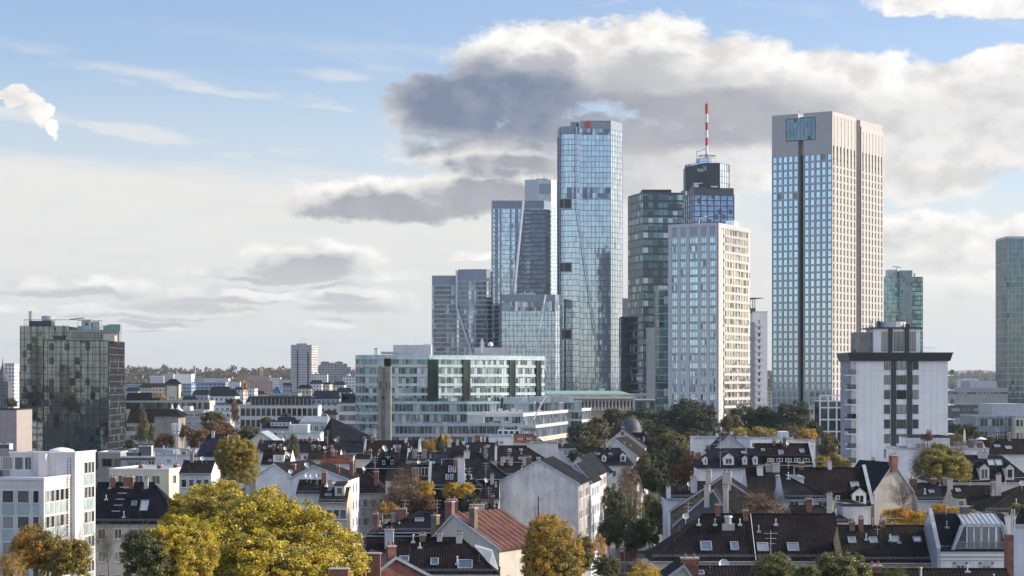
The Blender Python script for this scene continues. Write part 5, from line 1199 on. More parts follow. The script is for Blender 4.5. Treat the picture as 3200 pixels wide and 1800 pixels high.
# ================================================================== MIDDLE DISTANCE
block('long cream office with tall dark windows, right of the dark glass office', 395, 654, 900, 1251, d=18, wm='cream', rows=1, pitch=3.6, cols=30, ww=1.5, wh=2.9, first=1.0, style='pane', roofhouse=[(0,.3,.1,.6,3.4,'navy'),(.28,.40,.1,.6,1.0,'navy')])
b_ = block('blue-black office roof block with a blue strip sign', 395, 468, 1050, 1231, d=16, wm='navy', rows=0, name='office_block')
m = MB(); m.box(0.5, 4.5, -.15, -.05, b_[3]-3.2, b_[3]-1.2); m.build('sign', M['bluesheet'], b_[0])
house('dark-roofed office with lower beige floors, between the dark glass office and the concrete blind wall', 395, 486, 660, 1322, 1279, d=14, roof='gable', rm='brownroof', wm='beige', wins=(7,3), cat='office building', ww=1.6, wh=1.6, wst='far', chim=())
t, A, W, zt, fs, d_ = block('concrete building with a windowless ribbed front wall and dark mansard roof', 483, 557, 640, 1300, d=14, wm='concrete', rows=0, par=.05, name='office_building', cat='office building')
m = MB(); z = PZ(1279,645); m.hexa([(-1.5,-.5,zt),(W+1.5,-.5,zt),(W+1.5,14,zt),(-1.5,14,zt),(0,3,z),(W-2,3,z),(W-2,11,z),(0,11,z)]); m.build('mansard', M['brownroof'], t)
block('grey office with three strips of white-framed windows', 557, 636, 690, 1283, d=14, wm='grey', rows=3, pitch=2.9, cols=12, ww=.95, wh=1.1, first=1.0, roofhouse=[(.1,.4,.3,.8,1.4,'lightgrey')])
for i, px in enumerate((541,561)):
    D = 690; t = thing('tent', ['small white peaked tent on the grey roof, left of two','slightly larger white peaked tent on the grey roof, right of two'][i], 'tent', (PX(px,D),D-2,0), 0, 'white tents on the roof'); m = MB(); z = PZ(1284,D); r = 1.3+.4*i
    m.lathe((0,0,z), [(r,0),(r*.45,.9),(.05,2.3)], 4); m.build('canopy', M['whitepaint'], t); m = MB()
    for sx in (-1,1): m.tube((sx*r*.6,0,z-1),(sx*r*.6,0,z),.06,.06,4)
    m.build('pole', M['antenna'], t)
block('white flat-roofed house between the bare poplar and the strip-window office', 668, 722, 760, 1266, d=10, wm='white', rows=1, cols=3, ww=1.2, wh=1.2)
block('white building with a classical pediment half hidden by autumn trees', 655, 720, 720, 1284, d=10, wm='whitepaint', rows=2, cols=5, ww=.9, wh=1.4)
t, A, W, zt, fs, d_ = block('cream office with a grid of large dark windows and a black set-back top floor', 749, 994, 800, 1266, rz=2, d=24, wm='offwhite', rows=3, pitch=4.6, cols=15, ww=1.55, wh=3.0, first=1.3, style='pane', rm='flatroof', gm='windark', side_cols=6)
m = MB(); m.box(W*.14,W*.91,2,20,zt-.3,zt+3.0); m.build('top_floor_glazing', M['windark'], t); m = MB(); m.box(W*.13,W*.92,1.2,21,zt+3.0,zt+3.5); m.build('top_floor_roof', M['navy'], t)
m = MB()
for k in range(16): m.box(W*.14+k*W*.77/15-.12,W*.14+k*W*.77/15+.12,1.85,2,zt,zt+3)
m.build('post', M['greyframe'], t)
t, A, W, zt, fs, d_ = block('glass-walled roof pavilion storey behind the cream office', 838, 932, 880, 1228, d=14, wm='tealgrey', rows=1, pitch=4, cols=9, ww=1.1, wh=4, style='pane', trim='flatlight')
m = MB(); x0, x1 = PX(851,880)-A.x, PX(872,880)-A.x; m.hexa([(x0,2,zt),(x1+.6,2,zt),(x1+.6,7,zt),(x0,7,zt),(x0+1,3,zt+2.6),(x1-.6,3,zt+2.6),(x1-.6,6,zt+2.6),(x0+1,6,zt+2.6)]); m.build('blue_skylight', M['bluesheet'], t)
t, A, W, ze, zr, fs = house('pale office with a tall black mansard roof, at the left end of the curved office', 1060, 1125, 780, 1259, 1230, d=16, roof='hip', rm='brownroof', wm='whitepaint', wins=(9,4), ph=3.6, ww=.8, wh=2.2, cat='office building', wst='far')
house('white rendered house with a wide blue-slate roof and a row of small white dormers', 818, 936, 560, 1339, 1304, d=12, roof='hip', rm='blueroof', wm='white', wins=(7,2), hipl=3.5, hipr=2, ww=.8, wh=1.0, dorm=[(.27+.105*k,.24,1.15,1.15,'flat') for k in range(5)], sky=[(.62,.6,.6,.8)], chim=[(.33,.7,1.2,.6,.6,'lightgrey')], cat='house')
t, A, W, zt, fs, d_ = block('zinc-clad roof storeys with glazed gables behind the pyramid roof', 936, 1022, 545, 1318, d=14, wm='zincplain', rows=1, cols=4, ww=1.1, wh=1.6, trim='zincplain', gear=[('ac',.75,.3,1.6,1.4,2.2)], cat='house')
m = MB(); m.hexa([(0,1,zt),(W,1,zt),(W,10,zt),(0,10,zt),(W*.1,4,zt+1.4),(W*.98,4,zt+1.4),(W*.98,8,zt+1.4),(W*.1,8,zt+1.4)]); m.build('roof_top', M['zinc'], t)
block('pale green-grey office with a row of small dark windows, before the pyramid roof', 868, 1000, 500, 1352, d=10, wm='tealgrey' if 0 else 'lightgrey', rows=1, pitch=3, cols=10, ww=.8, wh=1.5, first=1.6, style='pane', trim='copper', roofhouse=[(.25,.7,.1,.7,2.0,'lightgrey')])
house('house with a cream gable and a bright white metal roof, beside the golden plane tree', 772, 868, 480, 1388, 1352, d=14, roof='front', rm='zincplain', wm='cream', gablex=.45)
house('low white annex with a curved parapet among dark shrubs', 652, 684, 600, 1334, 1326, d=8, roof='gable', rm='darkmetal' if 0 else 'zinc', wm='whitepaint', wins=(2,2), ww=.8, wh=1.3)
house('blue-grey slate house sloping left, behind the golden plane tree', 612, 700, 400, 1428, 1358, d=12, hipl=1.6, hipr=0, rm='blueroof', wm='lightgrey', chim=[(.8,.2,.8,.6,.6,'offwhite')])
# tower-house with brown pyramid roof
D = 1300; t = thing('tower_house', 'square cream tower with dark brown quoins and pointed roof, in the far city', 'tower', (PX(517,D),D,0)); W = PX(558,D)-PX(517,D); zt = PZ(1200,D); m = MB(); m.box(0,W,0,W,0,zt); m.build('wall', M['cream'], t)
m = MB(); m.hexa([(-.8,-.8,zt),(W+.8,-.8,zt),(W+.8,W+.8,zt),(-.8,W+.8,zt),(W*.3,W*.4,zt+3.4),(W*.7,W*.4,zt+3.4),(W*.7,W*.6,zt+3.4),(W*.3,W*.6,zt+3.4)]); m.build('roof', M['brownroof'], t)
m = MB(); m.box(-.1,.9,-.1,.1,6,zt); m.box(W-.9,W+.1,-.1,.1,6,zt); m.box(-.1,W+.1,-.12,.1,zt-1.2,zt-.2); m.box(W*.35,W*.65,-.06,0,zt-9,zt-8.4); m.box(W*.35,W*.40,-.06,0,zt-16,zt-9); m.box(W*.6,W*.65,-.06,0,zt-16,zt-9); m.build('quoins', M['oldbrick'], t)
m = MB(); m.box(W*.2,W*.3,-.05,0,zt-15,zt-13.4); m.box(W*.75,W*.85,-.05,0,zt-15,zt-13.4); m.build('window', M['windark'], t)
# cranes
def crane(label, px, D, top, jib_l, jib_r, base_py, yj, gw=1.6, cw=True):
    t = thing('tower_crane', label, 'crane', (PX(px,D),D,0)); z1 = PZ(top,D); zj = PZ(yj,D); z0 = 0; m = MB(); s = gw/2
    for a in (-s,s):
        for c in (-s,s): m.tube((a,c,z0),(a,c,zj),0.2,0.2,4)
    n = int((zj-z0)/gw/1.3)
    for k in range(n):
        za, zb_ = z0+(zj-z0)*k/n, z0+(zj-z0)*(k+1)/n; q = 1 if k % 2 else -1
        m.tube((-s*q,-s,za),(s*q,-s,zb_),.14,.14,4); m.tube((-s,-s*q,za),(-s,s*q,zb_),.14,.14,4); m.tube((s,-s*q,za),(s,s*q,zb_),.14,.14,4)
    m.build('mast', M['craneyellow'], t); m = MB(); l = PX(jib_l,D)-PX(px,D); r = PX(jib_r,D)-PX(px,D)
    m.tube((l,0,zj),(r,0,zj),.3,.3,4); m.tube((l,0,zj+1.2),(r,0,zj+1.2),.14,.14,4)
    for k in range(16): x = l+(r-l)*k/16; m.tube((x,0,zj),(x+(r-l)/32,0,zj+1.2),.1,.1,4)
    m.tube((0,0,zj),(0,0,z1),.35,.2,4); m.tube((0,0,z1),(l*.85,0,zj+1.2),.06,.06,4); m.tube((0,0,z1),(r*.85,0,zj+1.2),.06,.06,4); m.build('jib', M['craneyellow'], t)
    m = MB(); m.box(-.9,.9,-s-1.2,-s,zj-2.4,zj-.3); m.build('cab', M['whitepaint'], t)
    if cw: m = MB(); e = r if abs(r) < abs(l) else l; m.box(min(e,e*.7),max(e,e*.7),-.5,.5,zj-1.6,zj-.3); m.build('counterweight', M['concrete'], t)
crane('yellow tower crane standing before the white hotel, its mast full height', 764, 1500, 1176, 734, 784, 1263, 1187, 2.6)
crane('small distant orange tower crane above the ridge wood', 817, 3000, 1140, 811, 832, 1175, 1152, 3.0)
# far landmarks
def far(label, x0, x1, D, top, mat, roof='flatlight', d=30, rz=0, h=None, cat='building', name='apartment_block', group=None, pitched=False, parts=None):
    A, W = frame2(x0, x1, D, R(rz)); t = thing(name, label, cat, (A.x, A.y, 0), R(rz), group); zt = PZ(top, D); m = MB(); m.box(0,W,0,d,0,zt); m.build('wall', M[mat], t)
    m = MB()
    if pitched: z2 = zt+min(W,d)*.32; m.poly([(-.4,-.4,zt),(W+.4,-.4,zt),(W*.92,d/2,z2),(W*.08,d/2,z2)]); m.poly([(W+.4,-.4,zt),(W+.4,d+.4,zt),(W*.92,d/2,z2)]); m.poly([(W+.4,d+.4,zt),(-.4,d+.4,zt),(W*.08,d/2,z2),(W*.92,d/2,z2)]); m.poly([(-.4,d+.4,zt),(-.4,-.4,zt),(W*.08,d/2,z2)]); m.poly([(-.4,-.4,zt),(-.4,d+.4,zt),(W+.4,d+.4,zt),(W+.4,-.4,zt)])
    else: m.box(-.3,W+.3,-.3,d+.3,zt,zt+.5)
    m.build('roof', M[roof], t)
    if parts:
        for (u0,u1,y0,py,mt) in parts: m = MB(); m.box(u0*W,u1*W,y0,y0+8,zt-.1,PZ(py,D)); m.build('roof_house', M[mt], t)
    return t, W, zt
t, W, zt = far('tall pale hotel tower with stacked balconies, alone on the far left skyline', 909, 974, 2300, 1079, 'f_hotel', d=26, rz=-10, cat='hotel tower', name='hotel_tower', parts=[(.25,.75,2,1073,'grey')])
m = MB(); m.box(W*.30,W*.36,-.5,-.02,0,zt-6); m.box(W*.80,W*.86,-.5,-.02,0,zt-8); m.build('loggia_strip', M['navy'], t); m = MB(); m.box(W*.37,W*.79,-.9,-.02,0,zt+1.5); m.build('front_wall', M['f_hotel'], t)
m = MB()
for k in range(6): m.tube((W*.3+k*1.8,6,zt+2),(W*.3+k*1.8,6,zt+6+(k%3)*2),.25,.15,4)
m.build('antenna', M['antenna'], t)
g_ = random.Random(8)
A, W = frame2(995, 1110, 2600, 0); t = thing('terrace_block', 'broad grey apartment block stepping down to the right, next to the far hotel tower', 'apartment block', (A.x,A.y,0)); m = MB()
st = [(0,.06,1142),(.06,.30,1131),(.30,.45,1135),(.45,.66,1131),(.66,.78,1137),(.78,.88,1147),(.88,1.0,1158)]
for u0,u1,y in st: m.box(W*u0,W*u1-.02,0+u0*3,22,0,PZ(y,2600))
m.build('wall', M['f_terrace'], t); m = MB()
for u0,u1,y in st: m.box(W*u0+2,W*u1-2,4,10,PZ(y,2600),PZ(y-2,2600))
m.build('roof_house', M['grey'], t)
far('small white block at the foot of the hotel tower', 973, 1022, 2250, 1170, 'f_white', d=15, parts=[(.2,.4,2,1165,'white')]); far('white block with plain gable walls, next to the curved office', 1071, 1113, 2000, 1176, 'f_white', d=18, parts=[(.3,.5,2,1169,'white')])
t, W, zt = far('windowless white factory block on the ridge', 541, 598, 3500, 1169, 'whitepaint', d=40, cat='factory', name='factory', parts=[(.05,.15,5,1156,'darkgrey'),(-.3,.2,5,1164,'grey')])
far('grey factory wing left of the white factory block', 505, 541, 3480, 1169, 'grey', d=40, cat='factory', name='factory')
D = 3460; t = thing('silo', 'row of pale silos left of the far factory', 'silos', (PX(467,D),D,0)); m = MB()
for k in range(7): m.lathe((2.5+k*3.6,0,0), [(1.75,0),(1.75,PZ(1176,D)),(.1,PZ(1175,D))], 10)
m.box(0,26,-.5,1.5,PZ(1177,D),PZ(1174,D)); m.build('drum', M['lightgrey'], t)
D = 4000; t = thing('chimney_tower', 'slim pale chimney tower on the ridge behind the factory', 'tower', (PX(607,D),D,0)); m = MB(); m.box(-2.4,2.4,0,4,0,PZ(1143,D)); m.build('shaft', M['lightgrey'], t); m = MB(); m.box(-.5,.5,-.1,0,50,PZ(1147,D)); m.build('slot', M['navy'], t)
FAR = [('long yellow sandstone palace front with dormered roof',433,516,1900,1212,'f_cream','slate',1),('pale building with orange stair strip beside the square tower',475,517,1800,1212,'f_cream','flatlight',0),
 ('blue-roofed hall left of the palace',395,486,2600,1199,'f_blue','blueroof',0),('blue-grey slate house cluster left of the palace',395,432,1700,1222,'f_grey','slate',1),
 ('glass office block right of the square tower',569,598,1800,1200,'f_blue','zincplain',0),('long glass office with white floors, centre left of the far city',599,704,1850,1196,'f_blue','flatlight',0),
 ('white flat block on the ridge slope',608,640,3000,1180,'f_grey','flatlight',0),('pair of long white halls below the ridge',636,713,2700,1183,'f_white','flatlight',0),
 ('white terrace blocks stepping below the halls',679,750,2400,1193,'f_white','flatlight',0),('brick-red office block below the far crane',782,811,2300,1196,'f_pink','flatlight',0),
 ('pink and cream block under the far crane',772,842,2900,1174,'f_pink','flatlight',0),('white stepped blocks left of the hotel tower',842,876,2700,1180,'f_white','flatlight',0),('cream balcony block nearest the hotel tower on its left',874,917,2500,1186,'f_cream','flatlight',0),
 ('pink apartment rows behind the yellow crane',811,850,2300,1192,'f_pink','flatlight',0),
 ('white hotel behind the crane mast',730,760,1600,1218,'f_white','slate',1),('white hotel wing right of the crane mast',766,795,1620,1215,'f_white','flatlight',0),('long white blue-roofed row left of the hotel',653,712,1500,1226,'f_white','blueroof',1),
 ('dark mansard row with white gables',655,735,1250,1238,'f_white','slate',1),('grey office strip right of the square tower',600,650,1300,1234,'f_grey','slate',1),('brown gabled house right of the square tower',572,612,1150,1250,'f_cream','brownroof',1),
 ('row of white gabled houses under the hotel tower',968,1005,1900,1200,'f_white','slate',1),('white gabled villa right of the hotel tower foot',1008,1030,1850,1201,'f_cream','brownroof',1),('pair of steep white gables below the terrace block',1040,1075,1800,1203,'f_white','slate',1),
 ('grey slate office at the foot of the hotel tower',885,912,1700,1205,'f_grey','slate',1),('cream villa among trees left of the curved office',930,965,1500,1214,'f_cream','slate',1),
 ('dark blue shed roofs behind the cream office',974,1060,1100,1246,'f_grey','blueroof',1),('white hall with grey roof left of the black mansard',1000,1062,1000,1262,'f_white','flatroof',0),('red-brick low house before the black mansard',1010,1050,820,1296,'f_brown','brownroof',1),
 ('slate villa roof right of the hotel foot',1050,1095,1400,1226,'f_white','slate',1),('blue-white office strip with dark roof, beside the strip-window office',636,700,950,1262,'f_strip','flatroof',0),('white villa with brown roof behind the poplars',700,745,980,1262,'f_white','brownroof',1)]
for (lb,x0,x1,D,top,mt,rf,pt) in FAR: far(lb, x0, x1, D, top, mt, rf, d=14, rz=g_.uniform(-8,8), cat='building', name='city_building', pitched=bool(pt))
# the rest of the far town: many small look-alike buildings between the landmarks
kinds = [('f_white','slate','distant white building with dark roof in the far town'),('f_cream','brownroof','distant cream building with brown roof in the far town'),('f_grey','flatlight','distant grey flat-roofed block in the far town'),('f_white','flatlight','distant white flat-roofed block in the far town'),('f_pink','redroof','distant reddish building in the far town')]
FT = []
for i in range(110):
    D = 1150*math.exp(g_.random()*1.2); top = HY+ (20+g_.uniform(-6,3))*F/D; x = g_.uniform(395,1110); w = g_.uniform(14,34)*F/D*.8
    k = kinds[g_.choice([0,0,1,2,2,3,3,3,4])]
    if x+w > 1112: x -= w
    FT.append((far(k[2], x, x+w, D, top, k[0], k[1], d=12, rz=g_.uniform(-18,18), name='city_building', group='small buildings of the far town', pitched=k[1] not in ('flatlight',))[0], x+w/2, top, k[2].replace(' in the far town','').replace('distant ','')))
for i in range(75):
    D = 1000*math.exp(g_.random()*1.3); x = g_.uniform(395,1110)
    c = g_.choice(['l_olive','l_olive','l_dark','l_orange','l_rust']); nm = {'l_olive':'olive','l_dark':'dark green','l_orange':'orange-yellow','l_rust':'rust-brown'}[c]
    xt, yt = None, None
    FT.append((tree('distant %s tree between houses of the far town' % nm, x, HY+16*F/D, g_.uniform(5,9)*F/D, D, c, 'far', g_.uniform(.8,1.15), group='trees of the far town', trunk='far', var=i), x, HY+16*F/D, nm+' tree'))
ANC = [(591,1180,'the white factory block'),(537,1215,'the square brown-roofed tower'),(941,1130,'the tall pale hotel tower'),(1052,1160,'the stepped grey apartment block'),(764,1225,'the yellow tower crane'),(817,1165,'the distant orange crane'),(674,1187,'the long white halls'),(474,1216,'the long yellow palace'),(651,1212,'the long glass office with white floors'),(861,1220,'the blue roof skylight'),(1092,1190,'the white block by the curved office'),(700,1233,'the long blue-roofed row'),(434,1240,'the blue-black roof block'),(1018,1255,'the white hall beside the black mansard')]
ORD = ['first','second','third','fourth','fifth','sixth','seventh','eighth','ninth','tenth','eleventh','twelfth','thirteenth','fourteenth','fifteenth','sixteenth','seventeenth']
by = {}
for (o_, x, y, k_) in FT:
    a_ = min(ANC, key=lambda a: (a[0]-x)**2+(2*(a[1]-y))**2); by.setdefault((k_, a_[2]), []).append(((a_[0]-x)**2+(a_[1]-y)**2, id(o_), o_))
for (k_, an), L_ in by.items():
    for i, (_, _, o_) in enumerate(sorted(L_, key=lambda q: q[:2])): o_['label'] = 'small %s, %s out from %s' % (k_, ORD[min(i, 16)], an)
# far left sliver and far right
far('white apartment slab with dotted windows at the left edge, behind the dark glass office', 14, 44, 1700, 1137, 'f_white', d=18, cat='apartment block')
D = 1500; t = thing('church_tower', 'church tower wrapped in scaffolding at the left edge', 'church tower', (PX(0,D),D,0)); m = MB(); m.box(-5,6,0,9,0,PZ(1192,D)); m.lathe((1,4,PZ(1192,D)), [(3.5,0),(3.8,3),(2.2,6),(1.4,10),(.5,13),(.1,18)], 10); m.build('shaft', M['darkgrey'], t)
m = MB()
for k in range(9): m.box(-5.6,6.6,-.5,-.3,PZ(1230,D)+k*2.4,PZ(1230,D)+k*2.4+.25)
for k in range(7): m.box(-5.5+k*2,-5.35+k*2,-.5,-.35,0,PZ(1168,D))
m.build('scaffolding', M['scaffold'], t)
block('taupe stone-clad building at the left edge, before the dark glass office', -60, 52, 620, 1278, d=20, wm='taupe', rows=0, trim='navy', rm='flatroof')
block('grey low wing with dark windows, right of the white panel building', 306, 376, 520, 1412, d=12, wm='taupe', rows=1, pitch=3, cols=5, ww=1.1, wh=2.0, first=1.8, style='pane', trim='lightgrey')
far('white slab block far away between the apartment tower and the glass tower on the right', 2995, 3060, 3800, 1184, 'f_white', d=14, cat='apartment block', parts=[(.3,.6,2,1182,'white')]); far('dark far block right of the slab block', 2400, 2412, 1800, 1222, 'f_cream', d=12)
block('long grey station hall with a dark window strip, right of the white apartment block', 2960, 3150, 1150, 1212, d=40, wm='grey', rows=1, pitch=4, cols=40, ww=.7, wh=1.2, first=2.4, style='pane', roofhouse=[(.45,.9,.3,.9,4.0,'zincplain')])
block('dark low hall with sloped roof right of the white apartment block', 2965, 3110, 930, 1262, d=20, wm='darkgrey', rows=1, cols=4, ww=4, wh=1.6, first=2, style='pane')
t, A, W, zt, fs, d_ = block('office with blue panels and white mullions under a pale roof storey, right edge', 3050, 3172, 560, 1298, d=20, wm='crown_metal', rows=3, pitch=3.6, cols=10, ww=1.06, wh=1.9, first=1.0, style='pane', roofhouse=[(.45,1.4,.1,.9,3.2,'zincplain')])
m = MB(); 
for k in range(11): fs['f'].box(m, W*k/10-.05, W*k/10+.05, 0, .3, 0, zt)
m.build('mullions', M['mullight'], t)
block('cream side wing of the blue-panelled office, cut by the right edge', 3173, 3260, 556, 1300, d=20, wm='cream', rows=3, pitch=3.6, cols=7, ww=.9, wh=2.0, first=1.0)
block('pale low building with small windows behind the trees at right', 3000, 3050, 640, 1308, d=10, wm='pink', rows=1, pitch=3, cols=6, ww=.6, wh=1.1)
t, A, W, zt, fs, d_ = block('white framed glass house with roof terrace, left of the white apartment block', 2562, 2640, 700, 1252, d=12, wm='windark', rows=0, trim='whitepaint')
m = MB(); 
for k in range(4): fs['f'].box(m, W*k/3-.25, W*k/3+.25, 0, .4, 0, zt+2)
for k in range(7): fs['f'].box(m, 0, W, 0, .35, zt-4.2*k-.5+2, zt-4.2*k+2)
m.build('frame', M['whitepaint'], t)
block('cream low stone wing between the park trees and the framed glass house', 2530, 2570, 760, 1270, d=10, wm='cream', rows=3, pitch=3.6, cols=3, ww=.9, wh=2)
block('white framed office corner below the stone tower', 2505, 2562, 900, 1272, d=10, wm='offwhite', rows=2, pitch=3.6, cols=4, ww=.9, wh=2.4, style='pane')

# ================================================================== WHITE APARTMENT BLOCK, RIGHT
def white_apartments():
    D = 409; A, W = frame2(2662, 2962, D, 0); t = thing('apartment_building', 'white apartment block with two dark vertical stripes, dark cornice and penthouse', 'apartment building', (A.x,A.y,0)); d = 13; zt = PZ(1128, D); fs = faces(W, d); f, l = fs['f'], fs['l']
    b = MB(); b.box(0, W, 0, d, 0, zt); b.build('wall', M['panelwhite'], t)
    u = lambda px: (px-2662)/300*W
    s = MB(); f.box(s, u(2784), u(2800), 0, .22, 0, zt); f.box(s, u(2834), u(2850), 0, .22, 0, zt); f.box(s, 0, W, 0, .03, 0, .1); s.build('dark_stripe', M['darkmetal'], t)
    it = []; dk = []
    for k in range(8):
        z = PZ(1156+46*k, D); z = PZ(1127+46*k+28, D)
        for (a, c) in ((2763,2781),(2802,2832),(2852,2870)): it.append((u(a), z, u(c)-u(a), 1.85))
    put_windows(t, f, it, 'dark', .03, 100, None, 'win')
    # corner loggias both ends
    for side, (a, c) in (('l',(2652,2676)),('r',(2958,2972))):
        for k in range(7):
            z = PZ(1127+46*k+44, D); g = MB(); x0 = u(a)-(.4 if side == 'l' else -.6); x1 = u(c)+(0 if side == 'l' else .6)
            y1 = 3 if side == 'l' else 2.2; g.box(x0, x1, -.3, y1, z-.22, z); ob = g.build('balcony_slab', M['whitepaint'], t)
            g = MB(); g.box(x0+.1, x1-.1, -.28, -.24, z+.1, z+1.05)
            if side == 'l': g.box(x0+.1,x0+.14,-.2,y1,z+.1,z+1.05)
            g.build('balcony_glass', M['g_right'], t)
            if side == 'l': g = MB(); f.box(g, u(2664), u(2676), .01, .05, z, z+2.6); g.build('balcony_door', M['beige'], t)
    r = Face((-.02, d), -math.pi/2, d); g = MB()
    for k in range(9): r.box(g, d*k/9, d*k/9+.25, 0, .15, 0, zt)
    g.build('side_ribs', M['band'], t)
    g = MB(); o = .85
    g.hexa([(-.5,-.5,zt),(W+.4,-.5,zt),(W+.4,d+.5,zt),(-.5,d+.5,zt),(-o,-o,zt+1.5),(W+o,-o,zt+1.5),(W+o,d+o,zt+1.5),(-o,d+o,zt+1.5)]); g.box(-o-.1,W+o+.1,-o-.1,d+o+.1,zt+1.5,zt+1.75); g.build('cornice', M['darkmetal'], t)
    zp = zt+1.75; ztp = PZ(1024, D+2); x0, x1 = u(2735), u(2882); g = MB(); g.box(x0,x1,2,11,zp,ztp-.2); g.build('penthouse', M['panelwhite'], t); g = MB(); g.box(x0-.8,x1+.3,1.6,11.4,ztp-.2,ztp+.1); g.build('penthouse_roof', M['darkmetal'], t)
    pf = Face((x0,2),0,x1-x0); g = MB(); pf.box(g, u(2781)-x0, u(2795)-x0, 0, .2, zp, ztp-.2); pf.box(g, u(2832)-x0, u(2847)-x0, 0, .2, zp, ztp-.2); g.build('dark_stripe', M['darkmetal'], t)
    put_windows(t, pf, [(u(2761)-x0, zp+.3, u(2778)-u(2761), 4.0),(u(2799)-x0, zp+.3, u(2829)-u(2799), 4.0),(u(2850)-x0, zp+.3, u(2867)-u(2850), 4.0)], 'dark', .03)
    g = MB(); g.box(u(2682), u(2733), 3, 9, zp, PZ(1037,D)); g.build('lift_house', M['concrete'], t)
    g = MB(); g.lathe((u(2800),6,ztp+.1), [(3.2,0),(3.2,1.2),(3.0,1.2)], 18); g.build('roof_drum', M['lightgrey'], t)
    for px, h in ((2731,1.6),(2735,1.6),(2755,2.2),(2790,3.0),(2813,2.6),(2847,2.0),(2860,1.6)): g = MB(); g.tube((u(px),4,ztp),(u(px),4,ztp+h),.07,.05,5); g.build('aerial', M['darkmetal'], t)
    for xa, xb, h in ((2751,2760,1.4),(2840,2852,.8)): g = MB(); g.box(u(xa),u(xb),3,4,ztp+.1,ztp+h); g.build('vent_box', M['darkmetal'], t)
    railing(t, Face((x1,3),0,4), 0, 3.2, 0, zp, 1.1)
    g = MB(); g.lathe((u(2673),1,zp), [(.3,0),(.35,.5)], 8, 1); me = leaf_mesh(77, 140, .16, 10); 
    g.build('planter', [M['darkgrey'], M['darkgrey']], t)
white_apartments()
# ================================================================== ROOFS OF THE NEAR QUARTER
# back rows
house('long dark slate roof behind the poplar, left of the dark pyramid church', 800, 900, 470, 1412, 1377, d=12, rm='slate', wm='white', sky=[(.4,.5,.6,.8),(.7,.4,.6,.8)], chim=[(.1,.8,1,.6,.6,'brick')])
house('black-roofed row with five brick chimneys and a white dentil cornice below the dark pyramid church', 902, 1140, 455, 1415, 1379, d=12, rm='slate', wm='white', chim=[(.03,.9,1.3,.6,.6,'redchimney'),(.25,.9,1.2,.7,.7,'redchimney'),(.47,.9,1.2,.5,.5,'brick'),(.62,.9,1.2,.5,.5,'brick'),(.97,.9,1.2,.6,.6,'brick')], gear=[('dish',.37,.85),('aerial',.5,.5,4)], wins=(12,1), ww=.8, wh=1.0, wrow0=.6, parapet=[('l','beige',.3)])
house('brown-roofed house with skylights and a long zinc ridge flashing', 1140, 1305, 440, 1425, 1377, d=12, rm='brownroof', wm='cream', sky=[(.55,.6,.5,1.2),(.63,.6,.5,1.2)], chim=[(.1,.9,1.1,.6,.6,'redchimney'),(.75,.9,1.1,.6,.6,'offwhite')], gear=[('dish',.35,.3),('vent',.5,.3)], parapet=[('l','cream',.25),('r','zincplain',.25)])
house('dark navy roof with a big satellite dish and one skylight', 1140, 1270, 385, 1462, 1408, d=12, rm='slate', wm='mossroof', hipl=3.5, hipr=0, roof='gable', sky=[(.55,.55,.55,.9)], gear=[('dish',.42,.95),('vent',.7,.95)], parapet=[('r','cream',.4)], dorm=[(.65,.18,1.0,1.3,'gable'),(.45,.15,1.0,1.3,'gable')])
house('blue-black tiled roof with two grey chimneys and solar-like roof glazing', 1272, 1392, 380, 1450, 1414, d=11, rm='blueroof', wm='mossroof', chim=[(.18,.55,1.6,.9,.6,'concrete'),(.42,.55,1.6,.9,.6,'concrete')], sky=[(.1,.12,1.6,1.0),(.35,.12,1.8,1.0),(.6,.12,1.6,1.0)], wins=(5,1), ww=1.1, wh=1.3)
house('low dark roof with red chimneys left of the white gable', 1108, 1200, 420, 1436, 1418, d=10, rm='brownroof', wm='offwhite', chim=[(.3,.8,1,.5,.5,'redchimney'),(.5,.8,1,.5,.5,'redchimney'),(.8,.9,1,.5,.5,'brick')])
house('red-tiled low roof bearing four slim red chimneys', 1000, 1100, 415, 1450, 1422, d=10, rm='redroof', wm='offwhite', chim=[(.1,.8,1.1,.4,.4,'redchimney'),(.35,.8,1.2,.4,.4,'redchimney'),(.45,.8,1.2,.4,.4,'redchimney'),(.7,.8,1.1,.4,.4,'redchimney')])
house('dark roof with two red chimneys and a white glazed dormer, left of the poplar', 815, 905, 400, 1452, 1405, d=11, rm='brownroof', wm='white', chim=[(.35,.95,1.2,.5,.5,'redchimney'),(.58,.95,1.2,.5,.5,'redchimney')], dorm=[(.6,.2,2.2,1.5,'flat')], gear=[('dish',.95,.4),('dish',.85,.5)], sky=[(.3,.3,.6,.8)])
house('long dark roof with three small roof vents, centre back row', 1392, 1552, 420, 1440, 1384, d=13, rm='slate', wm='white', sky=[(.42,.8,.45,.6),(.83,.8,.45,.6),(.8,.3,.45,.6)], chim=[(.06,.8,1.8,.8,.6,'beige')])
house('large brown-black tiled roof with a hipped lit right end and three roof windows', 1552, 1712, 400, 1443, 1393, d=14, rm='brownroof', wm='offwhite', hipr=4.5, sky=[(.17,.22,1.5,.9),(.5,.22,1.4,.8),(.82,.22,.7,.7),(.25,.75,.5,.5),(.48,.75,.5,.5)], parapet=[('l','beige',.4)], chim=[(.01,.95,1.2,.5,1.4,'oldbrick')], gear=[('aerial',.95,.3,4)])
house('dark shed roofs with small dormers below the brown-black tiled roof', 1556, 1660, 375, 1478, 1447, d=9, rm='brownroof', wm='mossroof', chim=[(.12,.8,1.4,.6,.6,'beige'),(.4,.8,1.4,.6,.6,'beige'),(.8,.8,1.6,.7,.7,'beige'),(.95,.8,1.6,.8,.8,'oldbrick')])
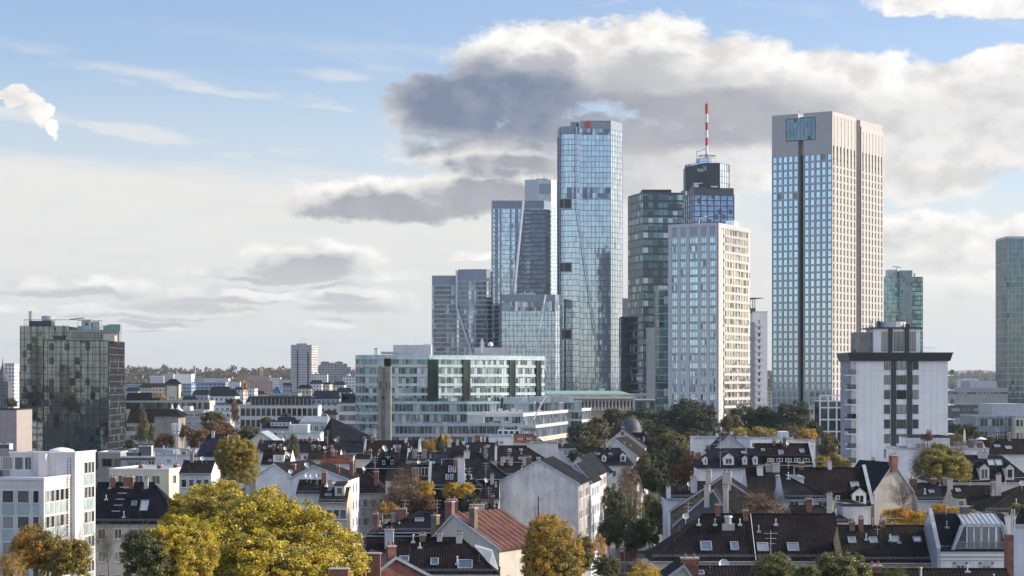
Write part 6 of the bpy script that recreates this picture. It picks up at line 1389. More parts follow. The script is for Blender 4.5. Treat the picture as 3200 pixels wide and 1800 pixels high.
house('house with a bright red roof and three skylights under scaffolding netting', 1604, 1700, 500, 1384, 1357, d=12, rm='redroof', wm='lightgrey', hipr=3, sky=[(.22,.45,1.1,1.0),(.52,.45,1.1,1.0),(.82,.4,1.1,1.0)])
house('small orange-red roof with white chimneys, left of the white flat house', 1484, 1540, 500, 1386, 1362, d=10, rm='redroof', wm='white', hipr=2, chim=[(.35,.3,1.4,.5,.5,'white'),(.55,.3,1.4,.5,.5,'white'),(.8,.3,1.2,.5,.5,'white')])
block('white flat house with one square window between two red roofs', 1530, 1604, 495, 1362, d=10, wm='white', rows=1, cols=1, ww=1.0, wh=1.0, first=1.2)
block('scaffolded facade wrapped in white netting, right of the red roof', 1660, 1744, 450, 1382, d=6, wm='offwhite', rows=0, trim='scaffold')
house('small house with a dark roof and white double window', 1745, 1800, 430, 1402, 1388, d=8, rm='slate', wm='lightgrey', wins=(1,1), ww=1.6, wh=1.2, wrow0=.3)
# centre cluster
house('dark hipped roof with a white chimney and long right slope, before the back row', 1360, 1590, 345, 1496, 1415, d=15, rm='slate', wm='mossroof', hipl=2.5, hipr=5.6, sky=[(.33,.45,.5,1.0)], chim=[(.42,.85,1.0,1.0,.9,'white')], hipdepth=6)
house('steep slate roof with four slim roof windows and a tall white chimney above the maples', 1345, 1500, 318, 1525, 1450, d=13, rm='slate', wm='mossroof', hipl=0, hipr=3.6, sky=[(.38,.78,.32,1.6),(.47,.78,.32,1.6),(.33,.45,.32,1.2),(.42,.45,.32,1.2)], chim=[(.62,.10,4.6,1.1,.9,'white')], gear=[('aerial',.78,.5,1.5),('vent',.7,.4)], parapet=[('l','cream',.3)], hipdepth=5)
house('slate house with a glazed roof balcony, left of the steep slate roof', 1262, 1345, 325, 1512, 1450, d=10, rm='slate', wm='mossroof', dorm=[(.6,.35,3.0,1.9,'flat')], wins=(3,2))
house('low slate roof strip with skylights, tucked left of the big grey gable', 1488, 1560, 322, 1560, 1506, d=9, rm='slate', wm='white', hipr=0, hipl=2, wins=(3,1))
house('narrow dark roof between the yellow maples and the grey gable', 1505, 1556, 318, 1612, 1575, d=7, rm='mossroof', wm='offwhite', wins=(2,1))
house('small black roof with a brick chimney, left below the steep slate roof', 1205, 1300, 345, 1502, 1468, d=9, rm='slate', wm='offwhite', wins=(4,2), chim=[(.7,.8,1.2,.7,.6,'brick')])
house('dark back roof behind the red-tiled low roof', 960, 1060, 435, 1436, 1404, d=10, rm='mossroof', wm='white', chim=[(.3,.9,1,.6,.6,'brick'),(.7,.9,1,.6,.6,'brick')])
house('dark roof left of the golden plane tree behind, with a pale ridge', 560, 660, 350, 1478, 1440, d=10, rm='brownroof', wm='offwhite', wins=(4,2))
# white gable house and the street row behind
t, A, W, ze, zr, fs = house('large house with a plain pale grey gable wall and a sunlit right facade', 1552, 1808, 330, 1512, 1441, d=17, rz=-9, roof='front', rm='slate', wm='greyplaster', gablex=.52, ov=.3, sidewins=(7,3,'r'), ph=3.4, wst='sill')
for face in ('f',):
    m = MB(); fs[face].box(m, W*.505, W*.515, .02, .06, PZ(1700,330), PZ(1552,330)); fs[face].box(m, W*.49, W*.555, .02, .06, PZ(1563,330)-.02, PZ(1563,330)+.02); fs[face].box(m, W*.46, W*.52, .02, .06, PZ(1588,330)-.02, PZ(1588,330)+.02); m.build('aerial', M['darkmetal'], t)
m = MB()
for k in range(9): m.box(W+.02, W+.10, .5+k*1.9, .7+k*1.9, 0, ze)
m.build('downpipe', M['oldstone'], t)
rowl = [('pale blue-grey terraced facade directly behind the big gable house',345,'bluewhite','slate',1505,1452,1812,1846),('dark mansard terraced house with glazed roof balconies, second behind the gable house',362,'white','slate',1485,1432,1818,1856),('terraced house with brown-red window strips, third behind the gable house',380,'pink','slate',1478,1425,1836,1870)]
for i, (lb, D, wm_, rm_, ev, rg, xa, xb) in enumerate(rowl):
    house(lb, xa-60, xb, D, ev, rg, d=14, rz=-9, roof='front', rm=rm_, wm=wm_, gablex=.5, sidewins=(5,4,'r'), ph=3.2)
house('white house with a curved parapet gable facing the street trees', 1830, 1900, 400, 1478, 1420, d=12, rz=-6, roof='front', rm='slate', wm='bluewhite', gablex=.1, sidewins=(3,3,'r'))
t = house('corner house with a dark mansard roof and four small white dormers, beyond the street row', 1832, 1975, 460, 1455, 1400, d=16, rz=-4, roof='gable', rm='slate', wm='white', hipr=3, hipl=1, dorm=[(.12,.25,.9,1.2,'gable'),(.38,.25,1.0,1.3,'gable'),(.80,.25,1.3,1.6,'gable')], sky=[(.25,.65,.6,.7),(.52,.65,.6,.7)], wins=(4,3), sidewins=(5,3,'r'), chim=[(.5,.95,.9,.5,.5,'concrete')])[0]
house('house with a sandy gable wall and tall red chimney, before the dark dome', 1880, 2016, 520, 1398, 1346, d=16, rz=-5, roof='front', rm='slate', wm='beige', gablex=.48, chim=[(.48,.02,1.0,.9,.8,'redchimney'),(.85,.3,1.0,.6,.6,'redchimney'),(.1,.3,1.0,.8,.8,'lightgrey')], sidewins=(4,3,'r'))
house('zinc-roofed long house with a bright red strip of roof, left of the sandy gable', 1890, 1990, 490, 1425, 1372, d=20, rz=-12, roof='front', rm='mossroof', wm='lightgrey', gablex=.3, chim=[(.55,.1,1.2,.6,.6,'redchimney'),(.65,.3,1.2,.7,.7,'redchimney')])
# dome
D = 545; t = thing('domed_corner_building', 'corner building crowned by a dark blue-grey dome, at the park edge', 'building', (PX(1975,D),D,0)); r_ = PX(2008,D)-PX(1975,D); zb = PZ(1352,D); m = MB(); h = PZ(1307,D)-zb
m.lathe((0,4,zb), [(r_*1.02,0)]+[(r_*math.cos(a*math.pi/16)**.8+.02, h*math.sin(a*math.pi/16)) for a in range(0,8)]+[(.02,h)], 26); m.build('dome', M['domemat'], t, smooth=True)
m = MB(); m.hexa([(-r_*1.15,0,PZ(1392,D)),(r_*1.35,0,PZ(1392,D)),(r_*1.35,9,PZ(1392,D)),(-r_*1.15,9,PZ(1392,D)),(-r_*1.02,.6,zb),(r_*1.08,.6,zb),(r_*1.08,8,zb),(-r_*1.02,8,zb)]); m.build('mansard', M['slate'], t)
m = MB(); m.box(-r_*1.1,r_*1.3,.3,9,0,PZ(1392,D)); m.build('wall', M['beige'], t); m = MB(); m.box(r_*1.02,r_*1.2,-.5,.3,PZ(1380,D),PZ(1365,D)); m.build('dormer', M['lightgrey'], t)
# right middle
block('white flat-roofed house with one blue window, left of the grey gable', 2172, 2345, 430, 1367, rz=0, d=12, wm='white', rows=1, cols=3, ww=.9, wh=1.0, first=1.6, gear=[('dish',.4,.1),('aerial',.3,.2,1.5),('chim',.52,.1,1.5,'brick')], roofhouse=[(.68,.76,.1,.4,.9,'darkgrey')])
block('low white building with a row of roof railings', 2345, 2480, 440, 1369, d=10, wm='white', rows=1, cols=8, ww=.8, wh=1.1, gear=[('rail',0,0)])
block('white flat roof block with a small lift house', 2430, 2548, 445, 1377, d=12, wm='white', rows=1, cols=4, roofhouse=[(.08,.32,.1,.5,2.0,'white')], gear=[('aerial',.45,.3,1.2),('chim',.22,.6,.6,'brick')])
house('grey plaster gable house with small chimneys, above the dormered slate roof', 2225, 2345, 405, 1412, 1361, d=12, roof='front', rm='slate', wm='lightgrey', gablex=.45, chim=[(.36,.05,1.2,.7,.6,'brick'),(.6,.05,.8,.6,.6,'redchimney'),(.2,.05,.8,.5,.5,'redchimney')], gear=[('dish',.5,.0)])
t = house('slate mansard house with four white dormers, behind the brick gable', 2188, 2370, 372, 1464, 1402, d=13, rm='slate', wm='white', hipl=2.6, dorm=[(.10,.22,.8,1.3,'gable'),(.50,.20,2.0,1.5,'gable'),(.78,.22,.9,1.4,'gable'),(.96,.22,.9,1.4,'gable')], sky=[(.5,.78,.5,.6),(.8,.8,.7,.5)], gear=[('aerial',.35,.1,3)])[0]
house('brown-tiled house with a row of five square windows under a pale eave strip', 2372, 2540, 385, 1452, 1386, d=12, rm='brownroof', wm='brownroof', sky=[(.12,.7,.5,.6),(.45,.55,.8,1.6),(.85,.65,.7,1.0)], dorm=[(.55,.10,8.6,1.2,'flat')], parapet=[('r','white',.3)], chim=[(.35,.95,.8,.6,.6,'redchimney'),(.48,.98,.5,.4,.4,'brick')])
# dark tile house with parapet, left of lit gable
t = house('wide brown-black tiled roof with two gabled dormers, ending in a dark fire wall', 2345, 2722, 268, 1580, 1462, d=13, rm='brownroof', wm='white', sky=[(.90,.55,.95,.85)], dorm=[(.905,.06,1.8,1.5,'gable'),(.73,.14,1.0,1.0,'dark')], parapet=[('r','oldbrick',.35)], chim=[(.12,.85,1.0,.8,.8,'white'),(.20,.95,.8,.9,.9,'concrete'),(.26,.95,.9,1.0,1.0,'beige'),(.72,.99,1.0,.5,.5,'antenna'),(.48,.99,.8,.7,.7,'redchimney')])[0]
block('white roof-terrace storey with wide blinds set into the brown-black roof', 2440, 2512, 262, 1489, d=5, wm='white', rows=1, cols=2, ww=1.3, wh=1.0, first=1.6, trim='zincplain', base=12, name='roof_terrace_house', cat='house')
house('scale-patterned slate roof running down to the right, below the white terrace storey', 2452, 2600, 255, 1560, 1478, d=10, rm='slate', wm='white', hipr=6.0, hipl=0, hipdepth=5, wins=(3,1), ww=1.2, wh=.8, wrow0=.3)
house('white-walled lower house with dark roof and two old chimneys, right of the bare shrub', 2480, 2665, 246, 1632, 1580, d=9, rm='mossroof', wm='white', hipr=3.5, chim=[(.32,.7,1.6,.7,.7,'brick'),(.65,.5,2.6,.65,.65,'beige')])
# lit gable right of it
t, A, W, ze, zr, fs = house('sunlit sandy gable with a tall red chimney at its peak', 2733, 2850, 300, 1535, 1449, d=10, rz=20, roof='front', rm='slate', wm='beige', gablex=.5, chim=[(.5,.0,1.3,1.0,1.0,'redchimney')])
house('black slate roof between the dark fire wall and the sunlit gable', 2722, 2790, 312, 1520, 1452, d=10, rm='slate', wm='white')
house('black roof with a small red chimney and skylight, behind the bare tree', 2868, 2985, 300, 1562, 1510, d=10, rm='slate', wm='white', chim=[(.05,.95,.9,1.1,.7,'redchimney'),(.6,.98,.8,.8,.6,'redchimney')], gear=[('vent',.25,.4)], sky=[(.45,.5,.6,.6)], parapet=[('r','beige',.5)])
house('dark brown roof with a stone chimney and small dormer, right of the parapet wall', 2990, 3140, 290, 1590, 1518, d=10, rm='brownroof', wm='beige', chim=[(.0,.9,1.4,.7,.7,'beige'),(.88,.55,2.2,1.0,.8,'concrete')], sky=[(.15,.8,.5,.6)], dorm=[(.1,.1,1.4,1.3,'flat')])
t = house('slate mansard house with three stone dormers and paired skylights, at the right', 2925, 3230, 335, 1506, 1422, d=14, rm='slate', wm='offwhite', hipl=6, hipr=4, flat=3.0, dorm=[(.28,.10,1.4,2.1,'gable'),(.50,.10,1.6,2.1,'gable'),(.76,.10,1.4,2.1,'gable')], sky=[(.62,.72,.9,1.3),(.70,.72,.9,1.3)], chim=[(.55,.95,.9,1.6,.8,'lightgrey')])[0]
block('white rendered party wall building behind the big lime-coloured tree', 2808, 3090, 362, 1400, d=12, wm='white', rows=1, cols=2, gear=[('chim',.82,.1,1.8,'redchimney'),('chim',.92,.1,1.4,'redchimney')])
block('white roof-garden storey with a wide black edge, left of the roof trees', 2838, 2968, 372, 1362, d=9, wm='white', rows=1, cols=2, ww=1.8, wh=1.4, first=1.4, trim='darkmetal', base=16, gear=[('chim',.55,.2,1.2,'concrete')], name='roof_garden_house', cat='house')
house('dark roof with a white framed skylight at the right edge', 3090, 3260, 395, 1420, 1372, d=12, rm='brownroof', wm='white', sky=[(.42,.45,1.0,1.0),(.22,.55,1.0,.7)], chim=[(.15,.9,1.0,.8,.8,'redchimney')])
house('mossy dark roof cut by the right edge, sloping up to the right', 3083, 3300, 262, 1600, 1512, d=12, rm='mossroof', wm='white', hipl=6.5)
# brick gable
t, A, W, ze, zr, fs = house('house with a bare old-brick gable wall and two stone chimney stacks', 2095, 2420, 262, 1600, 1494, d=9, rz=-9, roof='front', rm='brownroof', wm='oldbrick', gablex=.5, chim=[(.37,.0,2.2,.7,1.0,'beige'),(.545,.0,1.2,1.1,1.0,'beige')], ov=.3)
house('low zinc-edged roof with a satellite dish left of the brick gable', 2085, 2230, 290, 1556, 1505, d=11, rm='brownroof', wm='bluewhite', hipl=4, gear=[('dish',.5,.5)], chim=[(.6,.4,2.0,.9,.8,'lightgrey'),(.03,.1,1.5,.6,.6,'white')])
house('narrow dark roof slope in front of the brick gable with two stacks', 2110, 2300, 251, 1640, 1535, d=8, rz=-9, roof='front', rm='mossroof', wm='darkgrey', gablex=.62, chim=[(.52,.02,1.6,.65,.8,'beige'),(.83,.02,2.4,.6,.8,'beige')])
# the big dark roof
t, A, W, ze, zr, fs = house('biggest brown-black tiled roof with four roof windows, lower right', 2041, 2634, 234, 1752, 1606, d=11, rm='brownroof', wm='cream', hipl=6.4, hipr=0, hipdepth=5.3, sky=[(.285,.32,1.15,1.25),(.435,.32,.75,1.1),(.585,.30,1.15,1.15),(.745,.30,1.15,1.1)], chim=[(.365,1.0,1.2,.6,.6,'brick')], parapet=[], ov=.4)
for px, k in ((2193,'s'),(2245,'s'),(2286,'b'),(2324,'s'),(2438,'s')):
    u = (px-2041)/593*W
    if k == 's': vent(t, u, 3.9, ze+(zr-ze)*.78, .55, .06)
    else:
        m = MB(); m.tube((u,3.8,ze+(zr-ze)*.7),(u,3.8,zr-.3),.42,.42,14); m.tube((u,3.8,zr-.3),(u,3.8,zr-.1),.55,.5,14); m.box(u-.75,u+.75,3.3,4.4,ze+(zr-ze)*.62,ze+(zr-ze)*.8); m.build('roof_fan', M['steel'], t)
m = MB(); m.tube((W*.54,-.3,ze+.1),(W*.54,5.1,zr+.05),.04,.04,4); m.build('lightning_cable', M['antenna'], t)
dish(t, W*.365, -1.2, ze-1.2, .65, .2)
t, A, W, ze, zr, fs = house('lower black roof with four small skylights above an orange-yellow wall', 2636, 2942, 229, 1757, 1642, d=10, rm='mossroof', wm='ochre', hipdepth=4.6, sky=[(.125,.60,.72,.75),(.345,.60,.72,.75),(.56,.62,.85,.75),(.80,.62,.72,.7)], chim=[(.24,.88,1.4,.55,.55,'redchimney'),(.47,1.0,.7,.6,.6,'brick')], wins=(7,1), ww=1.0, wh=1.15, wrow0=.55, gear=[('aerial',.40,.75,1.8)], parapet=[('r','white',.35)])
block('slate-clad firewall step between the two dark roofs with a white wall below', 2634, 2700, 250, 1574, d=8, wm='white', rows=0, trim='darkmetal')
# white house with trapezoid dormer
def dormer_house():
    D = 226; lb = 'white house with a wide trapezoid zinc dormer of tall glass doors, lower right'
    t, A, W, ze, zr, fs = house(lb, 2936, 3160, D, 1722, 1604, d=11, rm='slate', wm='white', hipdepth=4.2, wins=(), chim=[(.45,1.0,.9,.9,.8,'darkgrey')], parapet=[('l','zincplain',.5)], flat=1.0)
    u = lambda px: (px-2936)/224*W
    zb, z1, z2 = ze+.15, PZ(1640,D+.2), PZ(1611,D+2); b = MB()
    xb0, xb1, xt0, xt1 = u(2981), u(3150), u(3010), u(3131); y = .15
    f_ = [(xb0,y,zb),(xb1,y,zb),(xt1,y,z1),(xt0,y,z1)]
    b.hexa([(x,y_,z) for x,y_,z in (f_[0],f_[1],(xb1,4,zb),(xb0,4,zb),f_[3],f_[2],(xt1,4,z1),(xt0,4,z1))]); g = link('dormer', b.build('dormer', M['slate'], me_only=True), t)
    b = MB(); b.hexa([(xt0-.2,-.1,z1),(xt1+.2,-.1,z1),(xt1-.2,3.6,z2),(xt0+.2,3.6,z2),(xt0-.2,-.1,z1+.15),(xt1+.2,-.1,z1+.15),(xt1-.2,3.6,z2+.15),(xt0+.2,3.6,z2+.15)])
    for k in range(9): x = xt0+(xt1-xt0)*k/8; b.hexa([(x-.03,-.1,z1+.15),(x+.03,-.1,z1+.15),(x+.03,3.6,z2+.15),(x-.03,3.6,z2+.15),(x-.03,-.1,z1+.22),(x+.03,-.1,z1+.22),(x+.03,3.6,z2+.22),(x-.03,3.6,z2+.22)])
    b.build('dormer_roof', M['zincplain'], g)
    b = MB(); e = .35
    b.hexa([(xb0-e,y-.5,zb),(xb0,y-.5,zb),(xb0,y,zb),(xb0-e,y,zb),(xt0-e,y-.5,z1),(xt0,y-.5,z1),(xt0,y,z1),(xt0-e,y,z1)]); b.hexa([(xb1,y-.5,zb),(xb1+e,y-.5,zb),(xb1+e,y,zb),(xb1,y,zb),(xt1,y-.5,z1),(xt1+e,y-.5,z1),(xt1+e,y,z1),(xt1,y,z1)]); b.build('dormer_cheek', M['zincplain'], g)
    gl = MB(); gl.poly([(xb0+.1,y-.03,zb+.1),(xb1-.1,y-.03,zb+.1),(xt1-.05,y-.03,z1-.1),(xt0+.05,y-.03,z1-.1)]); gl.build('glazing', M['win'], g)
    fr = MB(); h = z1-zb-.2
    for px in (3022,3044,3066,3068,3090,3112,3115): fr.box(u(px)-.06,u(px)+.06,y-.12,y-.04,zb+.1,z1-.1)
    fr.box(xb0+.2,xb1-.2,y-.12,y-.04,zb,zb+.12); fr.box(xt0,xt1,y-.12,y-.04,z1-.2,z1)
    for a,c in (((xb0+.1,zb+.1),(xt0+.05,z1-.1)),((xb1-.1,zb+.1),(xt1-.05,z1-.1))): fr.tube((a[0],y-.08,a[1]),(c[0],y-.08,c[1]),.07,.07,4)
    fr.build('window_frame', M['whiteframe'], g)
    railing(t, Face((0,0),0,W), u(2985), u(3146), .05, zb+.05, .85, 'greyframe', .12)
    m = MB(); fs['f'].box(m, -.3, W+.2, 0, .35, ze-.55, ze-.15); fs['f'].box(m, -.3, W+.2, 0, .2, ze-1.0, ze-.8); m.build('cornice', M['whitepaint'], t)
    its = []; m = MB()
    for px in (2987,3068): its.append((u(px), ze-3.75, 1.02, 2.2)); fs['f'].box(m, u(px)-.3, u(px)-.05, .01, .08, ze-4, ze-1.3); fs['f'].box(m, u(px)+1.07, u(px)+1.32, .01, .08, ze-4, ze-1.3); fs['f'].box(m, u(px)-.3, u(px)+1.32, .01, .08, ze-1.45, ze-1.2)
    put_windows(t, fs['f'], its, 'sash', .03); m.build('window_surround', M['lightgrey'], t)
dormer_house()
D = 200; t = thing('party_wall', 'narrow red-brick wall strip rising at the right edge of the dormer house', 'wall', (PX(3150,D),D,0)); m = MB(); m.box(0,PX(3168,D)-PX(3150,D),0,1.6,0,PZ(1672,D)); m.build('wall', M['brick'], t); m = MB(); m.tube((.5,.5,PZ(1672,D)),(.5,.5,PZ(1592,D)),.1,.1,8); m.tube((.75,.5,PZ(1672,D)),(.75,.5,PZ(1592,D)),.08,.08,8); m.build('flue', M['steel'], t)
t, A, W, zt, fs, d_ = block('white rendered wall of a neighbouring house with slate top, cut by the right edge', 3168, 3300, 205, 1640, rz=-14, d=10, wm='bluewhite', rows=0, trim='zincplain')
m = MB(); m.hexa([(.2,.3,zt),(W,.3,zt),(W,8,zt),(.2,8,zt),(.9,2,zt+1.6),(W,2,zt+1.6),(W,6,zt+1.6),(.9,6,zt+1.6)]); m.build('roof', M['slate'], t)
# bottom strip roofs
house('red-brown tiled roof at the bottom edge, before the orange-yellow wall', 2716, 3175, 165, 1835, 1778, d=9, rm='brownroof', wm='cream', chim=[(.08,.9,.5,1.1,.7,'brick')], hipdepth=3, gear=[('vent',.38,.6)])
house('tiny gabled roof with a tall brick chimney at the bottom, beside the yellow shrubs', 2085, 2165, 170, 1810, 1772, d=6, roof='front', rm='brownroof', wm='beige', gablex=.65, chim=[(.95,.3,1.3,1.5,.8,'brick')])
house('dark tiled roof with one skylight at the bottom edge, before the big dark roof', 2145, 2500, 172, 1815, 1770, d=7, rm='brownroof', wm='beige', sky=[(.12,.55,.8,.6)], hipdepth=2.6)
# lower middle
t, A, W, ze, zr, fs = house('brown-black tiled hip roof with three roof windows and a lit right slope, bottom centre', 1135, 1553, 226, 1794, 1680, d=10.5, rm='brownroof', wm='beige', hipl=0, hipr=4.2, hipdepth=4.8, sky=[(.30,.42,.9,.75),(.53,.35,.75,.95),(.76,.28,1.5,1.25)], chim=[(.18,.78,1.9,1.0,.8,'lightgrey'),(.43,.95,.6,.7,.6,'oldbrick'),(.56,.95,.7,.6,.6,'beige'),(.71,.90,1.0,.7,.6,'lightgrey')], gear=[('vent',.70,.32),('vent',.36,.9)], wins=(6,1))
m = MB(); x0 = W-3.2; m.hexa([(W-.9,3.2,ze+.9),(W+.1,3.6,ze+.1),(W+.1,5.9,ze+.1),(W-.9,6.2,ze+.9),(W-2.6,3.2,zr-.9),(W-.6,3.6,ze+2.3),(W-.6,5.9,ze+2.3),(W-2.6,6.2,zr-.9)]); m.build('dormer', M['zincplain'], t)
house('dark roofs with a red hidden wing behind the bottom hip roof', 1190, 1470, 262, 1662, 1594, d=12, rm='slate', wm='mossroof', hipl=5, hipr=0, sky=[(.42,.55,1.0,.8)], chim=[(.78,.7,2.4,1.3,.9,'darkgrey')], gear=[('aerial',.62,.5,3)])
house('slate hipped roof with a pinkish chimney wall, behind the orange maple', 1440, 1640, 272, 1662, 1592, d=13, rm='slate', wm='mossroof', hipr=6.5, sky=[(.33,.55,.5,.5)], chim=[(.25,.35,2.8,2.0,1.2,'pink')], gear=[('vent',.5,.4)])
t, A, W, ze, zr, fs = house('red-brown sheet roof with pale battens sloping down to the right, bottom centre', 1330, 1560, 246, 1712, 1612, d=12, rz=-30, roof='front', rm='redroof', wm='beige', gablex=.38, chim=[(.30,.05,2.4,1.0,.8,'brick'),(.10,.05,2.2,.8,.8,'oldbrick'),(.62,.05,3.0,.8,.8,'oldbrick')])
m = MB()
for k in range(9):
    xg = W*.38; xe = W+.3; y = .4+k*1.4; m.hexa([(xg,y,zr+.2),(xe,y,ze+.08),(xe,y+.06,ze+.08),(xg,y+.06,zr+.2),(xg,y,zr+.27),(xe,y,ze+.15),(xe,y+.06,ze+.15),(xg,y+.06,zr+.27)])
m.build('batten', M['ridgemortar'], t)
house('mossy hipped roof with a broad brick chimney, left of the bottom hip roof', 1150, 1320, 262, 1672, 1626, d=9, rm='mossroof', wm='offwhite', hipl=4, hipr=4, chim=[(.58,.9,1.8,1.35,.8,'brick'),(.12,.5,2.0,.6,.6,'brick')], gear=[('vent',.56,.5)])
house('tan-tiled lit roof with fire-wall chimneys at the bottom edge', 1100, 1420, 186, 1850, 1745, d=8, rz=20, roof='front', rm='tanroof', wm='brick', gablex=.42, chim=[(.40,.1,1.3,.8,.7,'brick'),(.18,.1,1.2,.8,.7,'brick')])
for i, (x0, x1, py, D, lb) in enumerate(((1120,1188,1729,180,'broad brick chimney stack, topmost and rightmost of three at the bottom'),(1087,1143,1750,172,'broad brick chimney stack, middle of three stepping down at the bottom'),(1029,1088,1777,165,'broad brick chimney stack, lowest of three beside the golden crown'))):
    t = thing('chimney_stack', lb, 'chimney', (PX(x0,D),D,0), 0, 'stepped brick chimney stacks'); w_ = PX(x1,D)-PX(x0,D); m = MB(); m.box(0,w_,0,.9,0,PZ(py,D)-.1); m.build('stack', M['brick'], t); m = MB(); m.box(-.06,w_+.06,-.06,.96,PZ(py,D)-.1,PZ(py,D)); m.build('cap', M['ridgemortar'], t)
# white gables, left centre
t, A, W, ze, zr, fs = house('white gable house with a brown tiled roof, left of the blue-white gable', 798, 912, 372, 1492, 1452, d=20, rz=-14, roof='front', rm='brownroof', wm='white', gablex=.50, chim=[(.75,.3,1.1,.7,.7,'brick'),(.9,.5,1.1,.6,.6,'brick'),(.85,.7,1.0,.6,.6,'brick')])
t, A, W, ze, zr, fs = house('large blue-white gable house with a brown roof and a lit white side, left centre', 905, 1084, 330, 1498, 1458, d=14, rz=-4, roof='front', rm='brownroof', wm='bluewhite', gablex=.42, chim=[(.80,.2,1.6,.5,.5,'redchimney'),(.96,.55,3.0,.6,.6,'redchimney')], sidewins=(3,3,'r'), gear=[('dish',.02,-.02),('dish',.3,-.02)])
house('beige house with hipped brown roof and red chimney, left of the reddish creeper tree', 1104, 1206, 352, 1540, 1464, d=14, rm='brownroof', wm='offwhite', hipl=0, hipr=4.5, wins=(4,3), chim=[(.68,.35,2.4,.8,.7,'redchimney')], ph=3.3, hipdepth=6)
house('small brown roofs with dishes below the blue-white gable', 925, 1010, 292, 1542, 1500, d=9, rz=0, roof='gable', rm='brownroof', wm='offwhite', gear=[('dish',.3,.9),('dish',.7,.9)], chim=[(.95,.8,1.6,.7,.7,'brick')])
house('low house with a black roof terrace and glazed dormer below the blue-white gable', 995, 1084, 288, 1568, 1524, d=10, rm='mossroof', wm='beige', dorm=[(.7,.45,1.4,1.5,'flat')], wins=(4,2), sky=[(.3,.5,.8,.6)])
# left block of roofs
t = house('steep dark slate roof with two skylights, right of the white panel building', 280, 560, 296, 1638, 1508, d=13, rm='slate', wm='cream', hipl=0, hipr=4.8, sky=[(.46,.50,.6,.7),(.58,.45,1.0,1.9)], chim=[(.18,.95,1.2,.8,.8,'redchimney'),(.36,.93,1.4,1.5,1.0,'redchimney')], wins=(5,3), ph=3.4, ww=1.1, wh=1.5, hipdepth=5.6, wrow0=.7, gear=[('vent',.37,.2)], wst='sill')[0]
m = MB()
for k in range(5): m.box(3.0+k*.18, 4.3+k*.18, 1.2+k*.7, 1.3+k*.7, PZ(1598-k*18,296)-.1, PZ(1598-k*18,296))
m.build('roof_ladder', M['antenna'], t)
t, A, W, zt, fs, d_ = block('pale yellow flat-roofed building with lit right side, in front of the white mast roof', 342, 528, 372, 1464, rz=-12, d=16, wm='yellowish', rows=1, pitch=3, cols=3, ww=1.6, wh=1.6, first=1.3, faces_='fr', side_cols=4, rm='flatlight', trim='whitepaint', gear=[('chim',.45,.15,.9,'redchimney'),('chim',.68,.3,.8,'redchimney'),('chim',.85,.5,.8,'redchimney')])
block('white balcony house with a long lit side, right of the pale yellow building', 528, 606, 392, 1470, rz=-30, d=18, wm='whitepaint', rows=3, pitch=3, cols=3, ww=1.6, wh=1.4, faces_='fr', side_cols=5, rm='flatlight')
block('white box-shaped roof house carrying aerials, under the telecom mast', 485, 622, 432, 1420, rz=-8, d=12, wm='white', rows=1, cols=2, ww=1.0, wh=1.0, gear=[('vent',.4,.4),('vent',.7,.3),('aerial',.9,.3,3),('chim',.55,.3,.8,'brick')], rm='flatroof', roofhouse=[(.1,.3,.3,.6,.9,'zincplain')])
block('dark grey low office with pale roof and ducts, left of the white roof house', 376, 486, 455, 1426, d=14, wm='darkgrey', rows=1, cols=5, ww=1.4, wh=1.6, rm='flatlight', trim='offwhite', gear=[('ac',.1,.2,3.5,1.6,1.2),('ac',.45,.2,3.0,2.2,2.6,'offwhite'),('vent',.8,.5)])
block('red-brick and white low roofs behind the telecom mast', 400, 610, 510, 1404, d=10, wm='pink', rows=1, cols=8, rm='flatroof', gear=[('ac',.2,.3),('vent',.5,.3),('aerial',.7,.4,4),('chim',.85,.4,.9,'white')])
# telecom mast
D = 428; t = thing('telecom_mast', 'white telecom mast with a drum of panel antennas, on the white roof house', 'mast', (PX(550,D),D,0)); z0 = PZ(1424,D); m = MB()
m.tube((0,0,z0-1),(0,0,PZ(1322,D)),.16,.12,8)
for k in range(14): z = z0+k*.45; m.tube((-.35,0,z),(.35,0,z),.03,.03,4)
m.tube((-.35,0,z0),(-.35,0,z0+6.3),.04,.04,4); m.tube((.35,0,z0),(.35,0,z0+6.3),.04,.04,4); m.build('pole', M['steel'], t); m = MB()
for k in range(6):
    a = k*math.pi/3+.3; x, y = math.cos(a)*.78, math.sin(a)*.5; m.box(x-.16,x+.16,y-.1,y+.1,PZ(1348,D),PZ(1322,D))
    m.box(x*.8-.14,x*.8+.14,y*.8-.1,y*.8+.1,PZ(1357,D),PZ(1350,D))
m.build('panel_antenna', M['whitepaint'], t)

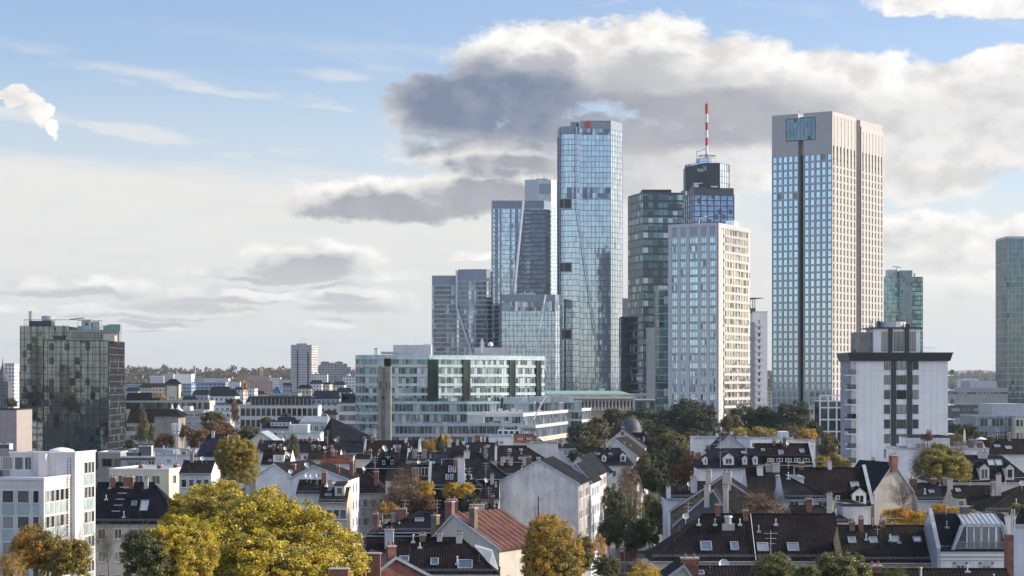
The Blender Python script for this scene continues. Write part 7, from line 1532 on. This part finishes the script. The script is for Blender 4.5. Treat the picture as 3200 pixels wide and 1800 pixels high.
# ================================================================== WHITE PANEL BUILDING, BOTTOM LEFT
def panel_building():
    D = 262; rz = R(-10); t0, W = frame2(-60, 137, D, rz); A = t0
    t = thing('panel_building', 'white panelled office with grey-green window bands and a lit right side, bottom left', 'office building', (A.x,A.y,0), rz)
    zl = PZ(1503, D-2); zu = PZ(1423, D+2); d = 9; fs = faces(W, d); f, r = fs['f'], fs['r']
    b = MB(); b.box(0,W,0,d,0,zl); b.build('lower_block', M['officepanel'], t)
    # upper set-back storey and the taller right block
    Wt = W+4.4; D2 = D+9
    b = MB(); b.box(0, W+.63, 9, 16.3, 0, zu); b.box(W-4.2, W-3.2, 8.0, 9, zl, zu-.05); b.build('tall_block', M['officepanel'], t)
    SP = {}
    def span(face, u_, w__, z_):
        k_ = round(w__, 2)
        if k_ not in SP: q_ = MB(); q_.box(0, w__, -.04, 0, 0, 1.46); SP[k_] = q_.build('spandrel_panel', M['spandrel'], me_only=True)
        link('spandrel_panel', SP[k_], t, face.p(u_, .01, z_-1.57), face.ang)
    cnt = [0]; it = []; P = 3.42; y = zl-1.3
    cols = [(-60,-8,0),]; us = []; u = W-.5
    widths = [1.15,1.95,1.9,1.9,1.9,1.9]
    for wd in widths: us.append((u-wd+.12, wd-.24)); u -= wd+.22
    for k in range(6):
        z = y-k*P-1.75
        for (uu, wd) in us: it.append((uu, z, wd, 1.7)); span(f, uu, wd, z)
    put_windows(t, f, it, 'single', .04, 100, cnt)
    it = []; n = 5
    for k in range(6):
        z = y-k*P-1.7
        for i in range(n): uu = .5+i*(d-1)/n; it.append((uu, z, (d-1)/n-.35, 1.6)); span(r, uu, (d-1)/n-.35, z)
    put_windows(t, r, it, 'single', .04, 100, cnt)
    rb = Face((W+.63, 9), math.pi/2, 7.3); it = []
    for k in range(7):
        z = zu-1.3-k*P-1.6+.0
        for i in range(3): uu = 3.2+i*1.25; it.append((uu, z, 1.05, 1.6)); span(rb, uu, 1.05, z)
    put_windows(t, rb, it, 'single', .04, 100, cnt)
    ft = Face((0,9),0,W); put_windows(t, ft, [(W-9.9,zl+.9,1.6,1.8),(W-8.1,zl+.9,1.3,1.8),(W-6.6,zl+.9,1.0,1.8),(W-12,zl+.9,1.9,1.8)], 'single', .04, 100, cnt)
    b = MB(); b.box(-.05,W+.1,-.1,.25,zl,zl+.35); b.box(W-.25,W+.1,.25,d,zl,zl+.35); b.box(0,W-.25,.25,8.9,zl,zl+.03); b.build('parapet', M['whitepaint'], t)
    b = MB(); b.box(-.1,W+.75,8.9,9.25,zu,zu+.22); b.box(W+.35,W+.75,9.25,16.4,zu,zu+.22); b.build('roof_edge', M['whitepaint'], t)
    b = MB(); b.box(.3,W+.35,9.25,16.2,zu,zu+.03); b.build('roof', M['flatlight'], t)
    b = MB()
    for x in (W-6.0, W-5.3): b.box(x-.03,x+.03,8.6,8.66,zl+.3,zu+.2)
    for k in range(11): b.box(W-5.97,W-5.33,8.6,8.65,zl+.4+k*.3,zl+.45+k*.3)
    b.build('ladder', M['steel'], t)
    b = MB()
    for x in (W+.1, W+.6):
        b.box(x-.03,x+.03,7.6,7.66,zl-8,zl+2.6)
    for k in range(26): b.box(W+.1,W+.6,7.6,7.64,zl-7.5+k*.4,zl-7.45+k*.4)
    for k in range(7): b.box(W+.02,W+1.4,7.0,7.04,zl-9.0+k*.22,zl-8.96+k*.22)
    b.box(W+.02,W+1.5,6.9,8.4,zl-9.1,zl-9.0); b.build('escape_ladder', M['darkmetal'], t)
    b = MB(); b.lathe((W-3,13,zu), [(1.9,0),(1.6,.35),(.8,.6),(.05,.7)], 14); b.build('roof_dome', M['whitepaint'], t)
    acbox(t, W-12, 12, zu+.2, 1.8, 1.2, 1.0); b = MB(); b.box(W-12.4,W-10.8,7.6,8.3,zl+.05,zl+1.0); b.box(W-10.6,W-9.4,7.7,8.2,zl+.05,zl+.9); b.build('terrace_planter', M['darkgrey'], t)
panel_building()

# ================================================================== STREET
b = MB(); b.poly([(PX(1830,300)-1,200,.02),(PX(1830,300)+8,200,.02),(PX(2000,560)+2,560,.02),(PX(1930,560),560,.02)]); structure(b.build('street', M['asphalt']))
for s in (0,1):
    b = MB(); xa = PX(1830,300)-1-3 if s == 0 else PX(1830,300)+8; xb = PX(1930,560)-3 if s == 0 else PX(2000,560)+2; b.hexa([(xa,200,0),(xa+3,200,0),(xb+3,560,0),(xb,560,0),(xa,200,.14),(xa+3,200,.14),(xb+3,560,.14),(xb,560,.14)]); structure(b.build('pavement', M['pavement']))
def car(label, px, D, mat, van=False, ang=80):
    t = thing('parked_car', label, 'van' if van else 'car', (PX(px,D),D,.02), R(ang)); L, W, H = (5.2,1.9,2.1) if van else (4.3,1.75,1.42); m = MB()
    side = [(0,.35),(L,.35),(L,.75),(L-.15,.95),(L*.78,1.0),(L*.62,H),(L*.12,H),(.02,.95)] if not van else [(0,.4),(L,.4),(L,1.1),(L-.9,1.25),(L-1.3,H),(.05,H)]
    a = [(x,-W/2,z) for x,z in side]; c = [(x,W/2,z) for x,z in side]; m.poly(a); m.poly(c[::-1])
    for i in range(len(side)): j = (i+1)%len(side); m.poly([a[j],a[i],c[i],c[j]])
    m.build('body', M[mat], t)
    m = MB()
    for s_ in (-1,1): m.poly([(L*.2,s_*(W/2+.01),1.0),(L*.7,s_*(W/2+.01),1.0),(L*.6,s_*(W/2+.01),H-.12),(L*.2,s_*(W/2+.01),H-.12)][::s_*-1])
    m.poly([(L*.77+.02,-W/2+.1,1.03),(L*.77+.02,W/2-.1,1.03),(L*.635,W/2-.15,H-.06),(L*.635,-W/2+.15,H-.06)]); m.build('window', M['windark'], t)
    for x in (.8, L-.85):
        for s_ in (-1,1): m = MB(); m.tube((x,s_*(W/2-.2),.32),(x,s_*(W/2+.02),.32),.32,.32,14); w_ = m.build('wheel', M['rubber'], t)
    for s_ in (-1,1): m = MB(); m.box(L-.02,L+.03,s_*W*.36-.15,s_*W*.36+.15,.62,.8); m.build('headlight', M['whiteframe'], t)
for i,(px,D,mt,v,lb) in enumerate(((2002,440,'carwhite',True,'white van parked under the street trees, beside the red skip'),(1993,470,'carwhite',False,'white car in the street gap, behind the van'),(1978,395,'carblack',False,'dark car half hidden at the end of the street gap'),(2016,405,'carwhite',False,'pale car at the right kerb below the green street tree'))): car(lb, px, D, mt, v)
D = 420; t = thing('skip_container', 'red metal skip with a slanting end, standing in the street gap', 'skip', (PX(1940,D),D,0)); m = MB(); w_ = 3.8
m.hexa([(0,0,.2),(w_-.7,0,.2),(w_-.7,1.9,.2),(0,1.9,.2),(-.2,0,2.0),(w_,0,2.3),(w_,1.9,2.3),(-.2,1.9,2.0)]); m.build('tub', M['brick'], t); m = MB()
for k in range(6): m.box(k*.6,k*.6+.1,-.08,0,.3,1.9)
m.build('ribs', M['brick'], t)
# ================================================================== TREES
T = tree
T('huge golden plane tree filling the lower left, its crown lit from the right', 885, 1512, 330, 170, 'l_gold', 'hero', .80, var=0, trunk='plain')
T('golden plane crown merging with the huge one, its left shoulder', 690, 1475, 200, 182, 'l_gold', 'hero', .95, var=1)
T('golden plane crown filling the notch between the huge crown and its shoulder', 790, 1486, 210, 178, 'l_gold', 'hero', .95, var=2)
T('greener plane tree at the left foot of the huge golden crown', 455, 1618, 105, 158, 'l_lime', 'fine', 1.1, var=1)
T('golden plane crown at the bottom between the huge crown and the panel building', 575, 1585, 165, 160, 'l_gold', 'hero', 1.0, var=2)
T('golden-olive plane tree standing behind the huge golden one', 735, 1341, 92, 300, 'l_goldolive', 'hero', 1.15, var=2)
T('orange autumn tree with bare twigs before the white panel building', 120, 1618, 108, 150, 'l_orange', 'fine', 1.1, trunk='twiggy', var=0)
T('sparse brown-green tree right of the orange one, bottom left', 225, 1655, 90, 148, 'l_goldolive', 'fine', 1.05, trunk='twiggy', var=1)
T('thin tree with few orange leaves before the cream wall', 340, 1650, 55, 156, 'l_orange', None, 1.4, trunk='bare', var=2)
T('low orange-leaved sapling crown at the bottom left corner', 30, 1710, 60, 140, 'l_orange', 'sparse', 1.0, trunk='twiggy', var=2)
T('maple with an orange top and green-gold sides, bottom centre', 1712, 1585, 128, 212, 'l_maple', 'hero', 1.25, var=1)
T('dark green bush crown at the right foot of the maple', 1800, 1660, 75, 218, 'l_olive', 'fine', 1.2, var=2)
T('orange-yellow small tree at the street, right of the maple', 1868, 1660, 42, 230, 'l_orange', 'sparse', 1.4, trunk='twiggy', var=0)
T('yellow-green shrub crown at the bottom, left of the skip', 1895, 1725, 55, 190, 'l_lime', 'fine', .9, var=0)
T('yellow-tipped dark shrub at the bottom, before the tiny gabled roof', 2010, 1748, 78, 165, 'l_yellow', 'sparse', .8, var=1); T('dark green bush under the yellow-tipped shrub', 2015, 1762, 82, 168, 'l_dark', 'fine', .8, var=2)
T('reddish-brown creeper tree with dense bare twigs, centre', 1275, 1500, 100, 292, 'l_brown', 'fine', .9, trunk='bare', var=0)
T('bare brown tree behind the reddish creeper tree', 1265, 1456, 75, 310, 'l_brown', 'sparse', 1.0, trunk='bare', var=1)
T('bare spreading shrub at the left of the reddish creeper tree', 1165, 1545, 60, 300, 'l_brown', None, 1.3, trunk='bare', var=2)
T('small orange-yellow maple in front of the steep slate roof, left one', 1330, 1496, 28, 288, 'l_yellow', 'mid', 1.3, var=0)
T('small orange-yellow maple below the tall white chimney', 1406, 1500, 32, 284, 'l_yellow', 'mid', 1.1, var=1); T('orange-yellow maple right of the tall white chimney', 1452, 1500, 36, 282, 'l_yellow', 'mid', 1.0, var=2)
T('dark evergreen before the pale gable wall', 1482, 1528, 38, 276, 'l_dark', 'mid', 1.5, var=1)
T('bright yellow autumn tree behind a dark conifer, before the teal wing', 1385, 1352, 32, 545, 'l_yellow', 'mid', 1.1, var=0); T('yellow-green autumn tree left of the dark conifer', 1345, 1366, 30, 550, 'l_orange', 'mid', 1.0, var=1)
T('dark pointed conifer before the teal wing', 1376, 1352, 19, 530, 'l_dark', 'fir', 1.9, var=0); T('low green shrub left of the yellow autumn trees', 1318, 1375, 24, 540, 'l_olive', 'mid', .8, var=2)
T('tall olive poplar left of the concrete blind wall', 447, 1272, 26, 590, 'l_olive', 'poplar', 2.6, var=0); T('shorter poplar companion beside the blind wall', 474, 1320, 14, 585, 'l_olive', 'poplar', 2.8, var=1)
T('slim half-bare brown poplar by the cream office', 732, 1242, 20, 690, 'l_brown', 'poplar', 2.4, var=1); T('dark olive poplar among the slate roofs', 917, 1348, 25, 415, 'l_olive', 'poplar', 2.2, var=2)
T('autumn tree left of the half-bare poplar', 665, 1280, 40, 650, 'l_olive', 'mid', .9, var=0)
T('dark plum-coloured tree mass below the poplar', 700, 1305, 55, 600, 'l_rust', 'mid', .8, var=1); T('olive tree right of the poplar foot', 770, 1322, 45, 590, 'l_olive', 'mid', .9, var=2)
T('small green tree before the cream office windows', 828, 1298, 20, 740, 'l_olive', 'mid', .9, var=1); T('pale green tree before the cream office, right of two', 895, 1288, 16, 760, 'l_olive', 'mid', .9, var=0)
T('rusty round tree before the concrete blind wall', 513, 1348, 34, 560, 'l_rust', 'mid', .9, var=2); T('green tree right of the telecom mast', 577, 1322, 24, 560, 'l_olive', 'mid', 1.2, var=1)
T('dark brown tree mass right of the telecom mast', 620, 1335, 48, 540, 'l_rust', 'mid', .9, var=0); T('brown tree behind the telecom mast roofs', 680, 1335, 40, 545, 'l_rust', 'mid', .9, var=1)
T('dark green tree at the left edge beside the dark glass office', 38, 1238, 22, 900, 'l_olive', 'mid', 1.0, var=1); T('yellow trees before the square tower', 500, 1232, 28, 1100, 'l_orange', 'mid', .7, var=2)
T('dark shrub between the blind wall and the dark glass office', 405, 1370, 18, 560, 'l_dark', 'mid', 1.2, var=0)
# park belt
park = [(2130,1240,92,700,'l_dark','biggest dark green oak in the park, before the white high-rise',.95),(2052,1275,60,720,'l_dark','dark green oak left of the biggest one',1.0),(2190,1262,55,690,'l_dark','dark crown on the right of the biggest oak',1.1),
 (2330,1262,62,740,'l_dark','dark park tree right of the white high-rise',1.0),(2400,1258,55,735,'l_dark','dark park tree between the two high-rises',1.0),(2470,1250,68,730,'l_dark','broad dark park tree before the stone tower',1.05),(2285,1300,36,700,'l_olive','olive park tree at the foot of the white high-rise',1.1),
 (1860,1290,62,660,'l_olive','olive tree right of the pale terraced office',1.0),(1815,1320,38,600,'l_dark','dark tree at the end of the terraced office',1.3),(1845,1360,55,560,'l_olive','green-gold tree left of the dark dome',1.0),(1925,1272,50,740,'l_dark','dark tree before the opera house',.8),(1990,1275,48,720,'l_dark','dark tree between opera house and oak',1.0),
 (1960,1300,55,640,'l_olive','olive tree behind the dark dome',.9),(2040,1350,62,560,'l_dark','dark tree right of the dome',1.1),(2100,1345,70,540,'l_olive','olive tree below the biggest oak',1.0),(2180,1340,55,545,'l_olive','golden-green tree below the biggest oak, on the right',.9),
 (2310,1335,44,560,'l_goldolive','golden olive low tree above the white flat house',.8),(2375,1335,42,560,'l_goldolive','golden olive low tree right of the other golden one',.8),(2440,1330,50,600,'l_dark','dark low tree behind the flat roofs',.8),(2510,1340,36,580,'l_orange','orange-green tree left of the framed glass house',.9),
 (2135,1385,60,470,'l_olive','bronze-topped green tree left of the white flat house',1.1),(2060,1400,60,500,'l_dark','very dark tree between dome and rust-red chestnuts',1.2),(2590,1350,30,520,'l_olive','green tree beside the white apartment block',1.6)]
for i, (cx, tp, hw, D, mt, lb, asp) in enumerate(park): T(lb, cx, tp-10, hw*1.22, D, mt, 'mid' if hw < 50 else 'fine', asp, var=i, group='park trees')
T('rust-red chestnut with a round crown, upper of two', 2165, 1402, 52, 425, 'l_rust', 'fine', 1.1, var=0); T('rust-brown chestnut, lower left of the two', 2122, 1435, 48, 410, 'l_rust', 'fine', 1.2, var=1); T('brownish low tree right of the chestnuts', 2195, 1470, 40, 400, 'l_rust', 'mid', 1.0, var=2)
T('weeping grey-green tree in the street, left of the chestnuts', 2038, 1440, 45, 420, 'l_green', 'fine', 1.5, var=0); T('grey-green street tree behind the corner house', 2012, 1405, 34, 450, 'l_olive', 'fine', 1.2, var=1)
T('bare twiggy street tree before the corner house', 1962, 1450, 48, 370, 'l_brown', 'sparse', 1.5, trunk='bare', var=1)
T('tall green street tree beside the terraced row', 1925, 1498, 48, 345, 'l_green', 'fine', 2.4, var=2); T('brown-green street tree in the middle of the street', 1985, 1520, 42, 350, 'l_olive', 'sparse', 2.4, trunk='bare', var=0)
T('bright green street tree left of the brick gable', 2052, 1538, 56, 300, 'l_lime', 'fine', 1.5, var=1); T('green lower street tree at the foot of the brick gable', 2030, 1600, 50, 290, 'l_green', 'fine', 1.4, var=2)
T('bare reddish shrub rising behind the biggest dark roof', 2382, 1522, 98, 250, 'l_brown', 'sparse', .8, trunk='bare', var=2)
T('lime-green spreading tree before the white party wall', 2950, 1372, 105, 330, 'l_limey', 'fine', .85, trunk='bare', var=0); T('lime-green lower crown left of the spreading tree', 2885, 1425, 55, 332, 'l_limey', 'sparse', .9, trunk='bare', var=1)
T('bare grey tree before the sunlit sandy gable', 2820, 1506, 78, 270, 'l_brown', None, .8, trunk='bare', var=1)
T('yellow shrub left end of the row above the lower black roof', 2795, 1582, 38, 248, 'l_yellow', 'mid', .9, var=0); T('tallest yellow shrub in the row above the lower black roof', 2838, 1575, 34, 247, 'l_orange', 'mid', 1.2, var=1); T('yellow shrub right of the tallest in the row', 2885, 1590, 38, 246, 'l_yellow', 'mid', .8, var=2)
T('pale gold shrub behind the dormer house, left', 2930, 1570, 36, 262, 'l_orange', 'mid', .6, var=1); T('pale gold shrub behind the dormer house, middle', 2985, 1582, 38, 262, 'l_yellow', 'mid', .5, var=0); T('pale gold shrub behind the dormer house, right', 3035, 1588, 26, 262, 'l_orange', 'mid', .5, var=2)
T('green hedge top behind the dormer house', 3110, 1592, 42, 255, 'l_lime', 'mid', .45, var=1); T('bright green shrub at the right edge', 3178, 1568, 30, 252, 'l_lime', 'mid', .8, var=2)
T('green-gold tree left of the white apartment block foot', 2610, 1402, 32, 380, 'l_goldolive', 'fine', 1.2, var=1); T('golden shrub before the brown-tiled house', 2568, 1420, 26, 378, 'l_goldolive', 'mid', 1.1, var=0); T('green shrub beside the white apartment block', 2640, 1430, 24, 376, 'l_goldolive', 'mid', 1.0, var=2)
T('red creeper tree on the roof garden', 2898, 1352, 20, 368, 'l_rust', 'mid', .8, var=0); T('green tree on the roof garden, by the closed parasol', 2990, 1345, 26, 420, 'l_olive', 'mid', .9, var=1); T('dark green tree right of the white apartment block', 3025, 1318, 34, 470, 'l_dark', 'mid', 1.0, var=2); T('dark tree at the right foot of the white apartment block', 2985, 1320, 28, 480, 'l_dark', 'mid', 1.0, var=0)
T('potted roof-garden bush beside the parasol', 3075, 1352, 20, 400, 'l_olive', 'mid', .9, var=1); T('small roof-garden bush at the terrace corner', 3095, 1362, 14, 398, 'l_olive', 'mid', .9, var=2)
T('leafy grey-green tree top at the bottom, left of two before the biggest dark roof', 2415, 1712, 90, 140, 'l_lime', 'fine', .95, var=0, trunk='plain'); T('leafy grey-green tree top at the bottom, right of two', 2640, 1705, 125, 138, 'l_lime', 'fine', .8, var=2); T('leafy crown between the two grey-green tree tops', 2530, 1745, 75, 136, 'l_lime', 'fine', .8, var=1); T('leafy small crown at the bottom right of the grey-green tree', 2800, 1765, 65, 138, 'l_green', 'sparse', .7, var=1)
for (lb, cx, tp, hw, D, mt, kd, asp) in (('dark green tree hiding the foot of the terraced row',1905,1600,50,300,'l_green','fine',1.5),('dark green street tree, between two bare ones',1950,1560,46,320,'l_dark','fine',2.0),('tall green street tree left of the skip',1985,1610,44,290,'l_green','fine',1.8),
  ('olive street tree below the weeping tree',2035,1520,44,360,'l_olive','fine',1.6),('grey-green tree left of the rust-red chestnuts',2085,1475,44,400,'l_green','fine',1.4),('dark tree filling the street end below the dome',2000,1440,40,440,'l_dark','fine',1.3),('dark garden tree left of the white gable house',1800,1400,34,430,'l_dark','fine',1.0),
  ('green park tree between terraced office and oak',2000,1300,50,660,'l_dark','fine',1.1),('deep green tree under the biggest oak, on the left',2075,1320,60,600,'l_dark','fine',1.0),('dark tree under the biggest oak, on the right',2235,1330,52,600,'l_dark','fine',1.0),('green tree above the white lift house',2480,1320,48,640,'l_olive','fine',.9),('dark tree beside the white framed glass house',2545,1300,34,660,'l_dark','fine',1.3),
  ('golden bush in the courtyard before the beige hipped house',1225,1560,44,285,'l_orange','mid',.9),('rust creeper top right of the reddish creeper tree',1330,1535,42,286,'l_rust','fine',.9),('green garden tree among the centre roofs',1540,1445,22,400,'l_olive','mid',1.1),('dark yew on the slate roofs, left centre',1010,1395,16,450,'l_dark','mid',.9)): T(lb, cx, tp, hw, D, mt, kd, asp, var=int(cx) % 3)
# parasols on the roof garden
D = 398; t = thing('parasol', 'closed cream parasol on the roof garden', 'parasol', (PX(2985,D),D-8,0)); m = MB(); z = PZ(1372,D); m.tube((0,0,z-1.5),(0,0,z),.04,.04,6); m.build('pole', M['steel'], t); m = MB(); m.lathe((0,0,z-.3), [(.2,0),(.24,.6),(.16,2.0),(.03,2.6)], 10); m.build('canopy', M['cream'], t)
t = thing('parasol', 'open pale blue parasol on the roof garden', 'parasol', (PX(3058,D),D-2,0)); m = MB(); z = PZ(1372,D); m.tube((0,0,z-2.2),(0,0,z+.4),.04,.04,6); m.build('pole', M['steel'], t); m = MB(); m.lathe((0,0,z), [(1.25,0),(.6,.3),(.03,.5)], 12); m.build('canopy', M['bluewhite'], t)

# the town goes on past the edges of the photograph
ge = random.Random(5)
for i in range(34):
    D = 260*math.exp(ge.random()*1.6); right = i % 3 > 0; x = 3290+ge.uniform(0, 800) if right else -120-ge.uniform(20, 500); k = kinds[i % 4]; w_ = 14*F/D
    if not right: x -= w_
    far('%s beyond the %s edge of the view' % (k[2].replace('distant ','').replace(' in the far town',''), 'right' if right else 'left'), x, x+w_, D, HY+(38-ge.uniform(14,19))*F/D, k[0], k[1], d=12, rz=ge.uniform(-15,15), name='city_building', group='town beyond the edges of the view', pitched=k[1] != 'flatlight')
for i in range(26):
    D = 240*math.exp(ge.random()*1.7); right = i % 3 > 0; x = 3300+ge.uniform(0, 800) if right else -150-ge.uniform(20, 500)
    tree('tree beyond the %s edge of the view' % ('right' if right else 'left'), x, HY+20*F/D, 6*F/D, D, ge.choice(['l_olive','l_dark','l_orange']), 'mid', 1.0, group='trees beyond the edges of the view', var=i)
# what stands behind the viewpoint and shows only as reflections in the glass towers
for (x, y, w, h, mt, lb) in ((-452,-150,13,78,'f_cream','tall pale apartment tower, seen only mirrored in the dark glass office'),(-425,-170,16,52,'f_cream','lower pale apartment slab, seen only mirrored in the dark glass office'),(-330,-120,60,30,'f_brown','long brown block, seen only mirrored in the glass office'),(66,-180,52,128,'f_grey','grey slab, seen only mirrored in the glass towers'),(134,-260,40,104,'f_brown','brown slab, seen only mirrored in the glass towers')):
    t = thing('apartment_block', lb, 'apartment block', (x, y, 0)); m = MB(); m.box(0,w,-20,0,0,h); m.build('wall', M[mt], t); m = MB(); m.box(-.3,w+.3,-20.3,.3,h,h+.6); m.build('roof', M['flatroof'], t)
gq = random.Random(2)
for i in range(34):
    x = -500+i*24+gq.uniform(-6,6); y = -gq.uniform(40,160); D = 100
    t = thing('tree', 'broad street tree behind the viewpoint, seen only in reflections', 'tree', (x,y,0), 0, 'trees behind the viewpoint'); r_ = gq.uniform(7,11); zc_ = gq.uniform(14,24)
    key = ('mid', i % 3, 'l_dark'); 
    if key not in CR: c_ = crown('mid', i % 3).copy(); c_.materials.append(M['l_dark']); CR[key] = c_
    o2 = link('crown', CR[key], t, (0,0,zc_)); o2.scale = (r_,r_,r_); o2 = link('trunk', trunkm('plain', i % 3), t, (0,0,zc_)); o2.scale = (r_,r_,r_)

# ================================================================== AIR
b = MB(); b.box(-14500, 14500, -400, 16800, -1.0, 330); hz = b.build('haze', [], None); hz['kind'] = 'stuff'; hz['label'] = 'thin blue haze over the whole city'
m = bpy.data.materials.new('haze'); m.use_nodes = True; nt = m.node_tree; nt.nodes.clear(); o_ = nt.nodes.new('ShaderNodeOutputMaterial'); v = nt.nodes.new('ShaderNodeVolumePrincipled')
v.inputs['Color'].default_value = (0.70, 0.84, 1.0, 1); v.inputs['Density'].default_value = 0.00004; v.inputs['Anisotropy'].default_value = 0.2
nt.links.new(v.outputs[0], o_.inputs['Volume']); hz.data.materials.append(m)
